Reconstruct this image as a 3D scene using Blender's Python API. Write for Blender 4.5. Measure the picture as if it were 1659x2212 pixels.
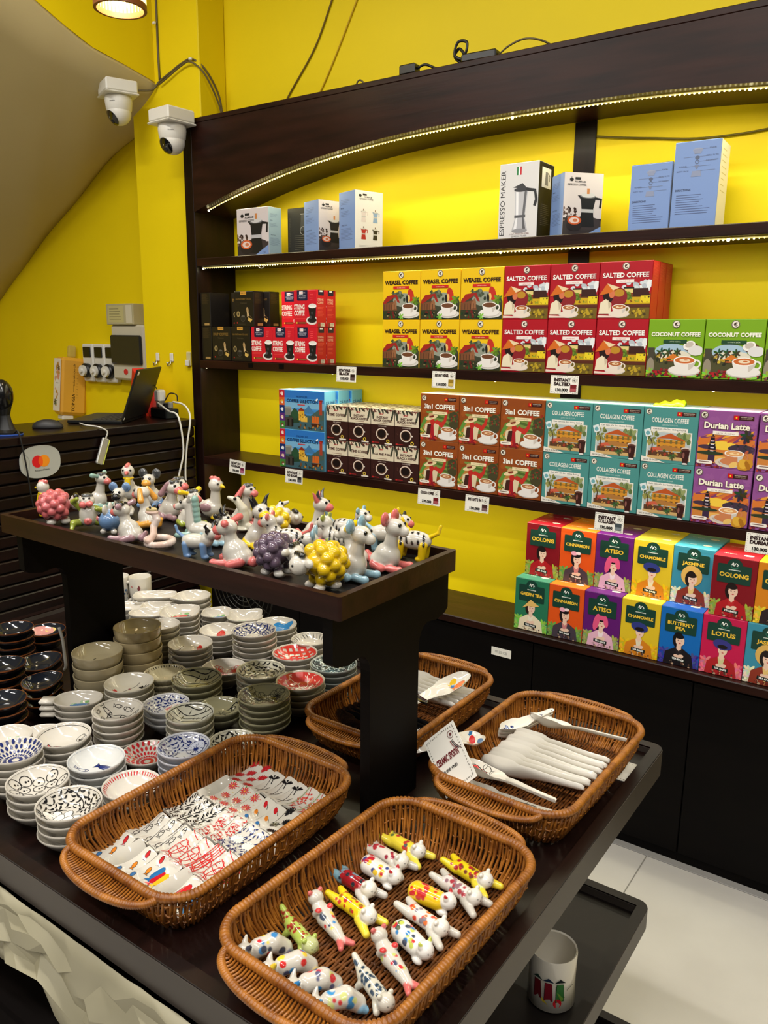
import bpy, math, random
import numpy as np
from math import sin, cos, pi, radians, sqrt, atan2, hypot
from mathutils import Vector, Matrix
from mathutils.geometry import tessellate_polygon

for o in list(bpy.data.objects): bpy.data.objects.remove(o)
SC = bpy.context.scene
COL = SC.collection
random.seed(7)

# ------------------------------------------------------------------ camera
cam = bpy.data.cameras.new('camera'); co = bpy.data.objects.new('camera', cam); COL.objects.link(co)
yaw, pitch, roll = radians(-35.198), radians(12.448), radians(0.583)
f0 = Vector((sin(yaw), cos(yaw), 0)); r0 = Vector((cos(yaw), -sin(yaw), 0)); u0 = Vector((0, 0, 1))
fw = f0*cos(pitch)-u0*sin(pitch); up = u0*cos(pitch)+f0*sin(pitch)
rt = r0*cos(roll)+up*sin(roll); up = -r0*sin(roll)+up*cos(roll)
co.matrix_world = Matrix(((rt.x, up.x, -fw.x, 0), (rt.y, up.y, -fw.y, 0), (rt.z, up.z, -fw.z, 1.55), (0, 0, 0, 1)))
cam.sensor_fit = 'VERTICAL'; cam.sensor_height = 24; cam.lens = 24*1737.05/2212
cam.clip_start = .05; cam.clip_end = 60
SC.camera = co
vs = SC.view_settings
vs.view_transform = 'Standard'; vs.look = 'None'; vs.gamma = 1; vs.use_curve_mapping = False
vs.exposure = 0.0

# ------------------------------------------------------------------ light
W = bpy.data.worlds.new('world'); SC.world = W; W.use_nodes = True
W.node_tree.nodes['Background'].inputs[0].default_value = (1, .97, .92, 1)
W.node_tree.nodes['Background'].inputs[1].default_value = .04
def area(name, loc, sx, sy, power, col=(1, .96, .9), rot=(0, 0, 0)):
    l = bpy.data.lights.new(name, 'AREA'); l.shape = 'RECTANGLE'; l.size = sx; l.size_y = sy
    l.energy = power; l.color = col
    o = bpy.data.objects.new(name, l); COL.objects.link(o); o.location = loc; o.rotation_euler = rot
    return o
# rows of ceiling tubes over the sales floor
LAMPS = [(-2.3, .9, 3.26), (-.6, .9, 3.26), (1.1, .9, 3.26), (-2.3, -.7, 3.26), (-.6, -.7, 3.26), (1.1, -.7, 3.26), (-2.3, -2.2, 3.26), (-.6, -2.2, 3.26)]
for i, (x, y, z) in enumerate(LAMPS):
    area('ceiling_tube', (x, y, z), 1.2, .06, 29)

# ------------------------------------------------------------------ materials
def L(c):
    if len(c) > 3: return tuple(c)
    out = []
    for v in c:
        v = v/255.; out.append(v/12.92 if v <= .04045 else ((v+.055)/1.055)**2.4)
    return (*out, 1.)
MATS = {}
def mat(name, col=None, rough=.5, spec=.5, metal=0, attr=False, emit=None, estr=0, coat=0, noise=None, bump=None, alpha=None, trans=0, sheen=0):
    """noise=(scale, colour2, stretch xyz, detail) mixes a second colour; bump=(scale, strength, stretch)"""
    if name in MATS: return MATS[name]
    m = bpy.data.materials.new(name); m.use_nodes = True; MATS[name] = m
    nt = m.node_tree; b = nt.nodes['Principled BSDF']
    b.inputs['Roughness'].default_value = rough; b.inputs['Specular IOR Level'].default_value = spec
    b.inputs['Metallic'].default_value = metal; b.inputs['Coat Weight'].default_value = coat
    b.inputs['Coat Roughness'].default_value = .05
    b.inputs['Transmission Weight'].default_value = trans
    if alpha is not None: b.inputs['Alpha'].default_value = alpha
    if col is not None: b.inputs['Base Color'].default_value = L(col)
    if emit is not None:
        b.inputs['Emission Color'].default_value = L(emit); b.inputs['Emission Strength'].default_value = estr
    if attr:
        a = nt.nodes.new('ShaderNodeVertexColor'); a.layer_name = 'Col'
        nt.links.new(a.outputs['Color'], b.inputs['Base Color'])
    def coords(st):
        t = nt.nodes.new('ShaderNodeTexCoord'); mp = nt.nodes.new('ShaderNodeMapping')
        mp.inputs['Scale'].default_value = st; nt.links.new(t.outputs['Object'], mp.inputs[0]); return mp
    if noise:
        sc_, c2, st, det = noise
        mp = coords(st); n = nt.nodes.new('ShaderNodeTexNoise'); n.inputs['Scale'].default_value = sc_; n.inputs['Detail'].default_value = det
        nt.links.new(mp.outputs[0], n.inputs['Vector'])
        r = nt.nodes.new('ShaderNodeValToRGB'); r.color_ramp.elements[0].position = .35; r.color_ramp.elements[1].position = .68
        r.color_ramp.elements[0].color = L(col); r.color_ramp.elements[1].color = L(c2)
        nt.links.new(n.outputs['Fac'], r.inputs['Fac']); nt.links.new(r.outputs['Color'], b.inputs['Base Color'])
    if bump:
        sc_, s, st = bump
        mp = coords(st); n = nt.nodes.new('ShaderNodeTexNoise'); n.inputs['Scale'].default_value = sc_; n.inputs['Detail'].default_value = 3
        nt.links.new(mp.outputs[0], n.inputs['Vector'])
        bp = nt.nodes.new('ShaderNodeBump'); bp.inputs['Strength'].default_value = s; bp.inputs['Distance'].default_value = .004
        nt.links.new(n.outputs['Fac'], bp.inputs['Height']); nt.links.new(bp.outputs[0], b.inputs['Normal'])
    return m
YEL = mat('yellow_wall_paint', (238, 212, 5), .55, .3, noise=(1.6, (232, 206, 4), (1, 1, 1), 4), bump=(26, .12, (1, 1, 1)))
SOFF = mat('beige_soffit_paint', (196, 180, 134), .7, .2, noise=(1.2, (188, 172, 124), (1, 1, 1), 3))
WOODX = mat('dark_stained_wood', (46, 22, 15), .34, .22, noise=(5, (27, 12, 8), (.7, 6, 6), 6), bump=(9, .05, (1, 14, 14)))
WOODY = mat('dark_stained_wood_across', (28, 13, 10), .3, .28, noise=(5, (15, 7, 6), (6, .7, 6), 6), bump=(9, .05, (14, 1, 14)))
WOODZ = mat('dark_stained_wood_upright', (28, 13, 9), .34, .22, noise=(5, (16, 7, 5), (6, 6, .7), 6))
BLKWOOD = mat('black_lacquer_board', (9, 6, 5), .55, .1, noise=(4, (6, 4, 4), (1, 1, 5), 4))
TRAYM = mat('black_brown_tray', (22, 16, 14), .45, .3, noise=(4, (17, 13, 12), (1, 1, 1), 4), bump=(40, .08, (1, 1, 1)))
CEILM = mat('white_ceiling_paint', (170, 165, 152), .8)
PRINT = mat('printed_card', None, .38, .45, attr=True)
GLAZE = mat('glossy_glaze', None, .09, .5, attr=True, coat=.4)
PAINTED = mat('underglaze_paint', None, .12, .5, attr=True, coat=.4)
CLAY = mat('glazed_clay_figure', None, .16, .5, attr=True, coat=.5)
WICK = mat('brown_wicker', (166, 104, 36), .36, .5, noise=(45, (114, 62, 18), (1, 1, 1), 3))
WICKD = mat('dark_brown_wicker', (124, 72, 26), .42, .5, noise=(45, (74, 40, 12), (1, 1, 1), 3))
WHITEP = mat('white_plastic', (222, 220, 212), .4)
BLACKP = mat('black_plastic', (16, 16, 17), .35)
GREYP = mat('grey_plastic', (120, 118, 112), .5)
CABLEG = mat('grey_cable', (96, 84, 52), .55)
CABLEB = mat('black_cable', (18, 17, 16), .5)
CABLEW = mat('white_cable', (205, 203, 196), .5)
STEEL = mat('bare_steel', (190, 190, 188), .28, metal=1)
CARD = mat('white_card', (244, 241, 230), .6)
LEDM = mat('lit_diode', (255, 245, 200), .4, emit=(255, 240, 180), estr=6)
LEDTAPE = mat('led_tape', (190, 180, 120), .5, emit=(255, 235, 150), estr=.6)

# ------------------------------------------------------------------ mesh helpers
class MB:
    """collects faces (with optional per-face colours) for one mesh"""
    def __init__(s): s.v = []; s.f = []; s.c = []
    def add(s, vs_, fs, col=None):
        b = len(s.v); s.v.extend(tuple(q) for q in vs_)
        for f in fs: s.f.append(tuple(i+b for i in f)); s.c.append(col)
        return s
    def box(s, x0, x1, y0, y1, z0, z1, c=0., col=None):
        if c <= 0:
            V = [(x, y, z) for z in (z0, z1) for y in (y0, y1) for x in (x0, x1)]
            return s.add(V, [(0, 2, 3, 1), (4, 5, 7, 6), (0, 1, 5, 4), (2, 6, 7, 3), (0, 4, 6, 2), (1, 3, 7, 5)], col)
        c = min(c, (x1-x0)*.45, (y1-y0)*.45, (z1-z0)*.45)
        V = []; idx = {}
        for sx in (0, 1):
            for sy in (0, 1):
                for sz in (0, 1):
                    P = ((x0, x1)[sx], (y0, y1)[sy], (z0, z1)[sz]); d = (c*(1-2*sx), c*(1-2*sy), c*(1-2*sz))
                    for a in range(3):
                        q = [P[i]+(d[i] if i != a else 0) for i in range(3)]
                        idx[(sx, sy, sz, a)] = len(V); V.append(q)
        F = []
        def quad(k): F.append(tuple(idx[i] for i in k))
        for a in range(3):
            b_, c_ = (a+1) % 3, (a+2) % 3
            for sa in (0, 1):
                ks = []
                for sb, sc_ in ((0, 0), (1, 0), (1, 1), (0, 1)):
                    t = [0, 0, 0]; t[a] = sa; t[b_] = sb; t[c_] = sc_; ks.append((*t, a))
                if sa == 0: ks.reverse()
                quad(ks)
            for sb in (0, 1):
                for sc_ in (0, 1):
                    t0 = [0, 0, 0]; t1 = [0, 0, 0]; t0[a] = 0; t1[a] = 1
                    t0[b_] = t1[b_] = sb; t0[c_] = t1[c_] = sc_
                    ks = [(*t0, b_), (*t1, b_), (*t1, c_), (*t0, c_)]
                    if (sb ^ sc_) == 0: ks.reverse()
                    quad(ks)
        for sx in (0, 1):
            for sy in (0, 1):
                for sz in (0, 1):
                    ks = [(sx, sy, sz, 0), (sx, sy, sz, 1), (sx, sy, sz, 2)]
                    if (sx+sy+sz) % 2 == 0: ks.reverse()
                    quad(ks)
        return s.add(V, F, col)
    def tube(s, pts, r, n=6, closed=False, cap=True, col=None, flat=None):
        P = [Vector(q) for q in pts]; m = len(P); R = r if hasattr(r, '__len__') else [r]*m
        ring = []; prev = None
        for i in range(m):
            a = P[(i-1) % m] if (closed or i > 0) else P[i]; b = P[(i+1) % m] if (closed or i < m-1) else P[i]
            t = (b-a); t = t.normalized() if t.length > 1e-9 else Vector((0, 0, 1))
            if prev is None:
                h = Vector((0, 0, 1)) if abs(t.z) < .9 else Vector((1, 0, 0)); nrm = (h-t*h.dot(t)).normalized()
            else:
                nrm = prev-t*prev.dot(t); nrm = nrm.normalized() if nrm.length > 1e-9 else prev
            prev = nrm; bn = t.cross(nrm)
            ring.append([P[i]+(nrm*cos(2*pi*k/n)*(flat or 1)+bn*sin(2*pi*k/n))*R[i] for k in range(n)])
        V = [q for rr in ring for q in rr]; F = []
        for i in range(m if closed else m-1):
            for k in range(n):
                a = i*n+k; b = i*n+(k+1) % n; c = ((i+1) % m)*n+(k+1) % n; d = ((i+1) % m)*n+k; F.append((a, b, c, d))
        if cap and not closed: F.append(tuple(range(n))[::-1]); F.append(tuple((m-1)*n+k for k in range(n)))
        return s.add(V, F, col)
    def lathe(s, prof, n=32, c=(0, 0, 0), col=None, cols=None, ell=(1, 1), axis='z', caps=True):
        V = []; F = []; m = len(prof)
        for r, z in prof:
            for k in range(n):
                a = 2*pi*k/n; p = (r*cos(a)*ell[0], r*sin(a)*ell[1], z)
                if axis == 'y': p = (p[0], -p[2], p[1])
                if axis == 'x': p = (p[2], p[0], p[1])
                V.append((c[0]+p[0], c[1]+p[1], c[2]+p[2]))
        b = len(s.v); s.v.extend(V)
        for i in range(m-1):
            for k in range(n):
                s.f.append((b+i*n+k, b+i*n+(k+1) % n, b+(i+1)*n+(k+1) % n, b+(i+1)*n+k)); s.c.append(cols[i] if cols else col)
        if prof[0][0] > 1e-6 and prof[0] != prof[-1] and caps: s.f.append(tuple(b+k for k in range(n))[::-1]); s.c.append(cols[0] if cols else col)
        if prof[-1][0] > 1e-6 and prof[0] != prof[-1] and caps: s.f.append(tuple(b+(m-1)*n+k for k in range(n))); s.c.append(cols[-1] if cols else col)
        return s
    def ell(s, c, r, n=12, m=8, col=None, M=None):
        pr = [(sin(pi*i/m), -cos(pi*i/m)) for i in range(m+1)]; V = []; F = []
        for a, z in pr:
            for k in range(n):
                q = Vector((a*cos(2*pi*k/n)*r[0], a*sin(2*pi*k/n)*r[1], z*r[2]))
                if M is not None: q = M @ q
                V.append((c[0]+q[0], c[1]+q[1], c[2]+q[2]))
        for i in range(m):
            for k in range(n): F.append((i*n+k, i*n+(k+1) % n, (i+1)*n+(k+1) % n, (i+1)*n+k))
        return s.add(V, F, col)
    def prism(s, poly, d0, d1, plane='xz', col=None):
        """extrude a 2D polygon; plane xz extrudes along y, yz along x, xy along z"""
        tri = tessellate_polygon([[Vector((a, b, 0)) for a, b in poly]]); n = len(poly)
        def P(a, b, d): return {'xz': (a, d, b), 'yz': (d, a, b), 'xy': (a, b, d)}[plane]
        V = [P(a, b, d0) for a, b in poly]+[P(a, b, d1) for a, b in poly]
        F = [tuple(t) for t in tri]+[tuple(i+n for i in t[::-1]) for t in tri]
        F += [(i, (i+1) % n, (i+1) % n+n, i+n) for i in range(n)]
        return s.add(V, F, col)
    def xf(s, M):
        s.v = [tuple(M @ Vector(q)) for q in s.v]; return s
    def mesh(s, name, smooth=None, recalc=False):
        me = bpy.data.meshes.new(name); me.from_pydata(s.v, [], s.f)
        if any(c is not None for c in s.c):
            ca = me.color_attributes.new('Col', 'FLOAT_COLOR', 'CORNER')
            arr = np.ones((len(me.loops), 4), np.float32); i = 0
            lut = {}
            for f, c in zip(s.f, s.c):
                if c is not None:
                    if c not in lut: lut[c] = L(c)
                    arr[i:i+len(f)] = lut[c]
                i += len(f)
            ca.data.foreach_set('color', arr.ravel())
        if recalc:
            import bmesh
            bm = bmesh.new(); bm.from_mesh(me); bmesh.ops.recalc_face_normals(bm, faces=bm.faces); bm.to_mesh(me); bm.free()
        if smooth is not None:
            me.polygons.foreach_set('use_smooth', [True]*len(me.polygons))
            if smooth < 180: me.set_sharp_from_angle(angle=radians(smooth))
        me.update(); return me

def tag(o, label=None, cat=None, group=None, kind=None):
    if label: o['label'] = label
    if cat: o['category'] = cat
    if group: o['group'] = group
    if kind: o['kind'] = kind
    return o
def empty(name, loc=(0, 0, 0), rz=0, **k):
    o = bpy.data.objects.new(name, None); o.empty_display_size = .05; COL.objects.link(o)
    o.location = loc; o.rotation_euler = (0, 0, rz); return tag(o, **k)
def obj(name, me, m=None, parent=None, loc=None, rot=None, smooth=None, recalc=False, **k):
    if isinstance(me, MB): me = me.mesh(name, smooth, recalc)
    if m is not None and len(me.materials) == 0: me.materials.append(m)
    o = bpy.data.objects.new(name, me); COL.objects.link(o)
    if parent is not None: o.parent = parent
    if loc is not None: o.location = loc
    if rot is not None: o.rotation_euler = rot
    return tag(o, **k)
def dup(o, loc=None, rz=None, label=None, group=None, parent=None):
    c = o.copy(); COL.objects.link(c)
    if parent is not None: c.parent = parent
    if loc is not None: c.location = loc
    if rz is not None: c.rotation_euler = (0, 0, rz)
    if label: c['label'] = label
    if group: c['group'] = group
    for ch in o.children:
        d = ch.copy(); COL.objects.link(d); d.parent = c
        for g in ch.children:
            e = g.copy(); COL.objects.link(e); e.parent = d
    return c
def struct(name, me, m, parent=None, **k):
    o = obj(name, me, m, parent, **k)
    if parent is None: o['kind'] = 'structure'
    return o
def spline(pts, n=8):
    """Catmull-Rom through points"""
    P = [Vector(q) for q in pts]; out = []
    for i in range(len(P)-1):
        a = P[i-1] if i else P[0]*2-P[1]; b, c = P[i], P[i+1]; d = P[i+2] if i+2 < len(P) else P[-1]*2-P[-2]
        for k in range(n):
            t = k/n
            out.append(.5*((2*b)+(c-a)*t+(2*a-5*b+4*c-d)*t*t+(3*b-a-3*c+d)*t**3))
    out.append(P[-1]); return out

# ------------------------------------------------------------------ flat print (vector shapes)
_TXT = {}
def text_shape(s, bold):
    k = (s, bold)
    if k in _TXT: return _TXT[k]
    cu = bpy.data.curves.new('t', 'FONT'); cu.body = s; cu.size = 1; cu.resolution_u = 2; cu.offset = bold
    o = bpy.data.objects.new('t', cu); COL.objects.link(o)
    dg = bpy.context.evaluated_depsgraph_get(); me = o.evaluated_get(dg).to_mesh()
    v = np.array([q.co[:2] for q in me.vertices]) if len(me.vertices) else np.zeros((1, 2))
    f = [tuple(q.vertices) for q in me.polygons]
    bpy.data.objects.remove(o); bpy.data.curves.remove(cu)
    mn = v.min(0); mx = v.max(0); v = (v-mn)/np.maximum(mx-mn, 1e-6)
    _TXT[k] = (v, f, (mx-mn)[0]/max((mx-mn)[1], 1e-6)); return _TXT[k]
class Pr:
    def __init__(s): s.v = []; s.f = []; s.c = []; s.k = 0
    def add(s, pts, fs, col):
        b = len(s.v); s.k += 1
        s.v.extend((float(q[0]), float(q[1]), s.k) for q in pts)
        for f in fs: s.f.append(tuple(i+b for i in f)); s.c.append(col)
        return s
    def poly(s, pts, col):
        t = tessellate_polygon([[Vector((a, b, 0)) for a, b in pts]]); return s.add(pts, t, col)
    def rect(s, cx, cy, w, h, col, rot=0):
        a = radians(rot); return s.add([(cx+x*cos(a)-y*sin(a), cy+x*sin(a)+y*cos(a)) for x, y in ((-w/2, -h/2), (w/2, -h/2), (w/2, h/2), (-w/2, h/2))], [(0, 1, 2, 3)], col)
    def rrect(s, cx, cy, w, h, r, col):
        P = []
        for qx, qy, a0 in ((1, 1, 0), (-1, 1, 90), (-1, -1, 180), (1, -1, 270)):
            for k in range(4):
                a = radians(a0+30*k); P.append((cx+qx*(w/2-r)+r*cos(a), cy+qy*(h/2-r)+r*sin(a)))
        return s.add(P, [tuple(range(len(P)))], col)
    def ell(s, cx, cy, rx, ry, col, n=16, rot=0, a0=0, a1=360):
        ca, sa = cos(radians(rot)), sin(radians(rot)); P = []
        m = n if a1-a0 >= 360 else n+1
        for k in range(m):
            t = radians(a0+(a1-a0)*k/n); x, y = rx*cos(t), ry*sin(t); P.append((cx+x*ca-y*sa, cy+x*sa+y*ca))
        return s.add(P, [tuple(range(m))], col)
    def line(s, pts, w, col, closed=False):
        P = [Vector((a, b)) for a, b in pts]; m = len(P); V = []
        ws = w if hasattr(w, '__len__') else [w]*m
        for i in range(m):
            a = P[(i-1) % m] if (closed or i) else P[i]; b = P[(i+1) % m] if (closed or i < m-1) else P[i]
            t = b-a; t = t/t.length if t.length > 1e-9 else Vector((1, 0)); nn = Vector((-t.y, t.x))*ws[i]/2
            V += [P[i]+nn, P[i]-nn]
        F = [(2*i, 2*i+1, 2*((i+1) % m)+1, 2*((i+1) % m)) for i in range(m if closed else m-1)]
        return s.add(V, F, col)
    def ring(s, cx, cy, r, w, col, n=28, ry=None):
        return s.line([(cx+r*cos(2*pi*k/n), cy+(ry or r)*sin(2*pi*k/n)) for k in range(n)], w, col, True)
    def curve(s, pts, w, col, n=5):
        q = [(a.x, a.y) for a in spline([(x, y, 0) for x, y in pts], n)]; return s.line(q, w, col)
    def text(s, t, cx, cy, w, h, col, bold=.0, rot=0, fit=False):
        v, f, ar = text_shape(t, bold)
        if not fit:
            if w/ar < h: h = w/ar if w/ar > h*.55 else h*.55
            w = min(w, h*ar*1.15)
        P = (v-.5)*(w, h); a = radians(rot); R = np.array(((cos(a), sin(a)), (-sin(a), cos(a))))
        P = P @ R+(cx, cy); return s.add(P, f, col)
    def lines(s, x, y, w, n, dy, col, th=.8, seed=0):
        rr = random.Random(seed)
        for i in range(n):
            ww = w*(.6+.4*rr.random()); s.rect(x+ww/2, y-i*dy, ww, th, col)
        return s
    def mesh(s, name, fn):
        """fn(x, y, layer) -> 3D point"""
        mb = MB(); mb.v = [fn(*q) for q in s.v]; mb.f = s.f; mb.c = s.c
        me = mb.mesh(name); me.materials.append(PRINT); return me
EPS = .000012
def front_map(sc, ox=0, oy=0, y=0, H=None):
    if H: return lambda u, v, k: (ox+max(.6, min(99.4, u))*sc, y-.0003-k*EPS, oy+max(.6, min(H-.6, v))*sc)
    return lambda u, v, k: (ox+u*sc, y-.0003-k*EPS, oy+v*sc)
# ================================================================== room shell
YW = 2.512
tile_m = mat('pale_marble_tile', (205, 202, 194), .32, .5, noise=(2.2, (188, 184, 176), (1, 1, 1), 6))
def tile_veins(m):
    nt = m.node_tree; b = nt.nodes['Principled BSDF']; src = b.inputs['Base Color'].links[0].from_socket
    t = nt.nodes.new('ShaderNodeTexCoord'); n = nt.nodes.new('ShaderNodeTexNoise'); n.inputs['Scale'].default_value = .55; n.inputs['Detail'].default_value = 2
    nt.links.new(t.outputs['Object'], n.inputs['Vector'])
    r = nt.nodes.new('ShaderNodeValToRGB'); e = r.color_ramp.elements
    e[0].position = .4985; e[0].color = (0, 0, 0, 1); e[1].position = .5; e[1].color = (1, 1, 1, 1)
    x = e.new(.5015); x.color = (0, 0, 0, 1)
    nt.links.new(n.outputs['Fac'], r.inputs['Fac'])
    mx = nt.nodes.new('ShaderNodeMixRGB'); mx.inputs[2].default_value = L((218, 216, 208))
    nt.links.new(r.outputs['Color'], mx.inputs[0]); nt.links.new(src, mx.inputs[1]); nt.links.new(mx.outputs[0], b.inputs['Base Color'])
tile_veins(tile_m)
fl = struct('floor', MB().box(-5.6, 2.8, -2.6, YW+.1, -.06, -.004), mat('grey_grout', (150, 146, 138), .8))
TS = .8
for i in range(-6, 5):
    for j in range(6):
        x0 = -.59+TS*i; y1 = 2.251-TS*j
        obj('tile', MB().box(x0+.0015, x0+TS-.0015, y1-TS+.0015, y1-.0015, -.01, 0, .001), tile_m, fl)
obj('tile_strip', MB().box(-5.6, 2.8, 2.2525, 2.40, -.01, 0, .001), mat('grey_edge_tile', (150, 148, 144), .35), fl)
struct('wall_back', MB().box(-5.7, 2.8, YW, YW+.1, -.06, 3.3), YEL)
struct('wall_pillar', MB().box(-2.985, -2.572, 2.37, YW-.001, 0, 3.299, .004), YEL)
struct('wall_left', MB().box(-5.72, -5.6, -2.6, YW-.001, -.06, 3.3), YEL)
struct('ceiling', MB().box(-5.7, 2.8, -2.6, YW+.1, 3.3, 3.4), CEILM)
A = [(2.369, 2.544), (2.227, 2.572), (2.082, 2.597), (1.969, 2.639), (1.858, 2.688), (1.5, 2.86), (1.0, 3.1), (.62, 3.299)]
B = [(-3.12, 2.435), (-3.368, 2.339), (-3.638, 2.179), (-3.89, 2.044), (-4.122, 1.895), (-4.373, 1.734), (-4.9, 1.35), (-5.59, .8)]
struct('wall_stair', MB().prism(A+[(2.369, 3.299)], -2.90, -2.835, 'yz'), YEL)
As = spline([(-2.837, y, z) for y, z in A], 5); Bs = spline([(x, YW-.002, z) for x, z in B], 5)
m = MB(); nA = len(As)
for t in range(9):
    f = t/8
    for a, b in zip(As, Bs):
        q = a*(1-f)+b*f; q.z -= .05*sin(pi*f); m.v.append(tuple(q))
for t in range(8):
    for i in range(nA-1): m.f.append((t*nA+i, t*nA+i+1, (t+1)*nA+i+1, (t+1)*nA+i)); m.c.append(None)
so = struct('ceiling_stair_soffit', m, SOFF, smooth=180)
sm = so.modifiers.new('thick', 'SOLIDIFY'); sm.thickness = .02; sm.offset = 1

# ================================================================== bookcase
BX0, BX1, YS = -2.60, .40, 2.295
def arch(x): return 2.19-.183*(abs(x+1.12)/1.446)**2.4
bk = empty('bookcase', (-1.1, 2.4, 0), label='dark wooden wall bookcase with an arched top above the yellow wall', cat='bookcase')
def bp(name, mb, m=WOODX, **k):
    o = obj(name, mb.xf(Matrix.Translation((1.1, -2.4, 0))), m, bk, **k); return o
for x in (BX0, BX1-.052): bp('side_panel', MB().box(x, x+.052, YS, YW-.001, .62, 2.334, .003), WOODZ)
for zt, th in ((1.838, .03), (1.440, .022), (1.043, .022)): bp('shelf', MB().box(BX0+.053, BX1-.053, YS+.001, YW-.001, zt-th, zt, .002))
xs = [BX0+.052+(BX1-BX0-.104)*i/48 for i in range(49)]
bp('fascia', MB().prism([(x, arch(x)) for x in xs]+[(BX1-.052, 2.334), (BX0+.052, 2.334)], YS, YS+.02))
s = MB(); n = len(xs)
for y in (YS+.02, YW-.001):
    for dz in (0, .018): s.v += [(x, y, arch(x)+dz) for x in xs]
for i in range(n-1):
    a = i
    s.f += [(a, a+1, 2*n+a+1, 2*n+a), (n+a, 3*n+a, 3*n+a+1, n+a+1)]; s.c += [None, None]
bp('arch_soffit', s)
bp('top_board', MB().box(BX0, BX1, YS, YW-.001, 2.335, 2.353, .002))
bp('post', MB().box(-1.066, -.996, YW-.0055, YW-.001, .65, arch(-1.03)-.001, .002), WOODZ)
for zt in (1.440, 1.043): bp('shelf_lip', MB().box(BX0+.053, BX1-.053, YS-.0005, YS+.008, zt-.031, zt-.0005, .001))
for x in (-2.26, -2.10): bp('shelf_clip', MB().box(x-.012, x+.012, YS-.002, YS-.0006, 1.419, 1.436), BLKWOOD)
# light tapes
def led(name, pts, label):
    r = empty(name, pts[0], label=label, cat='light strip'); o0 = Vector(pts[0])
    P = [Vector(q)-o0 for q in pts]
    obj('tape', MB().tube(P, .0022, 4), LEDTAPE, r)
    d = MB(); acc = 0; k = 0
    for a, b in zip(P[:-1], P[1:]):
        ln = (b-a).length; t = -acc
        while t < ln:
            if t >= 0:
                q = a+(b-a)*(t/ln); big = 2.0 if k % 53 == 0 else (1.0 if (k//11) % 3 else .6)
                d.ell((q.x, q.y-.002, q.z-.003), (.0026*big, .0021*big, .0021*big), 6, 4); k += 1
            t += .0125
        acc = (acc+ln) % .0125
    obj('diodes', d, LEDM, r, kind='stuff')
    return r
apts = [(x, 2.33, arch(x)-.004) for x in [-2.50+2.78*i/40 for i in range(41)]]
led('led_strip', apts, 'glowing LED strip following the underside of the bookcase arch')
led('led_strip', [(x, 2.318, 1.803) for x in (-2.53, -1.8, -1.1, -.4, .33)], 'glowing LED strip under the top shelf of the bookcase')
for i in range(7):
    x0 = -2.5+2.78*i/7; x1 = x0+2.78/7; a = atan2(arch(x1)-arch(x0), x1-x0)
    area('led_arch_light', ((x0+x1)/2, 2.332, (arch(x0)+arch(x1))/2-.014), .39, .01, 1.0, (1, .9, .55), (0, -a, 0))
area('led_shelf_light', (-1.1, 2.32, 1.797), 2.85, .01, 4.0, (1, .93, .66))
for zs in (1.4135, 1.0165):
    led('led_strip', [(x, 2.316, zs) for x in (-2.53, -1.8, -1.1, -.4, .33)], 'LED strip tucked under the front edge of the %s shelf' % ('middle' if zs > 1.2 else 'lowest'))
    area('led_shelf_light', (-1.1, 2.322, zs-.0065), 2.85, .01, 4.5, (1, .93, .70))
obj('wire_loop', MB().tube(spline([(-2.225, 2.312, 1.806), (-2.22, 2.309, 1.796), (-2.205, 2.307, 1.789), (-2.19, 2.309, 1.796), (-2.183, 2.312, 1.806)], 5), .0014, 5), CABLEW, label='short loop of pale wire hanging under the top shelf', cat='wire')

# ================================================================== base cabinets and counter
tp = obj('counter_top', MB().box(BX0, BX1, 2.262, YW-.001, .59, .617, .003), WOODX, label='dark wooden counter top under the tea boxes', cat='counter')
k = 0
for i in range(6):
    x0 = -2.51+.5*i; x1 = x0+.5 if i < 5 else BX1
    c = empty('base_cabinet', (x0, 2.28, 0), label=['black base cabinet behind the cash desk cables', 'black base cabinet hidden behind the figurine riser', 'black base cabinet with a door, left of the white paper label', 'black base cabinet carrying the white paper label', 'black base cabinet left of the door seam by the tiled floor', 'black base cabinet right of the door seam, at the right edge'][i], cat='cabinet', group='base cabinets under the counter')
    obj('carcass', MB().box(.0005, x1-x0-.0005, .012, YW-2.281, .0005, .5895), BLKWOOD, c)
    obj('door', MB().box(.0015, x1-x0-.0015, -.006, .0115, .03, .5815, .0015), BLKWOOD, c)
    obj('plinth', MB().box(.0005, x1-x0-.0005, 0, .011, .0005, .028), BLKWOOD, c)
lb = obj('paper_label', MB().box(-.036, .036, -.0012, 0, -.014, .014), CARD, loc=(-1.122, 2.2735, .524), label='small white paper label stuck on a black cabinet door', cat='label')
pr = Pr().text('M·25·CB', 0, 0, 44, 12, (150, 148, 142)); obj('lettering', pr.mesh('lettering', front_map(.001, 0, 0, -.0012)), None, lb)

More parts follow.
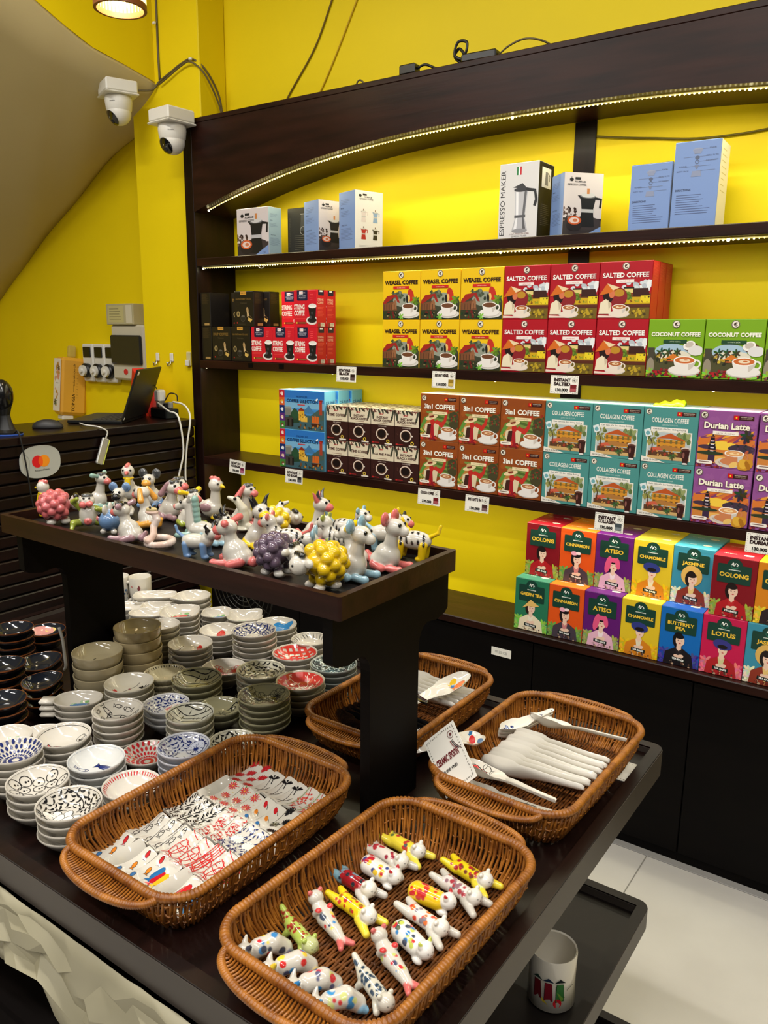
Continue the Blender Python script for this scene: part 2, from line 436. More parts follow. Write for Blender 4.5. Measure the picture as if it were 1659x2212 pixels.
# ================================================================== display table
EDGE = mat('greybrown_lit_table_edge', (74, 67, 61), .45, .4, noise=(3, (60, 53, 48), (1, 1, 1), 4))  # light falling on the table sides is put into this lighter greybrown
def rloop(x0, x1, y0, y1, r, n=5):
    P = []
    for cx, cy, a0 in ((x1-r, y1-r, 0), (x0+r, y1-r, 90), (x0+r, y0+r, 180), (x1-r, y0+r, 270)):
        for k in range(n+1):
            a = radians(a0+90*k/n); P.append((cx+r*cos(a), cy+r*sin(a)))
    return P
def frame_ring(x0, x1, y0, y1, w, z0, z1, r=.022):
    o_ = rloop(x0, x1, y0, y1, r); i_ = rloop(x0+w, x1-w, y0+w, y1-w, max(r-w, .002)); n = len(o_)
    V = [(a, b, z0) for a, b in o_]+[(a, b, z1) for a, b in o_]+[(a, b, z1) for a, b in i_]+[(a, b, z0) for a, b in i_]
    F = []
    for k in range(n):
        l = (k+1) % n
        for q in range(4): F.append((q*n+k, q*n+l, ((q+1) % 4)*n+l, ((q+1) % 4)*n+k))
    return MB().add(V, F)
ZT = .72
TX0, TX1, TY0, TY1 = -2.15, -.392, .577, 1.561
tb = empty('display_table', (-1.27, 1.07, 0), label='dark wooden display table with raised rim and lower shelves', cat='table')
def tpart(name, mb, m, **k): return obj(name, mb.xf(Matrix.Translation((1.27, -1.07, 0))), m, tb, **k)
for zs, zr, nm in ((ZT, .735, 'table_top'), (.346, .366, 'lower_shelf'), (.03, .05, 'bottom_shelf')):
    tpart(nm, MB().box(TX0+.023, TX1-.023, TY0+.023, TY1-.023, zs-.03, zs), WOODY if zs > .5 else TRAYM)
    th = .05 if zs > .1 else .045
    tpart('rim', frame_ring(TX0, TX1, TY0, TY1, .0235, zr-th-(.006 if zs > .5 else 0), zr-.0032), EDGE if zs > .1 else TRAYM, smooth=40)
    tpart('rim_cap', frame_ring(TX0+.001, TX1-.001, TY0+.001, TY1-.001, .0215, zr-.0032, zr), WOODY if zs > .5 else TRAYM, smooth=40)
for x in (-.86, -1.75):
    for z0, z1 in ((.0505, .315), (.3665, .688)): tpart('support_panel', MB().box(x-.012, x+.012, .72, 1.42, z0, z1, .002), BLKWOOD)
for z0, z1 in ((.0505, .315), (.3665, .688)): tpart('centre_panel', MB().box(-1.737, -.873, 1.06, 1.08, z0, z1, .002), BLKWOOD)

# ---- riser carrying the figurines
RX0, RX1, RY0, RY1, ZR = -1.62, -.702, .885, 1.226, 1.15
rs = empty('display_riser', (-1.16, 1.055, ZT), label='dark wooden tray riser standing on the display table under clay animals', cat='riser')
def rpart(name, mb, m, **k): return obj(name, mb.xf(Matrix.Translation((1.16, -1.055, -ZT))), m, rs, **k)
rpart('tray_base', MB().box(RX0+.012, RX1-.012, RY0+.012, RY1-.012, 1.135, ZR), TRAYM)
rpart('tray_rim', frame_ring(RX0, RX1, RY0, RY1, .0125, 1.133, 1.171, .006), WOODX, smooth=40)
lp = [(.905, 1.1345), (.905, 1.05), (.915, 1.042), (.945, 1.036), (.968, 1.04)]
lp += [(.972+.031*sin(radians(a)), 1.005+.036*cos(radians(a))) for a in range(10, 91, 20)]
lp += [(1.003, ZT+.0005), (1.151, ZT+.0005)]
rp = [(1.055*2-a+.044, b) for a, b in lp[:-2]][::-1]
for x in (-.752, -1.595): rpart('leg_board', MB().prism(lp+rp, x, x+.02, 'yz'), BLKWOOD)

# ---- cash desk
CX, CZ = -2.585, 1.198
cd = empty('cash_desk', (-2.8, 1.6, 0), label='dark slatted cash desk with a ledge carrying the laptop', cat='desk')
def cpart(name, mb, m, **k): return obj(name, mb.xf(Matrix.Translation((2.8, -1.6, 0))), m, cd, **k)
cpart('ledge', MB().box(-2.96, CX+.012, .55, 2.285, CZ-.028, CZ, .003), WOODY)
cpart('body', MB().box(-2.93, CX-.017, .56, 2.284, 0, CZ-.0285), BLKWOOD)
for i in range(26):
    z1 = CZ-.0305-i*.0437; cpart('slat', MB().box(CX-.0165, CX, .56, 2.284, max(.002, z1-.0385), z1, .004), WOODY)
# ================================================================== cartons with printed faces
def emblem(p, x, y, r, col=(238, 232, 214)):
    p.ell(x, y, r, r, col); p.ring(x, y, r*.9, r*.16, (60, 40, 30), 18); p.text('C', x, y, r*.9, r*1.0, (60, 40, 30), .03); p.ell(x-r*.1, y+r*.1, r*.3, r*.22, (60, 40, 30))
def flag_tag(p, x, y, w=30, h=7):
    p.rect(x, y, w, h, (58, 18, 16)); p.rect(x-w*.36, y, w*.26, h, (206, 22, 24)); p.ell(x-w*.36, y, h*.22, h*.22, (250, 214, 40), 6)
    p.text('VIETNAM COFFEE', x+w*.13, y+h*.17, w*.6, h*.28, (235, 220, 200)); p.text('ORIGINAL QUALITY', x+w*.13, y-h*.22, w*.54, h*.2, (200, 180, 160))
def cup(p, x, y, s, coffee=(150, 86, 40), foam=(232, 205, 165), white=(238, 234, 228)):
    p.ell(x, y-s*.62, s*1.45, s*.5, (205, 198, 190)); p.ell(x, y-s*.56, s*1.38, s*.44, white)
    p.ring(x+s*1.05, y+s*.02, s*.32, s*.16, white, 14)
    p.poly([(x-s, y+s*.3)]+[(x+s*.98*cos(radians(a)), y+s*.3+s*1.0*sin(radians(a))) for a in range(190, 351, 16)]+[(x+s, y+s*.3)], white)
    p.poly([(x+s*.35, y+s*.2)]+[(x+s*.95*cos(radians(a)), y+s*.28+s*.95*sin(radians(a))) for a in range(295, 351, 11)]+[(x+s*.9, y+s*.3)], (208, 200, 190))
    p.ell(x, y+s*.32, s, s*.36, (250, 247, 240)); p.ell(x, y+s*.31, s*.88, s*.29, coffee)
    if foam: p.ell(x+s*.02, y+s*.31, s*.5, s*.15, foam); p.ell(x+s*.1, y+s*.34, s*.2, s*.06, coffee)
def leaves(p, x, y, n, s, col, seed=1, spread=360, a0=0):
    rr = random.Random(seed)
    for i in range(n):
        a = a0+spread*(i+.5)/n+rr.uniform(-12, 12); d = s*rr.uniform(.5, 1.0); c = tuple(max(0, min(255, q+rr.randint(-22, 26))) for q in col)
        p.ell(x+d*.6*cos(radians(a)), y+d*.6*sin(radians(a)), s*.5, s*.2, c, 8, a)
def splats(p, x0, y0, x1, y1, n, s, cols, seed=0):
    rr = random.Random(seed)
    for i in range(n):
        p.ell(rr.uniform(x0, x1), rr.uniform(y0, y1), s*rr.uniform(.5, 1.3), s*rr.uniform(.35, .9), rr.choice(cols), 7, rr.uniform(0, 180))
def a_weasel(p, H):
    p.rect(50, 18, 100, 36, (52, 56, 34)); p.ell(50, 36, 50, 18, (62, 66, 50)); p.ell(58, 42, 30, 15, (150, 156, 140)); p.ell(40, 52, 16, 7, (96, 104, 84))
    splats(p, 20, 42, 60, 60, 14, 4, [(70, 82, 60), (48, 62, 44), (120, 128, 110)], 3)
    p.poly([(0, 20), (0, 34), (34, 40), (40, 20)], (122, 76, 48)); p.poly([(-0, 36), (12, 52), (38, 55), (47, 36), (40, 38), (34, 50), (6, 34)], (160, 38, 30)); p.poly([(26, 22), (38, 24), (38, 36), (34, 44), (27, 34)], (150, 100, 66))
    for i in range(5): p.rect(4+7*i, 27, 1.2, 12, (66, 38, 24))
    p.ell(76, 52, 8, 15, (196, 50, 36), 12, 15); p.ell(70, 46, 4, 8, (238, 196, 110), 10); p.ell(66, 44, 3, 9, (30, 26, 26), 10, 5); leaves(p, 88, 40, 7, 12, (96, 140, 40), 2)
    splats(p, 3, 2, 97, 16, 46, 3.6, [(30, 58, 34), (48, 84, 40), (110, 30, 28), (24, 30, 24), (150, 132, 90), (20, 40, 30)], 5)
    p.ell(72, 12, 28, 9, (226, 222, 214)); splats(p, 54, 8, 90, 14, 16, 2.4, [(50, 28, 18)], 8); cup(p, 70, 24, 17, (112, 70, 44), None)
    leaves(p, 50, 6, 5, 9, (120, 176, 52), 6); emblem(p, 50, H-9, 7)
    p.text('WEASEL COFFEE', 50, H-25, 88, 10.5, (50, 24, 20), .035); p.rect(50, H-36, 42, 6, (206, 40, 34)); p.text('CÀ PHÊ CHỒN', 50, H-36, 34, 3.2, (250, 220, 190))
def girl(p, x, y, s):
    p.ell(x+s*.1, y+s*.2, s*.55, s*.75, (34, 16, 14), 14, 12); p.poly([(x-s*.8, y-s*1.6), (x-s*.65, y-s*.5), (x-.1*s, y-s*.15), (x+s*.5, y-s*.6), (x+s*.45, y-s*1.6)], (238, 226, 196))
    p.poly([(x+s*.1, y-s*.2), (x+s*.25, y-s*1.2), (x+s*.5, y-s*.7)], (206, 190, 160)); p.ell(x+s*.48, y+s*.32, s*.3, s*.4, (214, 120, 80), 12)
    p.poly([(x-s*1.0, y+s*.2), (x-s*.05, y+s*1.35), (x+s*1.25, y+s*.95), (x+s*.3, y+s*.45)], (214, 110, 34)); p.poly([(x-s*.05, y+s*1.35), (x+s*1.25, y+s*.95), (x+s*.55, y+s*.68)], (236, 214, 170))
def a_salted(p, H):
    p.rect(72, 26, 56, 40, (120, 76, 30)); splats(p, 46, 52, 98, 68, 26, 6, [(214, 222, 226), (186, 196, 204), (236, 240, 240)], 2)
    p.rect(58, 52, 18, 8, (226, 206, 130)); p.rect(58, 57, 20, 3, (40, 24, 20)); p.poly([(66, 42), (66, 56), (94, 56), (98, 42)], (60, 28, 22)); p.rect(74, 34, 50, 12, (208, 170, 26)); p.rect(90, 36, 18, 13, (236, 210, 40))
    splats(p, 52, 30, 98, 42, 14, 2.4, [(120, 70, 20), (70, 50, 20), (150, 160, 40)], 4); splats(p, 50, 36, 64, 50, 10, 4, [(110, 140, 40), (80, 110, 30)], 5)
    p.rect(72, 24, 56, 5, (90, 42, 26)); p.rect(72, 11, 56, 20, (112, 92, 30)); splats(p, 50, 4, 98, 18, 18, 3.4, [(190, 160, 40), (70, 56, 26), (150, 130, 30)], 6)
    p.ell(40, 40, 16, 18, (140, 34, 40), 14); p.ell(40, 48, 10, 7, (190, 140, 40)); girl(p, 17, 40, 19); cup(p, 42, 18, 14, (176, 100, 50), (240, 216, 176), (236, 222, 206))
    p.poly([(0, 3), (0, 7.5), (30, 6), (46, 3)], (238, 214, 200)); emblem(p, 50, H-9, 7, (240, 226, 210)); p.text('SALTED COFFEE', 50, H-25, 88, 10.5, (250, 246, 240), .03)
    p.rect(50, H-36, 34, 6, (246, 232, 226)); p.text('CÀ PHÊ MUỐI', 50, H-36, 24, 3.0, (190, 40, 40))
def a_coconut(p, H):
    p.rect(28, 28, 56, 36, (78, 76, 46)); p.ell(44, 48, 30, 14, (168, 196, 214)); p.ell(50, 40, 30, 10, (226, 220, 200)); splats(p, 2, 26, 60, 44, 24, 5, [(60, 58, 30), (180, 150, 40), (40, 46, 28), (206, 180, 60)], 3)
    for x in (24, 38, 54): p.line([(x, 26), (x+2, 44)], 1.6, (50, 40, 30)); leaves(p, x+2, 46, 6, 9, (50, 62, 34), x)
    p.poly([(34, 34), (48, 44), (64, 34)], (214, 120, 40)); p.rect(50, 31, 22, 2.4, (206, 96, 44)); p.rect(8, 34, 12, 40, (70, 66, 52)); p.ell(8, 20, 7, 16, (150, 140, 120))
    splats(p, 0, 2, 99, 15, 60, 3.8, [(34, 62, 36), (150, 24, 34), (40, 40, 30), (120, 70, 60), (22, 44, 28), (180, 30, 40)], 7); leaves(p, 8, 8, 4, 11, (140, 190, 60), 9, 180, 40); leaves(p, 52, 6, 5, 12, (130, 186, 56), 4); leaves(p, 84, 3, 4, 11, (140, 196, 70), 3, 180)
    p.ell(80, 56, 15, 9, (96, 52, 36), 14, -15); p.ell(76, 59, 11, 8, (246, 242, 234), 14, 20); p.ell(76, 60, 7.5, 5, (200, 190, 180), 12, 20); p.ell(88, 50, 14, 9, (226, 224, 222))
    cup(p, 70, 26, 20, (204, 106, 48), (240, 218, 186)); emblem(p, 50, H-9, 7, (240, 232, 220)); p.text('COCONUT COFFEE', 50, H-27, 88, 10, (250, 248, 230), .04); p.rect(50, H-40, 42, 6.5, (32, 72, 44)); p.text('LATTE VỊ DỪA', 50, H-40, 30, 3.2, (220, 236, 200))
def a_string(p, H):
    p.rrect(38, H-16, 46, 36, 4, (26, 26, 60)); p.rect(38, H, 46, 6, (26, 26, 60)); p.rect(33, H-9, 16, 9, (250, 250, 250)); p.text('SIAM', 33, H-9, 13, 6, (214, 30, 50), .03); p.text('FAR', 47, H-9, 9, 6, (230, 200, 205))
    p.text('HIGH-CLASS', 38, H-19, 34, 4, (210, 210, 226)); p.text('PRODUCT', 38, H-25, 28, 4, (210, 210, 226)); p.lines(72, H-14, 14, 4, 6, (250, 110, 110), .9)
    p.text('STRING', 25, 66, 46, 17, (246, 240, 230), .03, fit=True); p.text('COFFEE', 25, 46, 46, 17, (246, 240, 230), .03, fit=True); p.lines(6, 33, 50, 2, 4, (240, 90, 80), .8)
    p.ell(80, 22, 26, 14, (226, 220, 214)); p.ell(80, 23, 20, 9, (40, 34, 36)); p.poly([(64, 66), (98, 66), (94, 24), (86, 18), (72, 20)], (24, 22, 26)); p.ell(82, 68, 18, 7, (244, 240, 236)); p.ell(82, 72, 14, 4, (230, 226, 220)); p.ell(74, 32, 5, 5, (70, 70, 76)); p.ell(80, 46, 4, 5, (60, 60, 66))
    p.rect(32, 14, 40, 7, (120, 20, 30)); p.ell(14, 14, 3, 3, (250, 210, 60), 6); p.rrect(38, 14, 34, 4, 1, (150, 90, 50))
def a_black(p, H, name='DRIP COFFEE'):
    p.rrect(48, H-6, 30, 13, 2, (206, 150, 60)); p.text('SIAM FAR', 48, H-6, 24, 6, (40, 24, 16), .02); p.text(name, 48, H-28, 80, 10, (128, 98, 46), .02); p.text('Vietnam', 48, H-42, 34, 6, (84, 72, 52))
    p.curve([(60, 64), (70, 66), (66, 50), (76, 42), (90, 30), (80, 22), (66, 26)], 1.6, (110, 92, 62)); p.ell(68, 60, 6, 11, (170, 138, 92), 12, 10); p.poly([(64, 56), (72, 56), (76, 40), (66, 34)], (200, 168, 120)); p.poly([(72, 34), (92, 26), (84, 16), (70, 22)], (206, 170, 90))
    p.ell(20, 46, 9, 11, (150, 130, 84)); p.ell(20, 46, 4, 6, (60, 52, 36)); p.ring(44, 30, 11, 1.4, (86, 80, 70), 18); p.poly([(36, 38), (54, 38), (50, 20), (40, 20)], (40, 38, 36)); p.ell(45, 38, 9, 3, (96, 90, 80)); p.ell(14, 14, 3, 3, (190, 40, 40), 8); p.lines(20, 13, 40, 2, 4, (80, 70, 54), .8)
def a_darkside(p, H):
    p.lines(14, H-12, 74, 16, 4.5, (92, 74, 46), 1.0, 3); p.rect(60, 16, 50, 16, (176, 142, 84)); p.lines(36, 22, 48, 3, 5, (70, 50, 30), .9)
def a_select(p, H):
    p.rect(50, H*.55, 100, H*.9, (64, 140, 206)); p.rect(50, H*.9, 100, H*.2, (44, 116, 196)); p.rect(50, H*.62, 100, 10, (120, 178, 214))
    p.poly([(48, 28), (60, 36), (66, 42), (74, 34), (84, 28)], (66, 120, 166)); p.poly([(14, 26), (22, 40), (30, 34), (38, 28)], (150, 170, 180)); p.rect(56, 12, 88, 26, (62, 96, 104))
    p.poly([(58, 14), (72, 26), (88, 36), (100, 34), (100, 20), (80, 14)], (70, 92, 84)); p.poly([(13, 8), (22, 22), (34, 36), (40, 34), (46, 12)], (38, 66, 46)); p.ell(36, 26, 8, 8, (44, 82, 54)); p.rect(20, 30, 13, 14, (122, 124, 116)); p.rect(20, 36, 15, 3, (150, 150, 140))
    p.rect(92, 38, 6, 22, (164, 66, 44)); p.rect(92, 50, 8, 3, (130, 46, 34)); p.poly([(44, 16), (44, 32), (56, 32), (58, 16)], (216, 166, 50)); p.poly([(42, 32), (50, 38), (58, 32)], (140, 50, 30)); p.rect(56, 18, 14, 8, (226, 180, 70)); splats(p, 44, 16, 60, 30, 9, 1.6, [(90, 60, 30), (250, 220, 120)], 3)
    for i in range(3): p.poly([(73+5*i, 13), (74+5*i, 26-abs(i-1)), (78+5*i, 24), (78+5*i, 13)], (214, 104, 36))
    p.poly([(70, 12), (92, 12), (87, 7), (74, 7)], (72, 36, 22)); p.rect(22, 12, 18, 16, (66, 62, 56)); p.rect(21, 11, 4, 12, (30, 26, 24)); p.rect(30, 11, 4, 12, (30, 26, 24)); splats(p, 44, 3, 96, 9, 20, 2.6, [(196, 130, 50), (120, 80, 40), (44, 52, 44)], 4)
    for i, (c, d) in enumerate([((190, 30, 48), (240, 200, 190)), ((214, 92, 34), (226, 180, 60)), ((24, 46, 108), (240, 240, 240)), ((92, 44, 120), (230, 190, 170)), ((66, 132, 56), (120, 70, 40))]):
        hh = H/5; y = H-hh*(i+.5); p.rect(6.5, y, 13, hh, c); p.ell(7, y, 3.4, 2.6, d, 10, 20); p.ell(8, y-2, 2.2, 1.6, (244, 236, 220), 8)
    p.text('PREMIUM', 51, H-11, 26, 3.6, (28, 74, 132), .0); p.text('COFFEE SELECTION', 52, H-18, 68, 6, (18, 40, 74), .02); p.rect(50, H-24, 16, 1.6, (200, 60, 60)); p.ell(84, H-14, 3, 1.8, (245, 245, 245), 7, 40); p.rect(91, H-18, 5, 3, (206, 40, 50))
def a_selside(p, H):
    p.text('CÀ PHÊ', 50, H*.72, 78, 22, (30, 84, 140), .02, fit=True); p.text('MIX VỊ', 50, H*.45, 78, 22, (30, 84, 140), .02, fit=True); p.rect(50, H*.2, 60, 3, (206, 90, 90))
def a_time(p, H, lines=('TIME COFFEE',), sub='NO CAFFEINE', badge=(220, 190, 80)):
    p.rect(50, H*.78, 100, H*.44, (226, 214, 186)); p.rect(50, H*.28, 100, H*.56, (54, 26, 22))
    rr = random.Random(4)
    for x, y, a in [(4, H-10, -70), (10, H-24, -80), (94, H-12, -100), (90, H-28, -95), (36, H-8, -50), (50, H-4, -70), (64, H-6, -50)]: p.ell(x, y, 14, 4.2, (62, 66, 52), 8, a+rr.uniform(-15, 15))
    splats(p, 0, H-12, 26, H-2, 12, 3, [(112, 34, 30), (80, 26, 24)], 5); splats(p, 60, H-10, 98, H-1, 14, 3, [(112, 34, 30), (80, 26, 24)], 6)
    p.text('SIAM', 44, H-17, 18, 5, (206, 80, 80), .02)
    if len(lines) == 1: p.text(lines[0], 50, H-33, 76, 10, (70, 30, 26), .035)
    else: p.text(lines[0], 50, H-29, 50, 9, (70, 30, 26), .035); p.text(lines[1], 50, H-40, 78, 9, (70, 30, 26), .035)
    p.rect(50, H-49, 44, 1.6, (150, 120, 100)); p.text(sub, 50, H*.52, 34, 5, (224, 210, 196))
    p.rect(70, 40, 12, 5, (236, 226, 214), -15); p.ell(47, 38, 24, 21, (214, 190, 166)); p.ell(47, 38, 20, 17.5, (96, 66, 50)); p.ell(47, 39, 17, 14.5, (26, 16, 14)); p.ring(47, 38, 23, 1.6, (244, 236, 224), 24, 20)
    p.ell(74, 14, 7, 6.5, badge, 12); p.ell(74, 14, 4, 3.5, (60, 40, 20), 10); p.rrect(76, 5, 32, 5, 2, (232, 224, 210)); p.rect(10, 7, 8, 5, (190, 40, 40)); p.rect(26, 7, 22, 3, (150, 40, 40)); splats(p, 8, 40, 20, 50, 5, 1.6, [(110, 70, 56)], 7)
def a_topbeans(p, H):
    p.rect(50, H/2, 98, H*.94, (218, 206, 172)); splats(p, 4, 4, 96, H-4, 22, 6, [(70, 62, 40), (110, 40, 30), (90, 84, 56)], 3)
def a_3in1(p, H):
    splats(p, 2, 60, 98, H-4, 10, 9, [(150, 74, 24), (160, 82, 30)], 3); p.ell(56, 44, 46, 20, (96, 120, 54)); 
    for i in range(5): p.ell(54+i*3, 56-i*6, 40-i*4, 5, [(120, 146, 70), (80, 104, 46)][i % 2], 16, -12)
    p.poly([(0, 30), (12, 52), (30, 56), (28, 20), (0, 16)], (96, 146, 60)); p.poly([(6, 26), (22, 50), (30, 46), (18, 22)], (190, 130, 60)); p.ell(88, 48, 14, 20, (70, 66, 40)); splats(p, 76, 44, 99, 72, 22, 3, [(150, 36, 34), (60, 70, 40), (90, 100, 50)], 4)
    p.poly([(36, 40), (58, 30), (68, 44), (74, 70), (68, 70), (62, 48), (56, 42), (44, 48)], (196, 50, 40)); p.poly([(10, 10), (14, 36), (30, 42), (50, 36), (46, 10)], (226, 208, 170)); p.poly([(16, 10), (20, 36), (34, 38), (38, 10)], (66, 36, 28)); p.ell(33, 42, 6, 8, (190, 44, 38)); p.poly([(27, 6), (29, 34), (36, 36), (38, 8)], (170, 30, 40))
    p.ell(30, 52, 17, 5, (236, 214, 166), 14, 16); p.ell(29, 56, 7, 6.5, (206, 170, 120)); p.rect(30, 54, 12, 3.4, (120, 34, 30), 14); splats(p, 2, 2, 50, 12, 26, 4, [(150, 26, 40), (200, 60, 40), (120, 24, 30)], 6); splats(p, 0, 12, 16, 26, 8, 3, [(196, 180, 70), (90, 120, 50)], 8)
    cup(p, 72, 22, 17, (176, 108, 60), (236, 200, 160)); p.rrect(15, 10, 26, 6.5, 3, (244, 236, 220)); p.lines(6, 10.5, 18, 1, 3, (90, 60, 40), 1.4); emblem(p, 10, H-10, 6.5); flag_tag(p, 78, H-11)
    p.text('3in1 COFFEE', 50, H-28, 78, 12, (250, 246, 232), .04); p.rect(52, H-42, 38, 6.5, (240, 224, 176)); p.text('BẢN COFFEE ĐẶC', 52, H-42, 32, 3.2, (110, 60, 30))
def a_collagen(p, H):
    emblem(p, 9, H-9, 6); flag_tag(p, 78, H-11, 34, 7.5); p.text('COLLAGEN COFFEE', 49, H-24, 68, 9, (240, 240, 230), .02, fit=True); p.text('ZERO NO SUGAR', 49, H-33, 30, 3, (190, 220, 214)); p.rect(49, H-41, 68, 7, (240, 236, 226)); p.text('Cafe kem sữa 2in1 không đường', 49, H-41, 62, 4, (50, 70, 60), .01)
    p.rect(50, 33, 82, 54, (240, 234, 218)); p.rect(50, 33, 78, 50, (186, 196, 196)); splats(p, 62, 42, 87, 56, 22, 5, [(126, 140, 86), (96, 116, 66), (150, 160, 104)], 3); splats(p, 12, 34, 28, 56, 20, 4.5, [(130, 136, 70), (92, 104, 50), (156, 150, 80)], 4)
    p.poly([(28, 24), (28, 46), (80, 44), (80, 24)], (212, 146, 44)); p.poly([(26, 46), (40, 52), (52, 57), (66, 51), (82, 44), (52, 47)], (190, 86, 36)); p.rect(54, 40, 50, 2, (160, 100, 40)); 
    for x in (32, 42, 54, 64, 74): p.rect(x, 41, 4, 7, (120, 104, 50)); p.rect(x, 30, 5, 7, (110, 70, 34))
    p.poly([(14, 26), (44, 34), (74, 30), (74, 26), (40, 24)], (176, 120, 60)); p.poly([(16, 22), (18, 28), (34, 30), (40, 24)], (206, 96, 70)); p.rect(46, 16, 66, 12, (96, 62, 40)); splats(p, 14, 12, 78, 24, 30, 2.6, [(160, 60, 40), (60, 40, 30), (200, 150, 80), (80, 100, 50)], 5); p.rect(50, 10, 78, 6, (206, 170, 110)); p.line([(18, 14), (20, 34), (16, 46)], 1.6, (70, 56, 34)); leaves(p, 58, 14, 7, 8, (60, 90, 40), 6)
    p.poly([(0, 0), (0, 11), (30, 6), (46, 0)], (236, 232, 220)); p.text('20G X 20 PACK', 18, 4.5, 28, 3.4, (40, 40, 40), .02); p.rect(10, 56, 12, 14, (226, 236, 236), 20); p.ell(10, 55, 4, 4, (110, 170, 180)); p.poly([(74, 30), (90, 30), (87, 2), (78, 0)], (58, 26, 22)); p.ell(82, 30, 8.4, 3, (220, 206, 196)); p.ell(82, 29, 6.5, 2, (90, 50, 40)); p.ell(82, 2, 5, 2, (226, 220, 214)); p.ell(79, 18, 2, 6, (140, 90, 80), 8)
def a_durian(p, H):
    splats(p, 0, 70, 100, H-4, 16, 9, [(152, 88, 152), (140, 78, 142)], 3); p.rect(50, 38, 96, 34, (222, 140, 40)); p.ell(50, 46, 50, 20, (216, 120, 50)); p.ell(44, 42, 26, 8, (246, 206, 70))
    for i in range(9): p.ell(20+i*9, 58+4*sin(i*2.), 16, 2.6, [(120, 60, 110), (232, 160, 50), (190, 80, 60)][i % 3], 10, 16+i*3)
    p.rect(50, 20, 96, 22, (206, 130, 60)); p.rect(40, 16, 40, 12, (236, 180, 90)); p.ell(18, 38, 16, 4, (70, 50, 70)); p.ell(78, 38, 24, 8, (66, 50, 70)); splats(p, 62, 30, 98, 46, 20, 3.4, [(60, 54, 64), (86, 60, 84), (40, 40, 48), (190, 90, 60)], 5)
    for i in range(5): p.rect(27, 30+i*6, 15-i*2, 4, (28, 22, 40)); p.poly([(18+i*1.2, 33+i*6), (27, 36+i*6), (36-i*1.2, 33+i*6)], (30, 24, 44))
    p.rect(27, 62, 2, 8, (28, 22, 40)); p.rect(27, 18, 12, 14, (60, 40, 70)); p.ell(24, 27, 24, 3.4, (46, 60, 40))
    for i in range(4): p.rect(27, 31+i*6, 6, 2, (214, 206, 220))
    splats(p, 0, 2, 60, 12, 30, 3, [(120, 30, 40), (180, 60, 50), (90, 30, 60)], 7); p.ell(58, 12, 24, 9, (220, 206, 190)); p.ell(60, 12, 20, 6, (176, 160, 150)); cup(p, 66, 24, 17, (226, 160, 100), (246, 214, 160), (206, 130, 84))
    p.ell(86, 10, 14, 10, (206, 146, 40), 14, 30); p.ell(82, 12, 7, 9, (226, 176, 60), 12, 20); p.ell(90, 10, 4, 9, (170, 110, 26), 10, 25); p.ell(66, 9, 8, 5, (236, 196, 110), 10, 30); p.rrect(16, 10, 28, 6.5, 3, (244, 236, 226)); p.lines(6, 10.5, 20, 1, 3, (110, 70, 60), 1.4); leaves(p, 84, 62, 8, 14, (50, 56, 44), 4)
    emblem(p, 9, H-9, 6.5); flag_tag(p, 76, H-11, 34, 7.5); p.text('Durian Latte', 49, H-27, 80, 13, (90, 50, 60), .075); p.text('Durian Latte', 49, H-27, 78, 12.4, (252, 246, 224), .035); p.rect(48, H-40, 44, 6.5, (246, 240, 226)); p.text('LATTE SẦU RIÊNG', 48, H-40, 36, 3.6, (110, 60, 50))
def lady(p, x, y, s, hair, hat, hatc, dress, dress2, skin=(236, 200, 176)):
    if hat == 'cone_back': p.ell(x-s*.05, y+s*.35, s*.95, s*1.0, hatc, 18)
    if hat != 'turban': p.ell(x-s*.1, y+.05*s, s*.52, s*.8, hair, 14)
    p.poly([(x-s*1.35, y-s*2.4), (x-s*1.2, y-s*1.25), (x-s*.35, y-s*.7), (x+s*.35, y-s*.7), (x+s*1.15, y-s*1.2), (x+s*1.4, y-s*2.4)], dress); p.poly([(x-s*.3, y-s*.7), (x, y-s*2.4), (x+s*.3, y-s*.7)], dress2)
    p.poly([(x-s*.2, y-s*.3), (x-s*.22, y-s*.8), (x, y-s*1.0), (x+s*.22, y-s*.8), (x+s*.2, y-s*.3)], skin); p.ell(x+s*.06, y+s*.02, s*.4, s*.54, skin, 14)
    p.ell(x-s*.1, y+.04*s, s*.07, s*.035, (60, 30, 30), 6); p.ell(x+s*.2, y+.04*s, s*.07, s*.035, (60, 30, 30), 6); p.ell(x+s*.07, y-s*.25, s*.1, s*.05, (190, 50, 60), 6)
    p.ell(x-s*.02, y+s*.42, s*.42, s*.24, hair, 12)
    if hat == 'turban': p.ell(x, y+s*.5, s*.82, s*.48, hatc, 16, -8); p.ell(x+s*.02, y+s*.3, s*.44, s*.2, hair, 12)
    if hat == 'scarf': p.ell(x-s*.5, y+s*.1, s*.3, s*.9, hatc, 12, -12); p.ell(x+s*.45, y+s*.3, s*.24, s*.6, hatc, 12, 10); p.ell(x, y+s*.6, s*.62, s*.24, hatc, 12)
    if hat == 'cone': p.poly([(x-s*1.0, y-s*.1), (x-.05*s, y+s*.95), (x+s*.9, y+s*.4), (x+s*.5, y+s*.25), (x-s*.4, y+s*.2)], hatc)
    if hat == 'flower': p.ell(x-s*.3, y+s*.62, s*.34, s*.22, (240, 170, 190)); p.ell(x+s*.15, y+s*.68, s*.26, s*.16, (250, 220, 220))
    p.ell(x+s*.2, y-s*1.5, s*.3, s*.2, skin, 10, 20); p.ell(x-s*.15, y-s*1.55, s*.28, s*.18, skin, 10, -20)
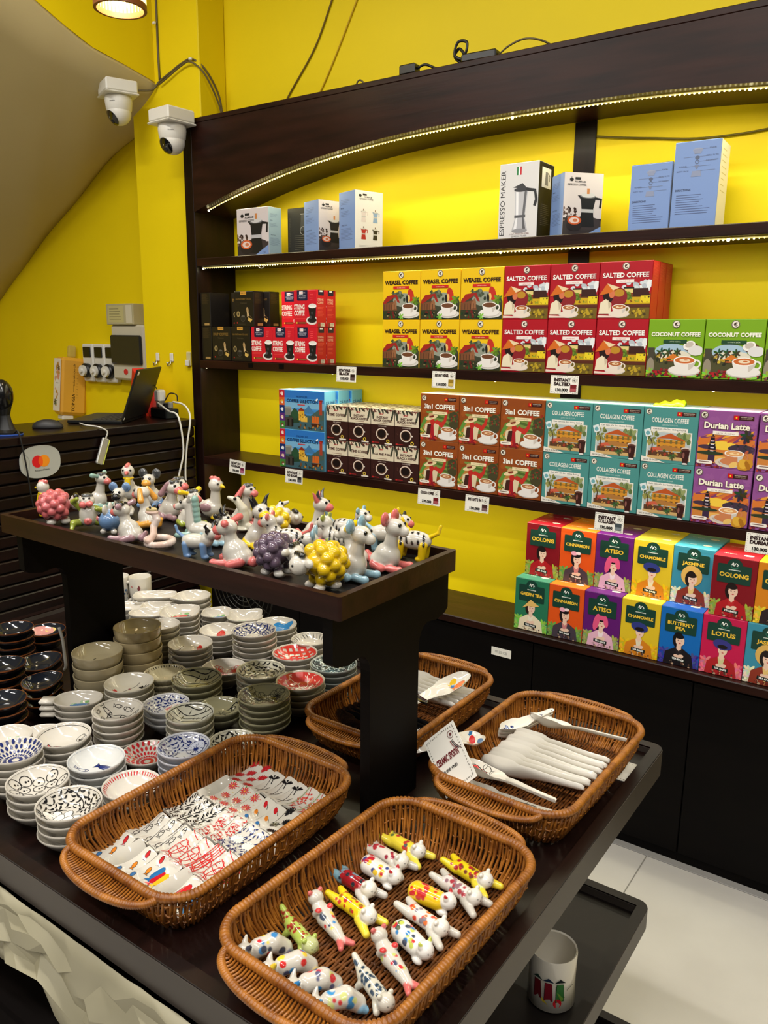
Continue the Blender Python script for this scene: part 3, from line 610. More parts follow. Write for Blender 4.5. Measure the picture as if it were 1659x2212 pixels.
TEA = {
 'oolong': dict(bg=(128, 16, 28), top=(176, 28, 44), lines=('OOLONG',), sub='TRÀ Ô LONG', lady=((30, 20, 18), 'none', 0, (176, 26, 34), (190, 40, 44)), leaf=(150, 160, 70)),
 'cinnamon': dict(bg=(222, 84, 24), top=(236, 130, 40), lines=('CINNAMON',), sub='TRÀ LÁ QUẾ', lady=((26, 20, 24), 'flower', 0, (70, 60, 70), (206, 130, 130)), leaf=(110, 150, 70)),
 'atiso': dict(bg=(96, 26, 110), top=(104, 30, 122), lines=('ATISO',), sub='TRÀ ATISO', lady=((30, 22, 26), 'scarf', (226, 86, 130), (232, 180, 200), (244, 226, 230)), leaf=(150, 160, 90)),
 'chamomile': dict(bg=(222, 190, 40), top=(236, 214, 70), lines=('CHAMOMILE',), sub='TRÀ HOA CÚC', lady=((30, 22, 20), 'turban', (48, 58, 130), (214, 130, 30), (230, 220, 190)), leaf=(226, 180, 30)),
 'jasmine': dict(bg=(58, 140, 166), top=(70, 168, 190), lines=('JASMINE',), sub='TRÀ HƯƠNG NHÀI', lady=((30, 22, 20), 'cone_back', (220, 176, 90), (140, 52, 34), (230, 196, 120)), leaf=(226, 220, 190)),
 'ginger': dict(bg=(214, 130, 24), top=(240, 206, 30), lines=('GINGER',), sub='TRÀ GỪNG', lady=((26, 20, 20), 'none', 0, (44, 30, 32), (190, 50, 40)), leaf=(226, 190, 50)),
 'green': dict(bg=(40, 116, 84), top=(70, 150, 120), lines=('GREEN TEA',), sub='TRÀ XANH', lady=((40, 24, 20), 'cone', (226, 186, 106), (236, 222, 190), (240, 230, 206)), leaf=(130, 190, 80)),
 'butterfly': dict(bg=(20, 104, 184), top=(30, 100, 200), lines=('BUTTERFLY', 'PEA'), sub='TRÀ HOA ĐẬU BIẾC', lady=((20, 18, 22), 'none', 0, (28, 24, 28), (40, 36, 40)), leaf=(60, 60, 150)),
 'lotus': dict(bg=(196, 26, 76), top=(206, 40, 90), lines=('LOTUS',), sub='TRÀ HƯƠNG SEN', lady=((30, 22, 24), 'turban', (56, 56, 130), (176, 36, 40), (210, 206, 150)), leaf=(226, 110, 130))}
def a_tea(p, H, k):
    t = TEA[k]; lf = t['leaf']
    for sx, sd in ((14, 1), (86, 2), (8, 3), (92, 4), (24, 5), (78, 6)): leaves(p, sx, [30, 26, 12, 10, 14, 12][sd-1], 9, 17, lf, sd)
    splats(p, 2, 2, 98, 12, 24, 4, [lf, tuple(int(q*.6) for q in lf), tuple(min(255, int(q*1.15)) for q in lf)], 9)
    p.rrect(50, H-40, 76, 46, 3, (24, 62, 50)); p.ell(50, H-17, 17, 15, (24, 62, 50), 20); p.ell(50, H-18, 9.5, 9.5, (46, 120, 96)); p.ell(50, H-16.5, 9, 8.5, (24, 62, 50)); p.curve([(43, H-18), (46, H-12), (48, H-20), (52, H-13), (57, H-17), (54, H-20)], 1.8, (244, 244, 236)); p.rect(50, H-30, 26, 2.4, (220, 226, 214))
    ln = t['lines']
    p.text(t['sub'], 50, H-30, 28, 2.8, (60, 100, 84))
    if len(ln) == 1: p.text(ln[0], 50, H-43, 66, 12, (240, 196, 60), .035)
    else: p.text(ln[0], 50, H-39, 64, 9.5, (240, 196, 60), .035); p.text(ln[1], 50, H-51, 26, 9.5, (240, 196, 60), .035)
    h_, hat, hc, d1, d2 = t['lady']; lady(p, 50, 66, 27, h_, hat, hc, d1, d2)
    splats(p, 20, 0, 80, 9, 18, 3.4, [tuple(int(q*.8) for q in d1), (190, 160, 130), (90, 60, 50)], 3)
    p.rect(50, 17, 36, 9, (22, 34, 30), -4); p.text('TEA BAGS', 50, 17, 29, 5, (246, 246, 240), .045, -4)
def a_teatop(p, H):
    p.text('TEA BAGS', 30, H*.5, 30, 8, (246, 240, 220)); p.ell(72, H*.5, 12, 7, (240, 236, 220), 12); p.rect(72, H*.5, 14, 2, (150, 140, 110))
def moka(p, x, y, s, body=(28, 28, 30), knob=(196, 130, 76)):
    p.poly([(x-s*.55, y-s), (x+s*.55, y-s), (x+s*.42, y-s*.05), (x-s*.42, y-s*.05)], body); p.rect(x, y, s*.94, s*.22, (190, 190, 194)); p.poly([(x-s*.42, y+s*.1), (x+s*.42, y+s*.1), (x+s*.58, y+s*.85), (x-s*.75, y+s*.95), (x-s*.5, y+s*.7)], body)
    p.ell(x, y+s*.9, s*.56, s*.12, (120, 120, 124)); p.ell(x, y+s*.98, s*.5, s*.16, (206, 206, 208)); p.rect(x, y+s*1.22, s*.18, s*.34, knob); p.line([(x+s*.5, y+s*.8), (x+s*.95, y+s*.75), (x+s*.9, y+s*.2)], s*.16, body)
def a_moka(p, H):
    p.rect(50, H*.5, 100, H, (214, 206, 208)); p.rect(50, H*.14, 100, H*.28, (52, 46, 48)); p.ell(60, H*.2, 40, 16, (60, 52, 54)); splats(p, 0, H*.2, 34, H*.46, 46, 3.6, [(56, 38, 34), (84, 60, 52), (40, 28, 26), (120, 96, 88)], 3); moka(p, 62, H*.40, 36)
    p.ell(30, H*.16, 20, 13, (40, 34, 36)); p.ell(30, H*.24, 18, 10, (206, 92, 44)); p.ell(30, H*.24, 13, 7, (230, 206, 200)); p.ell(32, H*.24, 6, 4, (206, 120, 80)); p.poly([(58, 0), (100, 0), (100, 22), (76, 10)], (126, 154, 206)); p.text('150', 86, 6, 12, 5, (60, 70, 100))
    p.ell(18, H-16, 5, 4, (30, 30, 34)); p.rect(18, H-11, 1, 4, (60, 60, 64)); p.rect(34, H-13, 14, 5, (40, 40, 44)); p.text('ALUMINUM', 40, H-20, 28, 4, (50, 50, 54), .02); p.text('ESPRESSO COFFEE', 32, H-27, 48, 4.4, (50, 50, 54), .01)
def a_bluetext(p, H):
    p.text('DIRECTIONS', 34, H*.42, 36, 4.5, (52, 64, 96), .02); p.lines(12, H*.36, 74, 9, 4.6, (84, 100, 140), 1.1, 5); p.lines(12, H*.86, 60, 4, 5, (96, 112, 150), 1.0, 6); p.text('MODEL', 22, H*.72, 20, 4, (60, 74, 110), .02); p.lines(12, H*.66, 66, 4, 5, (96, 112, 150), 1.0, 7)
def a_diagram(p, H):
    for i, y in enumerate((H-18, H-34, H-44, H-54, H-64)):
        p.line([(20 if i % 2 else 50, y), (80 if i % 2 else 90, y)], .7, (110, 122, 150)); p.text(['KNOB', 'METAL FILTER', 'SILICON BASKET', 'FUNNEL', 'SAFETY VALVE'][i], 82 if i < 3 else 20, y+1, 26, 3, (84, 96, 130))
    p.ell(50, H-20, 11, 5, (150, 160, 186)); p.poly([(40, H-18), (60, H-18), (57, H-28), (43, H-28)], (140, 150, 178)); p.ell(50, H-36, 5, 4, (90, 100, 126)); p.ring(50, H-45, 4, 1.2, (90, 100, 126), 14); p.poly([(45, H-52), (55, H-52), (51, H-60), (49, H-60)], (120, 130, 158)); p.poly([(41, H-64), (59, H-64), (61, H-76), (39, H-76)], (140, 150, 178))
    p.text('DIRECTIONS', 24, H*.44, 34, 5, (56, 66, 96), .02); p.lines(10, H*.38, 78, 9, 5, (90, 104, 144), 1.1, 4)
def a_mugs(p, H):
    p.ell(18, H-14, 5, 4, (30, 30, 34)); p.rect(34, H-11, 14, 5, (40, 40, 44)); p.text('ALUMINUM', 46, H-17, 28, 4, (60, 60, 64), .02); p.text('ESPRESSO COFFEE', 40, H-23, 48, 4.4, (60, 60, 64), .01)
    for x, y, c in ((30, H*.56, (214, 204, 208)), (72, H*.56, (136, 166, 206)), (30, H*.26, (176, 36, 40)), (72, H*.26, (40, 36, 36))): moka(p, x, y, 15, c, (110, 80, 60))
    p.lines(14, 10, 70, 2, 4, (190, 190, 194), 1)
def a_espresso(p, H):
    p.text('ESPRESSO MAKER', 10, H*.48, H*.86, 12, (34, 34, 36), .0, 90); 
    for i, c in enumerate(((40, 130, 70), (250, 250, 250), (206, 40, 50))): p.rect(46+4*i, H-18, 4, 18, c)
    p.poly([(36, 18), (76, 18), (68, 46), (44, 46)], (186, 186, 190)); p.poly([(40, 18), (48, 18), (50, 46), (46, 46)], (240, 240, 242)); p.poly([(64, 18), (72, 18), (66, 46), (62, 46)], (96, 96, 100)); p.ell(56, 17, 20, 5, (150, 150, 154)); p.rect(56, 49, 28, 6, (90, 90, 94)); p.poly([(43, 52), (69, 52), (74, 104), (38, 112), (42, 96)], (196, 196, 200)); p.poly([(46, 52), (52, 52), (50, 104), (44, 104)], (245, 245, 246)); p.poly([(62, 52), (68, 52), (72, 104), (66, 104)], (104, 104, 108)); p.poly([(36, 114), (60, 110), (76, 106), (60, 122)], (60, 60, 62)); p.ell(57, 108, 18, 5, (60, 60, 64))
    p.line([(70, 108), (92, 104), (96, 84), (92, 70)], 7, (44, 44, 46)); p.text('5 CUP STAINLESS STEEL', 56, 10, 52, 4, (120, 60, 60)); p.text('ESPRESSO MAKER', 56, 5, 40, 3.6, (80, 80, 84))
def a_espside(p, H):
    p.rect(50, H-40, 60, 54, (226, 224, 222)); p.poly([(40, H-60), (62, H-60), (58, H-24), (44, H-24)], (120, 120, 124)); p.line([(60, H-26), (72, H-34), (70, H-48)], 4, (40, 40, 40)); p.lines(20, H*.45, 60, 12, 5, (120, 118, 116), 1.2, 5)
def a_sideplain(col):
    def f(p, H): p.lines(12, H-12, 74, 15, 5.4, col, 1.1, 8)
    return f
def a_stringside(p, H):
    p.rrect(46, H-14, 60, 44, 5, (26, 26, 60)); p.rect(46, H-8, 30, 10, (245, 245, 245)); p.text('STRING', 40, H-64, 60, 16, (240, 190, 170), .02, fit=True); p.text('COFFEE', 40, H-84, 60, 16, (240, 190, 170), .02, fit=True); p.lines(10, H-104, 70, 9, 9, (246, 110, 100), 1.8); p.rect(60, 18, 40, 26, (236, 226, 210)); p.rect(24, 18, 24, 26, (150, 60, 60)); p.lines(42, 27, 36, 4, 6, (60, 50, 50), 1.6)

def rsz(fn, W_, H_):
    p = Pr(); fn(p, 100.*H_/W_); return p
def carton(name, w, d, h, body, front, side=None, left=None, top=None, label='', group=None, loc=(0, 0, 0), rz=0, topcol=None, sidecol=None, leftcol=None):
    o = obj(name, MB().box(0, w, 0, d, 0, h, .0012, body), PRINT, loc=loc, rot=(0, 0, rz), label=label, cat='box', group=group)
    p = rsz(front, w, h); obj('front_print', p.mesh('front_print', front_map(w/100, H=100*h/w)), None, o)
    def extra(nm, fn, ww, hh, mp, bg):
        p = Pr()
        if bg is not None: p.rect(50, 50*hh/ww, 99, 99*hh/ww, bg)
        if fn: fn(p, 100*hh/ww)
        s_ = ww/100; obj(nm, p.mesh(nm, lambda u, v, k: mp(max(.6, min(99.4, u))*s_, max(.6, min(100*hh/ww-.6, v))*s_, k*EPS+.0003)), None, o)
    if side or sidecol: extra('side_print', side, d, h, lambda u, v, e: (w+e, u, v), sidecol)
    if left or leftcol: extra('left_print', left, d, h, lambda u, v, e: (-e, d-u, v), leftcol)
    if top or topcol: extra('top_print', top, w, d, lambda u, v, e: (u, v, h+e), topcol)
    return o
class Stock:
    """first placement builds the box, later ones copy it with its printed faces"""
    def __init__(s, **k): s.k = k; s.o = None
    def put(s, loc, label, rz=0):
        if s.o is None: s.o = carton(loc=loc, rz=rz, label=label, **s.k); return s.o
        return dup(s.o, loc, rz, label)
ORD = ['first', 'second', 'third', 'fourth', 'fifth', 'sixth', 'seventh', 'eighth']
Z3, Z4, ZC = 1.4408, 1.0438, .6178
jit = random.Random(11)
def J(a=.0016): return jit.uniform(-a, a)
def grid(st, x0, z0, n, dx, dz, desc, y=2.305, rows=2, depth=0, dd=.062, ns=None):
    for r in range(rows):
        for i in range(n):
            lab = '%s, %s row, %s' % (desc, ['lower', 'upper'][r], ORD[i]+' from left' if n > 1 else 'single')
            st_ = st if not isinstance(st, dict) else st[(r, i)]
            st_.put((x0+dx*i+.0006, y+(0 if i else 0)+abs(J(.002)), z0+r*dz), lab)
    for q in range(1, depth+1):
        for r in range(rows):
            for i in range(n):
                st_ = st if not isinstance(st, dict) else st[(r, i)]
                st_.put((x0+dx*i+.0006, y+.003+q*dd, z0+r*dz), '%s, %s back row, %s from left' % (desc if depth == 1 else desc.split(' with')[0], ['lower', 'upper'][r]+('' if depth == 1 else ' '+['nearest', 'middle', 'farthest'][q-1]), ORD[i]))
yb = dict(w=.150, d=.058, h=.158)
weasel = Stock(name='coffee_box', **yb, body=(242, 198, 22), front=a_weasel, topcol=(236, 190, 60), side=a_sideplain((190, 140, 20)), group='yellow coffee boxes')
grid(weasel, -1.640, Z3, 3, .152, .1586, 'yellow coffee box with hut and cup')
salted = Stock(name='coffee_box', **yb, body=(176, 18, 34), front=a_salted, topcol=(190, 60, 50), side=a_sideplain((214, 96, 80)), sidecol=(178, 24, 32), group='red coffee boxes with a girl in a hat')
grid(salted, -1.184, Z3, 3, .152, .1586, 'red coffee box picturing a girl in orange hat')
for q in (1, 2):
    for r in (0, 1): salted.put((-.880, 2.3085+q*.0606, Z3+r*.1586), 'red coffee box %s behind the third girl-in-hat box of the %s row' % (['just', 'farthest'][q-1], ['lower', 'upper'][r]))
coco = Stock(name='coffee_box', **yb, body=(124, 170, 28), front=a_coconut, topcol=(196, 210, 120), side=a_sideplain((80, 130, 30)), group='green coffee boxes')
for i in range(3): coco.put((-.728+.1525*i, 2.306, Z3), 'green coconut coffee box on the middle shelf, %s' % ['beside the red boxes', 'second from the red boxes', 'cut off by the right edge'][i])
st_ = Stock(name='coffee_box', w=.110, d=.054, h=.132, body=(206, 22, 44), front=a_string, side=a_stringside, topcol=(214, 60, 70), group='red string coffee boxes')
for i in range(3): st_.put((-2.264+.1105*i, 2.305, Z3), 'red coffee box with black glass picture, lower row, %s from left' % ORD[i])
st_.put((-2.043, 2.361, Z3), 'red coffee box behind the third one of the lower row, side showing')
st_.put((-2.043, 2.305, Z3+.1325), 'red coffee box with black glass picture, upper row, in front')
st_.put((-2.043, 2.361, Z3+.1325), 'red coffee box at the back of the upper row, side showing')
st_.put((-2.1545, 2.361, Z3+.1325), 'red coffee box of the upper row, half hidden behind its neighbour')
st_.put((-2.1545, 2.361, Z3), 'red coffee box behind the middle one of the lower row')
blk = Stock(name='coffee_box', w=.104, d=.056, h=.133, body=(24, 20, 18), front=lambda p, H: a_black(p, H, 'DRIP COFFEE'), side=a_darkside, topcol=(70, 60, 48), group='black coffee boxes')
blk2 = Stock(name='coffee_box', w=.104, d=.056, h=.133, body=(24, 20, 18), front=lambda p, H: a_black(p, H, 'CÀ PHÊ PHIN TÚI LỌC'), side=a_darkside, topcol=(70, 60, 48), group='black coffee boxes')
blks = Stock(name='coffee_box', w=.056, d=.104, h=.133, body=(24, 20, 18), front=a_darkside, topcol=(70, 60, 48), group='black coffee boxes')
blks.put((-2.5435, 2.306, Z3), 'black coffee box turned sideways, lower row, against the bookcase side')
blk.put((-2.483, 2.306, Z3), 'black coffee box with gold drawing, lower row, second')
blk2.put((-2.375, 2.306, Z3), 'black coffee box with gold drawing, lower row, beside the red boxes')
for dx_, y_ in ((-2.483, 2.363), (-2.375, 2.363), (-2.483, 2.421)): blk.put((dx_, y_, Z3), 'black coffee box behind the lower black row, %s' % ('farthest back' if y_ > 2.4 else 'near the bookcase side' if dx_ < -2.4 else 'near the red boxes'))
blks.put((-2.5435, 2.306, Z3+.1335), 'black coffee box turned sideways, upper row, against the bookcase side')
blk.put((-2.485, 2.421, Z3+.1335), 'black coffee box of the upper row, farthest back')
blk.put((-2.428, 2.3635, Z3+.1335), 'black coffee box of the upper row, middle of the stepped three')
blk2.put((-2.352, 2.306, Z3+.1335), 'black coffee box of the upper row, foremost')
blk2.put((-2.323, 2.3635, Z3+.1335), 'black coffee box of the upper row, behind the foremost, side showing')
# lower shelf
sel = Stock(name='coffee_box', w=.226, d=.066, h=.149, body=(110, 186, 220), front=a_select, side=a_selside, topcol=(170, 216, 232), group='blue assortment boxes')
for r in (0, 1):
    for q in range(3): sel.put((-2.125+.012*q*(r), 2.305+q*.0672, Z4+r*.1495), ['blue assortment box with bay scenery, %s of the stack', 'blue assortment box behind the front one, %s level', 'blue assortment box at the back, %s level'][q] % ['bottom' if q == 0 else 'lower', 'top' if q == 0 else 'upper'][r])
tk = dict(w=.1005, d=.049, h=.125, body=(54, 26, 22), top=a_topbeans, side=None, group='brown and cream black-coffee boxes')
T1 = Stock(name='coffee_box', front=lambda p, H: a_time(p, H), **tk)
T2 = Stock(name='coffee_box', front=lambda p, H: a_time(p, H, ('INSTANT', 'BLACK COFFEE'), 'CAFFEINE-FREE', (236, 206, 60)), **tk)
T3 = Stock(name='coffee_box', front=lambda p, H: a_time(p, H, ('CÀ PHÊ ĐEN',), 'KHÔNG CAFFEIN'), **tk)
grid({(0, 0): T1, (0, 1): T1, (0, 2): T3, (0, 3): T2, (1, 0): T1, (1, 1): T2, (1, 2): T2, (1, 3): T2}, -1.8925, Z4, 4, .1025, .1256, 'brown cream coffee box with round cup', depth=3, dd=.0498)
b3 = dict(w=.150, d=.062, h=.157)
in1 = Stock(name='coffee_box', **b3, body=(146, 72, 26), front=a_3in1, topcol=(226, 216, 170), side=a_sideplain((90, 40, 20)), group='brown coffee boxes with a farmer')
grid(in1, -1.4805, Z4, 3, .1517, .1575, 'brown coffee box picturing a farmer', depth=1, dd=.065)
colg = Stock(name='coffee_box', **b3, body=(76, 146, 142), front=a_collagen, topcol=(196, 222, 214), side=a_sideplain((60, 120, 120)), group='teal coffee boxes')
grid(colg, -1.0255, Z4, 3, .1517, .1575, 'teal coffee box picturing a yellow villa', depth=1, dd=.065)
dur = Stock(name='coffee_box', **b3, body=(146, 82, 148), front=a_durian, topcol=(224, 206, 220), side=a_sideplain((120, 60, 120)), group='purple coffee boxes')
grid(dur, -.5705, Z4, 2, .1545, .1575, 'purple coffee box picturing a pagoda', depth=1, dd=.065)
# tea boxes on the counter
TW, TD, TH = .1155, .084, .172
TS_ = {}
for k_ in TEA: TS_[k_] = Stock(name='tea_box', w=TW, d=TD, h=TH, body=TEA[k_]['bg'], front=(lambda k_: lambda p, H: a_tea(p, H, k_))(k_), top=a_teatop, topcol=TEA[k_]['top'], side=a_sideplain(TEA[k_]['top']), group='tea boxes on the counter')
TEN = dict(oolong='dark red', cinnamon='orange', atiso='violet', chamomile='yellow', jasmine='light blue', ginger='amber', green='green', butterfly='bright blue', lotus='crimson')
for i, k_ in enumerate(['green', 'cinnamon', 'atiso', 'chamomile', 'butterfly', 'lotus', 'jasmine']):
    TS_[k_].put((-1.087+.1168*i, 2.285, ZC), '%s tea box in the front bottom row of tea boxes' % TEN[k_])
    TS_[k_].put((-1.087+.1168*i, 2.3725, ZC), '%s tea box hidden behind the front bottom row of tea boxes' % TEN[k_])
for i, k_ in enumerate(['oolong', 'cinnamon', 'atiso', 'chamomile', 'jasmine', 'oolong', 'ginger']):
    x = -1.080+.1166*i if i < 5 else -.4935+.1168*(i-5); y = 2.335 if i < 5 else 2.29
    TS_[k_].put((x, y, ZC+TH+.0006), '%s tea box in the upper row, %s' % (TEN[k_], ['at the left end', 'second', 'under the collagen price card', 'fourth', 'fifth', 'standing forward of its neighbours', 'at the right edge'][i]))
    TS_[k_].put((x, y+.0868, ZC+TH+.0006), '%s tea box behind the upper row, only its top showing%s' % (TEN[k_], ' near the right edge' if i == 5 else ''))
# boxes on the top shelf
Z2 = 1.8388
GB = (126, 154, 206)
carton('coffee_maker_box', .165, .07, .172, (214, 206, 208), a_moka, side=a_bluetext, sidecol=(150, 176, 196), label='white moka pot box at the left end of the top shelf', loc=(-2.345, 2.325, Z2), topcol=(230, 228, 224))
carton('coffee_maker_box', .118, .085, .172, (38, 36, 30), lambda p, H: (p.text('ESPRESSO MAKER', 10, H*.5, H*.8, 7, (70, 66, 56), 0, 90), p.poly([(54, H-70), (78, H-70), (74, H-22), (58, H-22)], (60, 60, 58)), p.ring(66, H-70, 12, 1.5, (150, 150, 146), 16), p.line([(56, H-20), (78, H-20), (84, H-44)], 3, (120, 120, 116)), p.lines(30, H*.42, 60, 8, 6, (96, 92, 80), 1.2, 3)), label='black coffee maker box behind the blue one on top shelf', loc=(-2.166, 2.415, Z2))
carton('coffee_maker_box', .105, .098, .172, (214, 206, 208), a_moka, left=a_bluetext, leftcol=GB, label='moka pot box turned to show its blue side, left half of top shelf', loc=(-1.975, 2.3975, Z2), rz=radians(72), topcol=(230, 228, 224)).location = (-1.918, 2.302, Z2)
carton('coffee_maker_box', .118, .098, .19, (226, 224, 226), a_mugs, left=a_bluetext, leftcol=GB, label='blue and white box picturing four coloured pots on top shelf', loc=(-1.757, 2.302, Z2), rz=radians(72), topcol=(220, 206, 170))
carton('coffee_maker_box', .129, .105, .216, (226, 224, 222), a_espresso, side=a_espside, sidecol=(24, 24, 25), label='tall white espresso maker box with steel pot picture on top shelf', loc=(-1.222, 2.325, Z2), topcol=(120, 118, 112))
carton('coffee_maker_box', .122, .085, .172, (214, 206, 208), a_moka, left=a_bluetext, leftcol=GB, label='moka pot box beside the tall espresso maker box on top shelf', loc=(-1.003, 2.305, Z2), rz=radians(48), topcol=(230, 228, 224))
carton('coffee_maker_box', .111, .105, .172, GB, a_diagram, side=a_sideplain((190, 190, 190)), sidecol=(206, 204, 200), label='shorter pale blue box with diagram at right of top shelf', loc=(-.816, 2.325, Z2), topcol=(210, 206, 190))
carton('coffee_maker_box', .117, .105, .216, GB, a_diagram, side=lambda p, H: (p.lines(20, H-20, 60, 8, 14, (180, 170, 120), 2, 3)), sidecol=(226, 222, 206), label='taller pale blue box with diagram at right of top shelf', loc=(-.7, 2.322, Z2), rz=radians(2), topcol=(222, 214, 170))
# small green sachet lying on the teal boxes
m = MB(); nx, ny = 14, 6
for j in range(ny+1):
    for i in range(nx+1):
        u, v = i/nx, j/ny; m.v.append((u*.085, v*.05+.004*sin(u*9), .0014+.020*sin(pi*v)**.8*(.25+.75*u)*(1 if .04 < u < .97 else .35)+.0035*sin(u*17+v*5)*v*(1-v)*4))
for j in range(ny):
    for i in range(nx): m.f.append((j*(nx+1)+i, j*(nx+1)+i+1, (j+1)*(nx+1)+i+1, (j+1)*(nx+1)+i)); m.c.append(None)
sp = obj('sachet', m, mat('lime_foil', (176, 214, 22), .3), loc=(-.705, 2.325, Z4+.3152), rot=(0, 0, .12), smooth=180, label='lime green foil sachet lying on the teal coffee boxes', cat='sachet')
md = sp.modifiers.new('t', 'SOLIDIFY'); md.thickness = .001; md.offset = -1
# price cards hanging from the shelf edges
def price_card(x, zt, lines, price, label, pic=(40, 20, 20), w=.088, h=.054, tilt=0, y=2.2925):
    o = obj('price_card', MB().box(-w/2, w/2, -.0008, 0, -h, 0), CARD, loc=(x, y, zt), rot=(radians(-4), tilt, 0), label=label, cat='price card', group='price cards on the shelf edges')
    p = Pr(); H = 100*h/w
    rr = random.Random(len(label))
    for k in range(16): p.ell(6+88*k/15, H-4+rr.uniform(-1, 1), 2.4, .7, (110, 108, 98), 5, rr.uniform(0, 180)); p.ell(6+88*k/15, 4+rr.uniform(-1, 1), 2.4, .7, (110, 108, 98), 5, rr.uniform(0, 180))
    for k in range(8): p.ell(4, 6+(H-12)*k/7, 1.6, .6, (110, 108, 98), 5, rr.uniform(0, 180)); p.ell(96, 6+(H-12)*k/7, 1.6, .6, (110, 108, 98), 5, rr.uniform(0, 180))
    p.ring(85, H-16, 7, .9, (120, 116, 106), 16); p.ell(85, H-16, 3.5, 3, (120, 116, 106))
    p.rect(83, 20, 22, 24, pic); p.rect(83, 14, 20, 10, tuple(min(255, c+60) for c in pic))
    n = len(lines)
    for i, t in enumerate(lines): p.text(t, 42, H-15-i*13.5, 60, 12, (36, 10, 12), .055, fit=True if len(t) > 6 else False)
    p.text(price, 42, 13, 44, 11, (30, 26, 24), .05)
    obj('lettering', p.mesh('lettering', front_map(w/100, -w/2, -h, -.0008, H)), None, o)
price_card(-1.786, 1.437, ['INSTANT WEASEL', 'BLACK'], '150.000', 'white price card under the empty middle shelf gap, reading BLACK')
price_card(-1.382, 1.434, ['INSTANT WEASEL'], '150.000', 'white price card under the yellow coffee boxes', (150, 120, 30))
price_card(-.962, 1.436, ['INSTANT', 'SALTED'], '130.000', 'white price card under the red girl-in-hat boxes', (120, 24, 30))
price_card(-2.345, 1.046, ['INSTANT 3 IN 1', 'NO SUGAR'], '130.000', 'white price card on the empty left end of lower shelf', (120, 40, 70), tilt=.05)
price_card(-2.041, 1.041, ['INSTANT BLACK', 'NO SUGAR'], '130.000', 'white price card under the blue assortment boxes', (40, 40, 40))
price_card(-1.429, 1.036, ['COCOA COFFEE'], '270.000', 'white price card with a red cup under the brown boxes', (110, 24, 30))
price_card(-1.242, 1.036, ['INSTANT 3 IN 1'], '130.000', 'white price card under the second brown farmer box', (70, 40, 40))
price_card(-.796, 1.037, ['INSTANT', 'COLLAGEN'], '130.000', 'white price card under the teal coffee boxes', (70, 80, 84))
price_card(-.372, 1.039, ['INSTANT', 'DURIAN'], '130.000', 'white price card under the purple boxes, cut by right edge', (110, 60, 110))
# ================================================================== bowls
BR, KINDS = .055, dict(s=(.034, .0145), d=(.046, .026), k=(.036, .02))
CAMROT = radians(35.2)
def bowl_in(rho, kind):
    h, pit = KINDS[kind]; b = pit-.0015; e = .42 if kind != 'd' else .62; x = max(0, (rho-e)/(1-e))
    return b+(h-b)*(x**(1.55 if kind != 'd' else 1.35))
def shape_fn(sh):
    if sh == 'sq': return lambda a: 1/((abs(cos(a))**3.4+abs(sin(a))**3.4)**(1/3.4))*.93
    if sh == 'rect': return lambda a: 1/((abs(cos(a)*.8)**5+abs(sin(a)*1.45)**5)**.2)
    if sh == 'peanut': return lambda a: 1-.13*cos(2*a)-.05*cos(3*a)
    if sh == 'drop': return lambda a: 1+.28*math.exp(-((a-pi*1.12)/.22)**2)
    if sh == 'leaf': return lambda a: 1/((abs(cos(a)*.85)**2.6+abs(sin(a)*1.2)**2.6)**(1/2.6))
    if sh == 'cut': return lambda a: 1/((abs(cos(a))**2.6+abs(sin(a))**(2.6 if sin(a) < 0 else 8))**(1/2.6))*(1 if sin(a) < 0 else .92)
    if sh == 'wavy': return lambda a: 1+.05*cos(5*a)
    if sh == 'fish': return lambda a: 1/((abs(cos(a)*.88)**2.2+abs(sin(a)*1.15)**2.2)**(1/2.2))
    if sh == 'scallop': return lambda a: 1+.02*cos(30*a)
    return None
_BM = {}
def bowl_mesh(kind, sh, cin, cout, crim, hi=True):
    key = (kind, sh, cin, cout, crim)
    if key in _BM: return _BM[key]
    h, pit = KINDS[kind]; R = BR; N = 40 if sh != 'scallop' else 90
    outer = [(.40, .0), (.43, 0), (.45, .004)]
    for i in range(1, 8):
        rho = .45+(1.0-.45)*i/7; x = max(0, (rho-.45)/.55)
        z = (.0035+(h-.003-.0035)*(x**(1.5 if kind != 'd' else .9))) if kind != 'd' else .004+(h-.007)*(x**2.2)
        outer.append((rho if kind != 'd' else .45+.55*(1-(1-i/7.)**1.7)**.5, z if kind != 'd' else .004+(h-.006)*(i/7.)**1.35))
    rim = [(1.0, h-.0012), (.99, h), (.965, h-.0004)]
    inner = [(.94*(1-i/9.)**1.0, 0) for i in range(0, 10)]
    prof = [(0., .001), (.38, .001)]+outer+rim+[(r, bowl_in(r, kind)) for r, _ in inner]
    cols = []
    for i in range(len(prof)-1):
        if i < 2+len(outer)-1: cols.append(cout)
        elif i < 2+len(outer)+2: cols.append(crim)
        else: cols.append(cin)
    m = MB().lathe([(r*R, z) for r, z in prof], N, cols=cols)
    f = shape_fn(sh)
    if f:
        V = []
        for x, y, z in m.v:
            k = f(atan2(y, x) % (2*pi)); t = min(1, hypot(x, y)/R); k = 1+(k-1)*t; V.append((x*k, y*k, z))
        m.v = V
    if sh == 'fish':   # stub handle of the fish-shaped dish
        m.box(-.1, -.058, -.017, .017, .022, .033, .005, cin)
    me = m.mesh('bowl', 55); me.materials.append(GLAZE); _BM[key] = me; return me
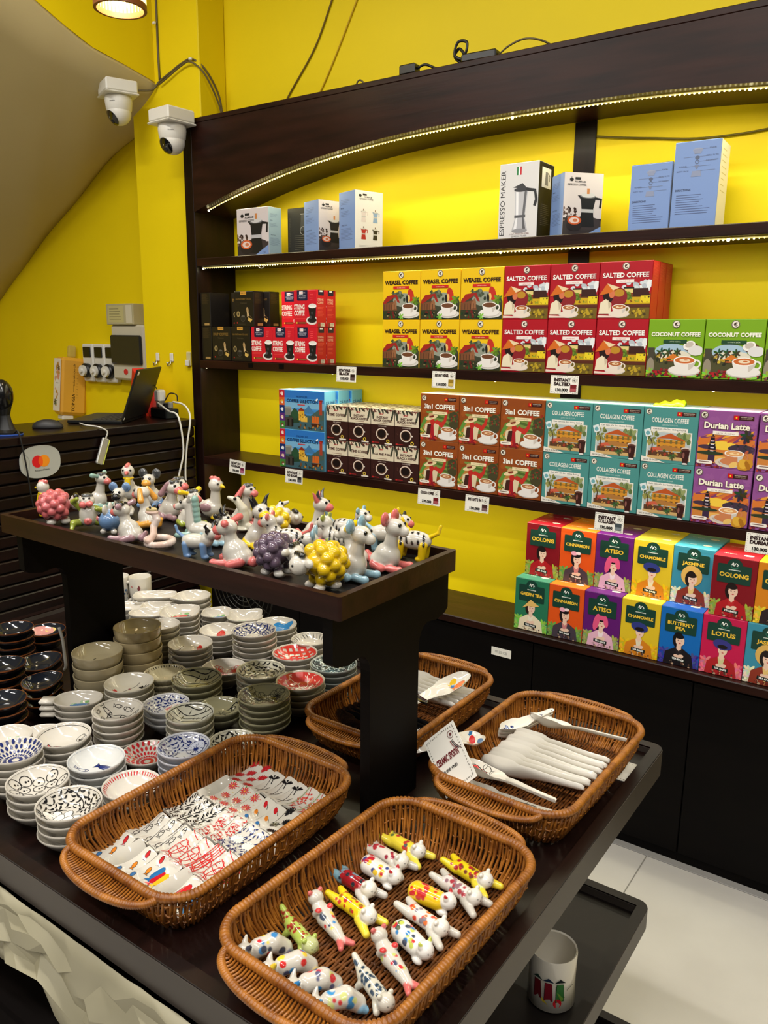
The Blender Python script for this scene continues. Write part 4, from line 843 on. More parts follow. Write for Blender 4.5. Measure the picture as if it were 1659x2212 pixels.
def drape(p):
    """cut large flat shapes into rings so that they follow a curved surface"""
    F, C = [], []
    for f, c in zip(p.f, p.c):
        P = np.array([p.v[i][:2] for i in f]); k = p.v[f[0]][2]
        if len(f) < 8 or np.ptp(P, axis=0).max() < .22: F.append(f); C.append(c); continue
        m_ = P.mean(0); n = len(f); rings = [list(f)]
        for t in (.8, .6, .4, .2):
            b = len(p.v); p.v.extend((*(m_+(q-m_)*t), k) for q in P); rings.append(list(range(b, b+n)))
        for a, b in zip(rings[:-1], rings[1:]):
            for i in range(n): F.append((a[i], a[(i+1) % n], b[(i+1) % n], b[i])); C.append(c)
        F.append(tuple(rings[-1])); C.append(c)
    p.f, p.c = F, C; return p
def paint_mesh(p, kind, sh, R=BR):
    f = shape_fn(sh); drape(p)
    def mp(x, y, k):
        rho = min(hypot(x, y), .985); a = atan2(y, x) % (2*pi); s_ = 1+(f(a)-1)*rho if f else 1
        return (x*R*s_, y*R*s_, bowl_in(rho if rho < .94 else .94+.0*rho, kind)+(.0004 if rho < .94 else .0004+(rho-.94)*.03)+k*.000012)
    me = p.mesh('painting', mp); me.materials[0] = PAINTED; return me
BLK, BLU, RED, NAVY, GRN, ORG = (26, 26, 28), (40, 104, 160), (186, 34, 40), (34, 46, 104), (120, 164, 110), (216, 126, 40)
def comma(p, x, y, s, rot, col):
    a = radians(rot); pts = [(-1, -.1), (-.5, .35), (.1, .42), (.7, .2), (1, -.25), (.5, 0), (0, -.1), (-.5, -.25)]
    p.poly([(x+s*(u*cos(a)-v*sin(a)), y+s*(u*sin(a)+v*cos(a))) for u, v in pts], col)
def scroll(p, col, n=46, s=.085, seed=1, r0=.25, r1=.92, line=True):
    rr = random.Random(seed); k = 0
    for ri in range(5):
        r = r0+(r1-r0)*(ri+.5)/5; m = max(5, int(2*pi*r/(s*2.1)))
        for i in range(m):
            a = 2*pi*(i+.5*(ri % 2))/m+rr.uniform(-.08, .08); comma(p, r*cos(a), r*sin(a), s*1.12*rr.uniform(.8, 1.1), math.degrees(a)+90+rr.uniform(-50, 50), col)
    if line:
        for a0 in (0, 2.1, 4.2): p.curve([(r_*cos(a0+2.4*r_), r_*sin(a0+2.4*r_)) for r_ in (.2, .4, .6, .8, .92)], .025, col, 6)
def daisy(p, x, y, r, n, col, c2=(240, 226, 200), rin=.25):
    for i in range(n):
        a = 360*i/n; p.ell(x+r*.62*cos(radians(a)), y+r*.62*sin(radians(a)), r*.38, r*1.2/n*1.15, col, 8, a)
    p.ell(x, y, r*rin, r*rin, col, 10); p.ell(x, y, r*rin*.5, r*rin*.5, c2, 8)
def fish(p, x, y, s, rot, col, line=BLK, fill=True, w=.11, eye=(240, 236, 226)):
    a = radians(rot); T = lambda u, v: (x+s*(u*cos(a)-v*sin(a)), y+s*(u*sin(a)+v*cos(a)))
    body = [(cos(radians(t))*1.0, sin(radians(t))*.42*(1 if abs(t-180) > 1 else 1)) for t in range(0, 360, 24)]
    if fill: p.poly([T(u, v) for u, v in body], col); p.poly([T(-.85, 0), T(-1.45, .42), T(-1.3, 0), T(-1.45, -.42)], col)
    if line:
        w = w*s if w < .5 else w*.3; p.line([T(u, v) for u, v in body], w, line, True)
        p.line([T(-.9, .1), T(-1.5, .5), T(-1.35, 0), T(-1.5, -.5), T(-.9, -.1)], w, line); p.line([T(.45, .36), T(.35, 0), T(.45, -.36)], w, line)
    p.ell(*T(.66, .1), s*.09, s*.09, eye, 6); p.ell(*T(.66, .1), s*.045, s*.045, BLK, 6)
def dragonfly(p, x, y, s, rot, c1, c2):
    a = radians(rot); T = lambda u, v: (x+s*(u*cos(a)-v*sin(a)), y+s*(u*sin(a)+v*cos(a)))
    p.line([T(-1, 0), T(.5, 0)], s*.12, c2); p.ell(*T(.6, 0), s*.16, s*.16, c2, 8)
    for q in (40, -40, 75, -75): p.ell(*T(.25+.1*cos(radians(q)), .42*sin(radians(q))*1.3), s*.45, s*.17, c1, 10, rot+q)
def ringb(p, col=BLK, r=.955, w=.035): p.ring(0, 0, r, w, col, 48)
def P_(style):
    p = Pr(); rr = random.Random(hash(style) % 1000 if False else sum(map(ord, style)))
    if style == 'blueflower':
        ringb(p, NAVY); scroll(p, NAVY, s=.1, seed=3, r0=.42)
        daisy(p, .1, -.42, .4, 16, RED)
    elif style == 'blueblot':
        ringb(p, RED, .96, .03)
        for x, y, a, b in ((.1, .35, .45, .28), (-.1, .1, .3, .22), (.35, .05, .32, .24), (.15, -.2, .26, .18), (.5, .4, .3, .2), (0, .6, .2, .14)): p.ell(x, y, a, b, (44, 124, 184), 14, 20)
        for i in range(6): p.line([(-.6, -.1), (-.85+.06*i, .2+.06*i)], .02, (90, 90, 96))
    elif style == 'redlotus':
        p.ell(-.05, .3, .22, .34, RED, 12, 10); p.ell(.0, -.3, .14, .3, (150, 40, 44), 10, -10); p.line([(0, .1), (.02, -.3)], .06, (90, 30, 30)); p.curve([(.1, .1), (.4, .2), (.75, .35)], .02, (80, 80, 84)); p.ell(.6, .3, .06, .06, (110, 60, 66))
    elif style == 'redbud':
        p.ell(.35, .25, .13, .26, RED, 12, 15); p.curve([(.3, .0), (.4, -.2), (.2, -.3), (.05, -.25)], .035, BLK); p.curve([(-.7, -.5), (-.5, .1), (-.42, .4)], .025, (70, 70, 76)); splats(p, .1, -.4, .5, -.15, 7, .06, [BLK, (60, 60, 66)], 4)
    elif style == 'redcheck':
        ringb(p, RED, .95, .05)
        for i in range(-3, 4):
            q = i*.26; L_ = sqrt(max(0.05, .86-q*q)); p.curve([(q-.1, -L_), (q+.12, 0), (q-.05, L_)], .12, (206, 56, 48)); p.curve([(-L_, q), (0, q+.1), (L_, q-.06)], .12, (206, 56, 48))
        p.ell(0, -.55, .26, .2, (236, 226, 210)); p.ell(0, -.55, .2, .14, (244, 238, 226))
    elif style in ('fern', 'fern2'):
        ringb(p, (40, 52, 52)); 
        if style == 'fern2':
            for i in range(28): a = 2*pi*i/28; p.line([(.72*cos(a), .72*sin(a)), (.92*cos(a+.12), .92*sin(a+.12))], .03, (60, 62, 62))
            daisy(p, 0, -.2, .3, 10, (110, 110, 108))
        else:
            p.ell(0, 0, .93, .93, (46, 60, 60), 36); rq = random.Random(5)
            for i in range(170):
                a = rq.uniform(0, 2*pi); r_ = .9*sqrt(rq.random()); p.ell(r_*cos(a), r_*sin(a), .075, .022, (196, 210, 206), 6, rq.uniform(0, 180))
    elif style == 'redfloral':
        ringb(p, RED, .96, .03)
        for x, y in ((-.35, .3), (.35, .35), (0, -.1), (.1, -.6), (-.5, -.35), (.6, -.2)):
            for i in range(9): a = 2*pi*i/9; p.ring(x+.2*cos(a), y+.2*sin(a), .1, .02, (190, 60, 50), 10)
            daisy(p, x, y, .2, 10, (186, 34, 34), rin=.4)
    elif style == 'blackleaf': ringb(p); scroll(p, BLK, s=.1, seed=8); p.curve([(-.3, -.55), (-.15, -.4), (0, -.5), (.15, -.4), (.3, -.55)], .03, BLK)
    elif style == 'redscroll':
        ringb(p, (60, 30, 30), .96, .03); p.ell(0, 0, .93, .93, (200, 60, 54), 36); rq = random.Random(9)
        for i in range(95):
            a = rq.uniform(0, 2*pi); r_ = .9*sqrt(rq.random()); comma(p, r_*cos(a), r_*sin(a), .07, rq.uniform(0, 360), (240, 222, 204))
        for a0 in range(6): p.curve([(0, -.2), (.4*cos(a0), .4*sin(a0)-.1), (.8*cos(a0+.5), .8*sin(a0+.5))], .03, (240, 222, 204))
    elif style == 'blackflower':
        ringb(p); 
        for x, y in ((-.25, .3), (.38, .4), (.0, -.55), (.7, -.25), (-.7, -.3), (-.75, .4)):
            for i in range(9): a = 2*pi*i/9; p.ring(x+.24*cos(a), y+.24*sin(a), .13, .016, (44, 44, 40), 12)
            for i in range(14): a = 2*pi*i/14; p.line([(x, y), (x+.2*cos(a), y+.2*sin(a))], [.05, .01], (40, 40, 38))
            p.ell(x, y, .05, .05, (226, 220, 200), 8)
    elif style in ('sketch', 'sketch2'):
        ringb(p, BLK, .94, .05); rq = random.Random(3 if style == 'sketch' else 6)
        for i in range(7): y = -.75+.25*i; L_ = sqrt(max(.05, .8-y*y)); p.curve([(-L_, y), (-.3, y+rq.uniform(-.12, .12)), (.2, y+rq.uniform(-.12, .12)), (L_, y+.1)], .035, BLK)
        for i in range(16): x = rq.uniform(-.75, .7); y = rq.uniform(-.7, .6); p.line([(x, y), (x+.04, y+.18)], .025, BLK)
    elif style == 'olivefish': ringb(p, (50, 50, 44), .96, .02); p.curve([(-.7, -.3), (-.2, .1), (.3, -.1), (.1, -.4)], .03, BLK); fish(p, .35, .3, .3, 20, None, BLK, False); p.curve([(.3, .4), (.6, .6), (.8, .4)], .05, BLK)
    elif style == 'bluered':
        ringb(p, NAVY); scroll(p, NAVY, s=.09, seed=12, r0=.35); p.ell(.28, .15, .4, .4, (226, 220, 210)); daisy(p, .28, .15, .38, 16, (200, 56, 56), (40, 20, 20), .16)
    elif style == 'floral2':
        ringb(p); scroll(p, BLK, s=.1, seed=14, r0=.35)
        for i in range(7): p.ell(.1+.22*cos(.9*i), -.2+.22*sin(.9*i), .16, .09, (226, 222, 208), 10, 51*i); p.ring(.1+.22*cos(.9*i), -.2+.22*sin(.9*i), .12, .02, BLK, 10)
    elif style == 'fishdoodle':
        ringb(p, BLK, .955, .03); rq = random.Random(2)
        for x, y, s_, a in ((-.05, .1, .3, 10), (.55, .25, .2, 30), (-.55, .3, .2, -20), (.1, -.45, .22, 190), (.55, -.35, .18, 60), (-.5, -.3, .18, 120), (.15, .6, .18, 160), (-.25, .68, .14, 10), (.8, -.05, .12, 80), (-.8, 0, .12, 100), (0, -.78, .12, 0)): fish(p, x, y, s_, a, None, BLK, False, .14)
    elif style in ('bluedot', 'redray'):
        c = NAVY if style == 'bluedot' else (190, 40, 46)
        for ri, r_ in enumerate((.2, .38, .55, .72, .88)):
            m_ = 26
            for i in range(m_): a = 360*(i+.5*(ri % 2))/m_; p.ell(r_*cos(radians(a)), r_*sin(radians(a)), .075, .015+.05*r_, c, 8, a)
    elif style == 'redfishring': ringb(p, BLK, .955, .025); ringb(p, BLK, .9, .015); fish(p, .0, -.35, .34, 5, RED, BLK); p.ring(.45, .4, .16, .02, (90, 90, 90), 12); p.ring(.6, .3, .13, .02, (90, 90, 90), 12); p.line([(.5, .3), (.46, -.05)], .02, (90, 90, 90)); splats(p, .42, .2, .6, .36, 6, .05, [BLK], 3)
    elif style == 'blueoval': ringb(p, BLU, .955, .03); fish(p, .3, .05, .3, -15, NAVY, (20, 26, 60)); fish(p, -.4, -.25, .2, 10, None, NAVY, False, .1)
    elif style == 'rededge':
        for i in range(56): a = 2*pi*i/56; p.line([(.83*cos(a), .83*sin(a)), (.96*cos(a), .96*sin(a))], [.028, .05], (190, 46, 50))
        fish(p, .08, -.42, .36, 172, (196, 36, 40), BLK); p.ell(-.24, -.36, .12, .13, (70, 130, 160)); splats(p, -.05, -.5, .3, -.34, 8, .03, [(60, 24, 30)], 3)
    elif style == 'bluefloral':
        ringb(p, NAVY, .95, .04); scroll(p, NAVY, s=.09, seed=21)
        p.ell(.42, .25, .34, .34, (196, 200, 214)); 
        for i in range(7): a = 2*pi*i/7; p.ring(.42+.22*cos(a), .25+.22*sin(a), .14, .022, NAVY, 12)
        p.ell(.42, .25, .1, .1, NAVY)
    elif style == 'cloud':
        ringb(p, BLK, .955, .035)
        for i, (x, y) in enumerate([(-.6, -.3), (-.25, -.4), (.15, -.3), (.5, -.1), (-.45, .0), (0, .1), (.35, .3), (.7, .25), (-.1, .45), (.3, .62), (-.5, .4), (-.75, .1), (.5, -.5), (-.1, -.75)]):
            p.ring(x, y, .19, .025, BLK, 12); p.ell(x, y, .04, .04, BLK, 6); p.ell(x+.07, y+.06, .028, .028, BLK, 6)
    elif style == 'lotus':
        ringb(p, BLK, .95, .04); scroll(p, BLK, s=.095, seed=31, r0=.3); p.ell(0, -.4, .52, .34, (226, 220, 206))
        for x, y, a in ((0, -.15, 90), (-.25, -.25, 130), (.25, -.25, 50), (-.38, -.42, 165), (.38, -.42, 15), (-.1, -.4, 100), (.15, -.4, 80)): p.ell(x, y, .28, .15, (236, 230, 218), 12, a); p.line([(x+.28*cos(radians(t))*cos(radians(a))-.15*sin(radians(t))*sin(radians(a)), y+.28*cos(radians(t))*sin(radians(a))+.15*sin(radians(t))*cos(radians(a))) for t in range(0, 360, 30)], .02, BLK, True)
    elif style in ('handle1', 'handle2', 'edgewhite', 'sqfish', 'wavy'):
        cs = {'handle1': (BLU, (226, 126, 50), RED), 'handle2': (RED, (226, 190, 50), GRN), 'edgewhite': (BLU, ORG, BLU), 'sqfish': (RED, BLU, GRN), 'wavy': (BLU, (226, 160, 40), (230, 190, 80))}[style]
        splats(p, -.5, .1, .3, .55, 8, .1, [GRN, (170, 196, 160)], 4); p.ell(-.05, .2, .42, .16, cs[0], 12, 12); p.ell(.1, -.1, .4, .12, cs[1], 12, 18); p.curve([(-.5, -.3), (0, -.2), (.5, .1)], .05, cs[2]); p.line([(.3, .3), (.55, .05)], .09, (50, 52, 56)); p.curve([(-.3, -.4), (.1, -.35), (.4, -.15)], .03, BLK); ringb(p, (120, 120, 112), .965, .015)
    elif style in ('spout', 'rect1', 'rect2', 'leaf', 'leaf2', 'cut'):
        ringb(p, (60, 62, 62), .96, .025); p.curve([(-.4, -.1), (0, -.15), (.4, -.3)], .03, (96, 96, 98)); p.line([(.1, 0), (.5, -.25)], .07, (56, 56, 58)); splats(p, -.4, -.1, .1, .3, 6, .09, [(190, 206, 180), (206, 212, 196)], 5)
    elif style in ('beige', 'beigetall'): ringb(p, (60, 58, 50), .965, .03); p.line([(-.25, -.4), (-.1, .1)], .05, (60, 60, 54)); p.ell(.1, -.35, .2, .12, (130, 160, 110)); p.curve([(-.05, -.4), (.2, -.2), (.45, -.3)], .03, (60, 60, 54))
    elif style == 'saw':
        for i in range(44): a = 2*pi*i/44; p.line([(.86*cos(a), .86*sin(a)), (.97*cos(a), .97*sin(a))], [.02, .06], (36, 36, 34))
        p.ell(.15, -.55, .35, .12, (110, 50, 40), 12, 8)
    elif style == 'dragonfly': ringb(p, (50, 50, 48), .955, .02); dragonfly(p, -.35, -.35, .35, 200, RED, (60, 20, 24)); dragonfly(p, .5, .15, .3, 70, BLK, BLK); p.curve([(-.3, -.3), (.0, .2), (.2, .6)], .02, (90, 90, 90)); p.ell(-.05, .12, .05, .05, (130, 40, 50))
    elif style == 'blkpink': p.ell(-.3, .35, .55, .4, (206, 146, 140), 20, 25); p.ell(.0, .6, .3, .16, (226, 200, 120), 12)
    return p
WHT, OLV, BGE, BLKG = (204, 198, 186), (140, 136, 108), (168, 156, 124), (20, 20, 24)
STACKS = [
('spout', -1.720, 1.505, .115, 5, 's', 'drop', WHT, 'white spouted sauce dish'), ('rect1', -1.884, 1.484, .12, 3, 's', 'rect', WHT, 'white rectangular dish'), ('rect2', -1.796, 1.430, .1, 3, 's', 'rect', WHT, 'small white rectangular dish'),
('sqfish', -1.614, 1.349, .115, 6, 's', 'sq', WHT, 'rounded square dish with red fish painting'), ('wavy', -1.618, 1.496, .1, 3, 's', 'wavy', WHT, 'wavy white dish with blue and yellow painting'), ('cut', -1.51, 1.509, .113, 4, 's', 'cut', WHT, 'straight-backed white dish with grey brushwork'),
('blueblot', -1.396, 1.508, .115, 4, 's', '', WHT, 'white bowl with a big blue blot'), ('redlotus', -1.484, 1.368, .106, 4, 's', '', WHT, 'white bowl with a red lotus bud'), ('blueflower', -1.359, 1.368, .115, 6, 's', '', WHT, 'white bowl with navy leaves and red daisy'),
('redbud', -1.473, 1.26, .113, 4, 's', '', WHT, 'white bowl with a small red bud'), ('redcheck', -1.249, 1.396, .115, 3, 's', '', WHT, 'red checked bowl'), ('fern2', -1.278, 1.498, .1, 3, 's', '', WHT, 'white bowl with grey fern border'),
('fern', -1.11, 1.375, .115, 4, 's', '', (150, 156, 150), 'grey-green bowl covered in pale ferns'), ('redfloral', -1.349, 1.253, .109, 2, 's', '', WHT, 'bowl with red chrysanthemums'), ('blackleaf', -1.222, 1.248, .115, 4, 's', '', (196, 192, 172), 'bowl with black curling leaves'),
('sketch', -1.304, 1.129, .115, 4, 's', '', OLV, 'olive bowl with black sketch lines'), ('redscroll', -1.109, 1.257, .113, 4, 's', '', (190, 184, 164), 'bowl with dense red scrollwork'), ('blackflower', -1.102, 1.134, .113, 5, 's', '', OLV, 'olive bowl with black flowers'),
('olivefish', -1.202, 1.102, .1, 2, 's', '', OLV, 'olive bowl with a thin fish drawing'), ('bluered', -1.283, 1.024, .1, 3, 's', '', (206, 206, 206), 'bowl with navy scrolls and one red flower'), ('sketch2', -1.186, 1.004, .1, 4, 's', '', (190, 188, 172), 'pale bowl with black sketch lines'),
('floral2', -1.092, 1.031, .098, 1, 's', '', (206, 202, 182), 'cream bowl with black floral drawing'), ('fishdoodle', -1.292, .91, .103, 5, 's', '', WHT, 'white bowl with fish doodles'), ('bluedot', -1.302, .698, .1, 5, 's', '', WHT, 'bowl with rays of navy drops'),
('redfishring', -1.309, .8, .105, 4, 's', '', WHT, 'white bowl with one red fish'), ('blueoval', -1.205, .799, .106, 3, 's', '', (206, 206, 202), 'pale bowl with blue fish'), ('redray', -1.193, .9, .1, 1, 's', '', WHT, 'bowl with rays of red drops'),
('rededge', -1.101, .795, .106, 2, 's', '', WHT, 'bowl with red dashed rim and fish'), ('bluefloral', -1.094, .91, .102, 4, 's', '', (196, 198, 206), 'bowl with dense blue floral painting'), ('cloud', -1.202, .68, .107, 4, 's', '', WHT, 'bowl with black cherry cloud drawing'),
('lotus', -1.097, .67, .108, 4, 's', '', WHT, 'bowl with white lotus among black leaves'), ('handle1', -1.451, .928, .1, 3, 's', 'fish', WHT, 'fish-shaped handled dish with blue fish'), ('handle2', -1.418, .829, .1, 1, 's', 'fish', WHT, 'fish-shaped handled dish with red fish'),
('edgewhite', -1.392, .734, .095, 4, 's', '', WHT, 'white bowl at the left edge with blue fish'), ('beige', -1.514, 1.025, .115, 4, 'd', '', BGE, 'deep beige bowl'), ('beigetall', -1.515, 1.137, .114, 5, 'd', '', (172, 156, 118), 'deep tan bowl of the tallest stack'),
('saw', -1.41, 1.127, .1, 3, 's', 'scallop', (186, 176, 144), 'beige bowl with saw-tooth rim'), ('dragonfly', -1.404, 1.024, .11, 4, 's', '', (206, 200, 184), 'bowl with red and black dragonflies'), ('hidden', -1.573, 1.257, .09, 6, 's', '', WHT, 'small white bowl behind the tan stack'),
('leaf', -1.905, 1.392, .11, 2, 's', 'leaf', WHT, 'white leaf-shaped dish'), ('leaf2', -1.74, 1.344, .1, 4, 's', 'leaf', WHT, 'smaller white leaf-shaped dish'),
('blk1', -1.875, 1.03, .105, 4, 'k', '', BLKG, 'glossy black round bowl near the riser leg'), ('blkpink', -1.896, 1.132, .105, 2, 'k', '', BLKG, 'black bowl with pink glaze'), ('blk3', -1.717, 1.003, .115, 2, 'k', 'peanut', BLKG, 'large black peanut-shaped bowl'),
('blk4', -1.57, .918, .099, 3, 'k', 'peanut', BLKG, 'small black peanut-shaped bowl'), ('blk5', -1.678, .891, .1, 4, 'k', '', BLKG, 'glossy black bowl at the left edge'), ('blk6', -1.55, .816, .1, 3, 'k', '', BLKG, 'lowest glossy black bowl at the left edge')]
br = random.Random(5)
for st, x, y, D, n, kind, sh, col, lab in STACKS:
    h, pit = KINDS[kind]; y = min(y, 1.487); D *= {'rect': .84, 'leaf': .88, 'drop': .9, 'fish': .9, 'peanut': .92, 'cut': .88, 'wavy': .93}.get(sh, .968)
    rz0 = CAMROT+br.uniform(-.12, .12)
    if kind == 'k': cin, cout, crim = (24, 28, 36), BLKG, (112, 62, 30)
    else:
        cin = col; cout = tuple(int(c*.96) for c in col); crim = tuple(min(255, int(c*1.03)) for c in col)
    me = bowl_mesh(kind, sh, cin, cout, crim)
    for i in range(n):
        top = i == n-1; s_ = D/2/BR
        rz = rz0 if sh else CAMROT+br.uniform(-.25, .25)
        dx, dy = (br.uniform(-.0012, .0012), br.uniform(-.0012, .0012)) if i and not sh else (0, 0)
        lb = (lab+(', topmost of its stack' if n > 1 else ', standing alone')) if top else 'bowl or dish stacked under the topmost '+lab
        o = obj('bowl' if sh not in ('rect', 'leaf', 'fish', 'cut') else 'dish', me, None, loc=(x+dx, y+dy, ZT+.0006+i*pit), rot=(0, 0, rz), label=lb, cat='bowl', group='stack topped by the '+lab)
        o.scale = (s_, s_, 1)
        if top:
            p = P_(st)
            if p.f: obj('painting', paint_mesh(p, kind, sh), None, o)

# ================================================================== wicker baskets
def loop_pts(w, l, r, n):
    """n points evenly spaced round a rounded rectangle"""
    raw = rloop(-w/2, w/2, -l/2, l/2, r, 10); raw.append(raw[0]); d = [0]
    for a, b in zip(raw[:-1], raw[1:]): d.append(d[-1]+hypot(b[0]-a[0], b[1]-a[1]))
    out = []; j = 0
    for i in range(n):
        t = d[-1]*i/n
        while d[j+1] < t: j += 1
        f = (t-d[j])/max(1e-9, d[j+1]-d[j]); out.append((raw[j][0]+(raw[j+1][0]-raw[j][0])*f, raw[j][1]+(raw[j+1][1]-raw[j][1])*f))
    return out
BW, BL, BH = .285, .425, .072
def wrapped(mb, pts, r, closed, per=4, n=8, groove=.2):
    P = [Vector(q) for q in pts]; R = [r*(1-groove if i % per == 0 else 1) for i in range(len(P))]
    mb.tube(P, R, n, closed)
rng = random.Random(3)
rim_m = MB(); tp_ = loop_pts(BW-.012, BL-.012, .055, 860); wrapped(rim_m, [(a, b, BH) for a, b in tp_], .0075, True)
wall_m = MB(); N = 310; bt = loop_pts(BW-.062, BL-.062, .04, N); up_ = loop_pts(BW-.016, BL-.016, .054, N)
for i in range(N):
    k = 5 if i % 2 else 2; a = bt[i]; b = up_[(i+k) % N]; pts = []
    off = .0016 if i % 2 else -.0016; sh = rng.uniform(-.0012, .0012)
    for t in (0, .3, .55, .8, 1):
        bul = .010*sin(pi*t)*(1 if t < .9 else 0); x = a[0]+(b[0]-a[0])*t; y = a[1]+(b[1]-a[1])*t; q = hypot(x, y)
        pts.append((x*(1+(bul+off)/q)+sh, y*(1+(bul+off)/q)+sh, .004+(BH-.004)*t))
    wall_m.tube(pts, rng.uniform(.0020, .0027), 5, cap=False)
for t, o_ in ((.25, .004), (.55, .004), (.8, .004)):
    pts = []
    for i in range(0, N, 2):
        a, b = bt[i], up_[i]; bul = .010*sin(pi*t)+o_*(1 if (i//2) % 2 else -.2); x = a[0]+(b[0]-a[0])*t; y = a[1]+(b[1]-a[1])*t; q = hypot(x, y); pts.append((x*(1+bul/q), y*(1+bul/q), .004+(BH-.004)*t))
    wall_m.tube(pts, .0016, 5, True)
base_m = MB(); nb = 40
for i in range(nb):
    x = -(BW-.066)/2+(BW-.066)*i/(nb-1); e = .02 if i in (0, nb-1) else (.008 if i in (1, nb-2) else 0); l2 = (BL-.07)/2-e
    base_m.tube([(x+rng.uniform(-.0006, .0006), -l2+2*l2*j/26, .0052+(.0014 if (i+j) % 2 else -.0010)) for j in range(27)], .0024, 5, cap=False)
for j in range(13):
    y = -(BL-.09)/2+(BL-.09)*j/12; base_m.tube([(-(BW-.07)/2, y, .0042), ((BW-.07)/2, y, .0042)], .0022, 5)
han_m = MB(); hw_m = MB(); ap = []
for i in range(241):
    t = i/240; a = pi*t; ap.append((.098*cos(a)*(1.0), BL/2-.008+.040*sin(a)**.8, BH-.002-.004*sin(a)))
wrapped(han_m, ap, .0058, False, 4)
for i in range(34):
    t = (i+.5)/34; x0 = -.092+.184*t; a = math.acos(max(-1, min(1, (-.096+.192*min(1, t+.03))/.098))); y1 = BL/2-.008+.040*sin(a)**.8
    hw_m.tube([(x0, BL/2-.006, BH-.010), ((x0+.098*cos(a))/2, (BL/2+y1)/2, BH-.013), (.098*cos(a), y1, BH-.006)], .0021, 5)
    hw_m.tube([(x0+.004, BL/2-.006, BH-.004), ((x0+.098*cos(a))/2-.003, (BL/2+y1)/2, BH-.004), (.098*cos(a)-.006, y1, BH-.003)], .0019, 5)
MR, MW_, MBs, MH, MHW = rim_m.mesh('rim', 180), wall_m.mesh('wall_weave', 180), base_m.mesh('base_weave', 180), han_m.mesh('handle', 180), hw_m.mesh('handle_weave', 180)
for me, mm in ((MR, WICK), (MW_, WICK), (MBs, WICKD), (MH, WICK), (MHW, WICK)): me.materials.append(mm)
def basket(x, y, rz, label):
    b = empty('wicker_basket', (x, y, ZT+.0005), rz, label=label, cat='basket', group='wicker baskets on the display table')
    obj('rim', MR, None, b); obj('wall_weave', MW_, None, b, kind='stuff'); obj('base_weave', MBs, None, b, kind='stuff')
    for a in (0, pi):
        h = obj('handle', MH, None, b, rot=(0, 0, a)); obj('handle_weave', MHW, None, h, kind='stuff')
    return b
basket(-.903, .815, 0, 'brown wicker basket full of painted chopstick rests')
basket(-.556, .806, radians(-2), 'brown wicker basket with lying cat figurines')
basket(-.556, 1.312, radians(-1), 'brown wicker basket of white spoons with a price card')
bb = basket(-.893, 1.345, 0, 'brown wicker basket with black spoons behind the riser leg'); bb.scale = (.93, .97, 1)
ZB = ZT+.0099      # upper face of a basket bottom

# ================================================================== chopstick rests
RL, RW, RT = .070, .027, .0062
def rest_z(x): return .0095*(2*x/RL)**2
def rest_mesh():
    m = MB(); nx, ny = 16, 4; V = []
    def outline(x): return RW/2*(1-.10*(1-(2*x/RL)**2))
    for top in (1, 0):
        for i in range(nx+1):
            x = -RL/2+RL*i/nx; w = outline(x)
            if i in (0, nx): w *= .90
            for j in range(ny+1):
                y = -w+2*w*j/ny; z = rest_z(x)+(RT if top else 0)-(.0016 if j in (0, ny) and top else 0)-(.0012 if i in (0, nx) and top else 0)
                V.append((x, y, z))
    q = (nx+1)*(ny+1); F = []
    for i in range(nx):
        for j in range(ny):
            a = i*(ny+1)+j; b = a+1; c = a+ny+2; d = a+ny+1; F += [(a, d, c, b), (q+a, q+b, q+c, q+d)]
    for i in range(nx):
        a = i*(ny+1); d = a+ny+1; F.append((a, q+a, q+d, d)); a += ny; d += ny; F.append((a, d, q+d, q+a))
    for j in range(ny):
        F.append((j, j+1, q+j+1, q+j)); a = nx*(ny+1)+j; F.append((a, q+a, q+a+1, a+1))
    m.add(V, F, (204, 199, 187)); me = m.mesh('chopstick_rest', 50); me.materials.append(GLAZE); return me
REST = rest_mesh()
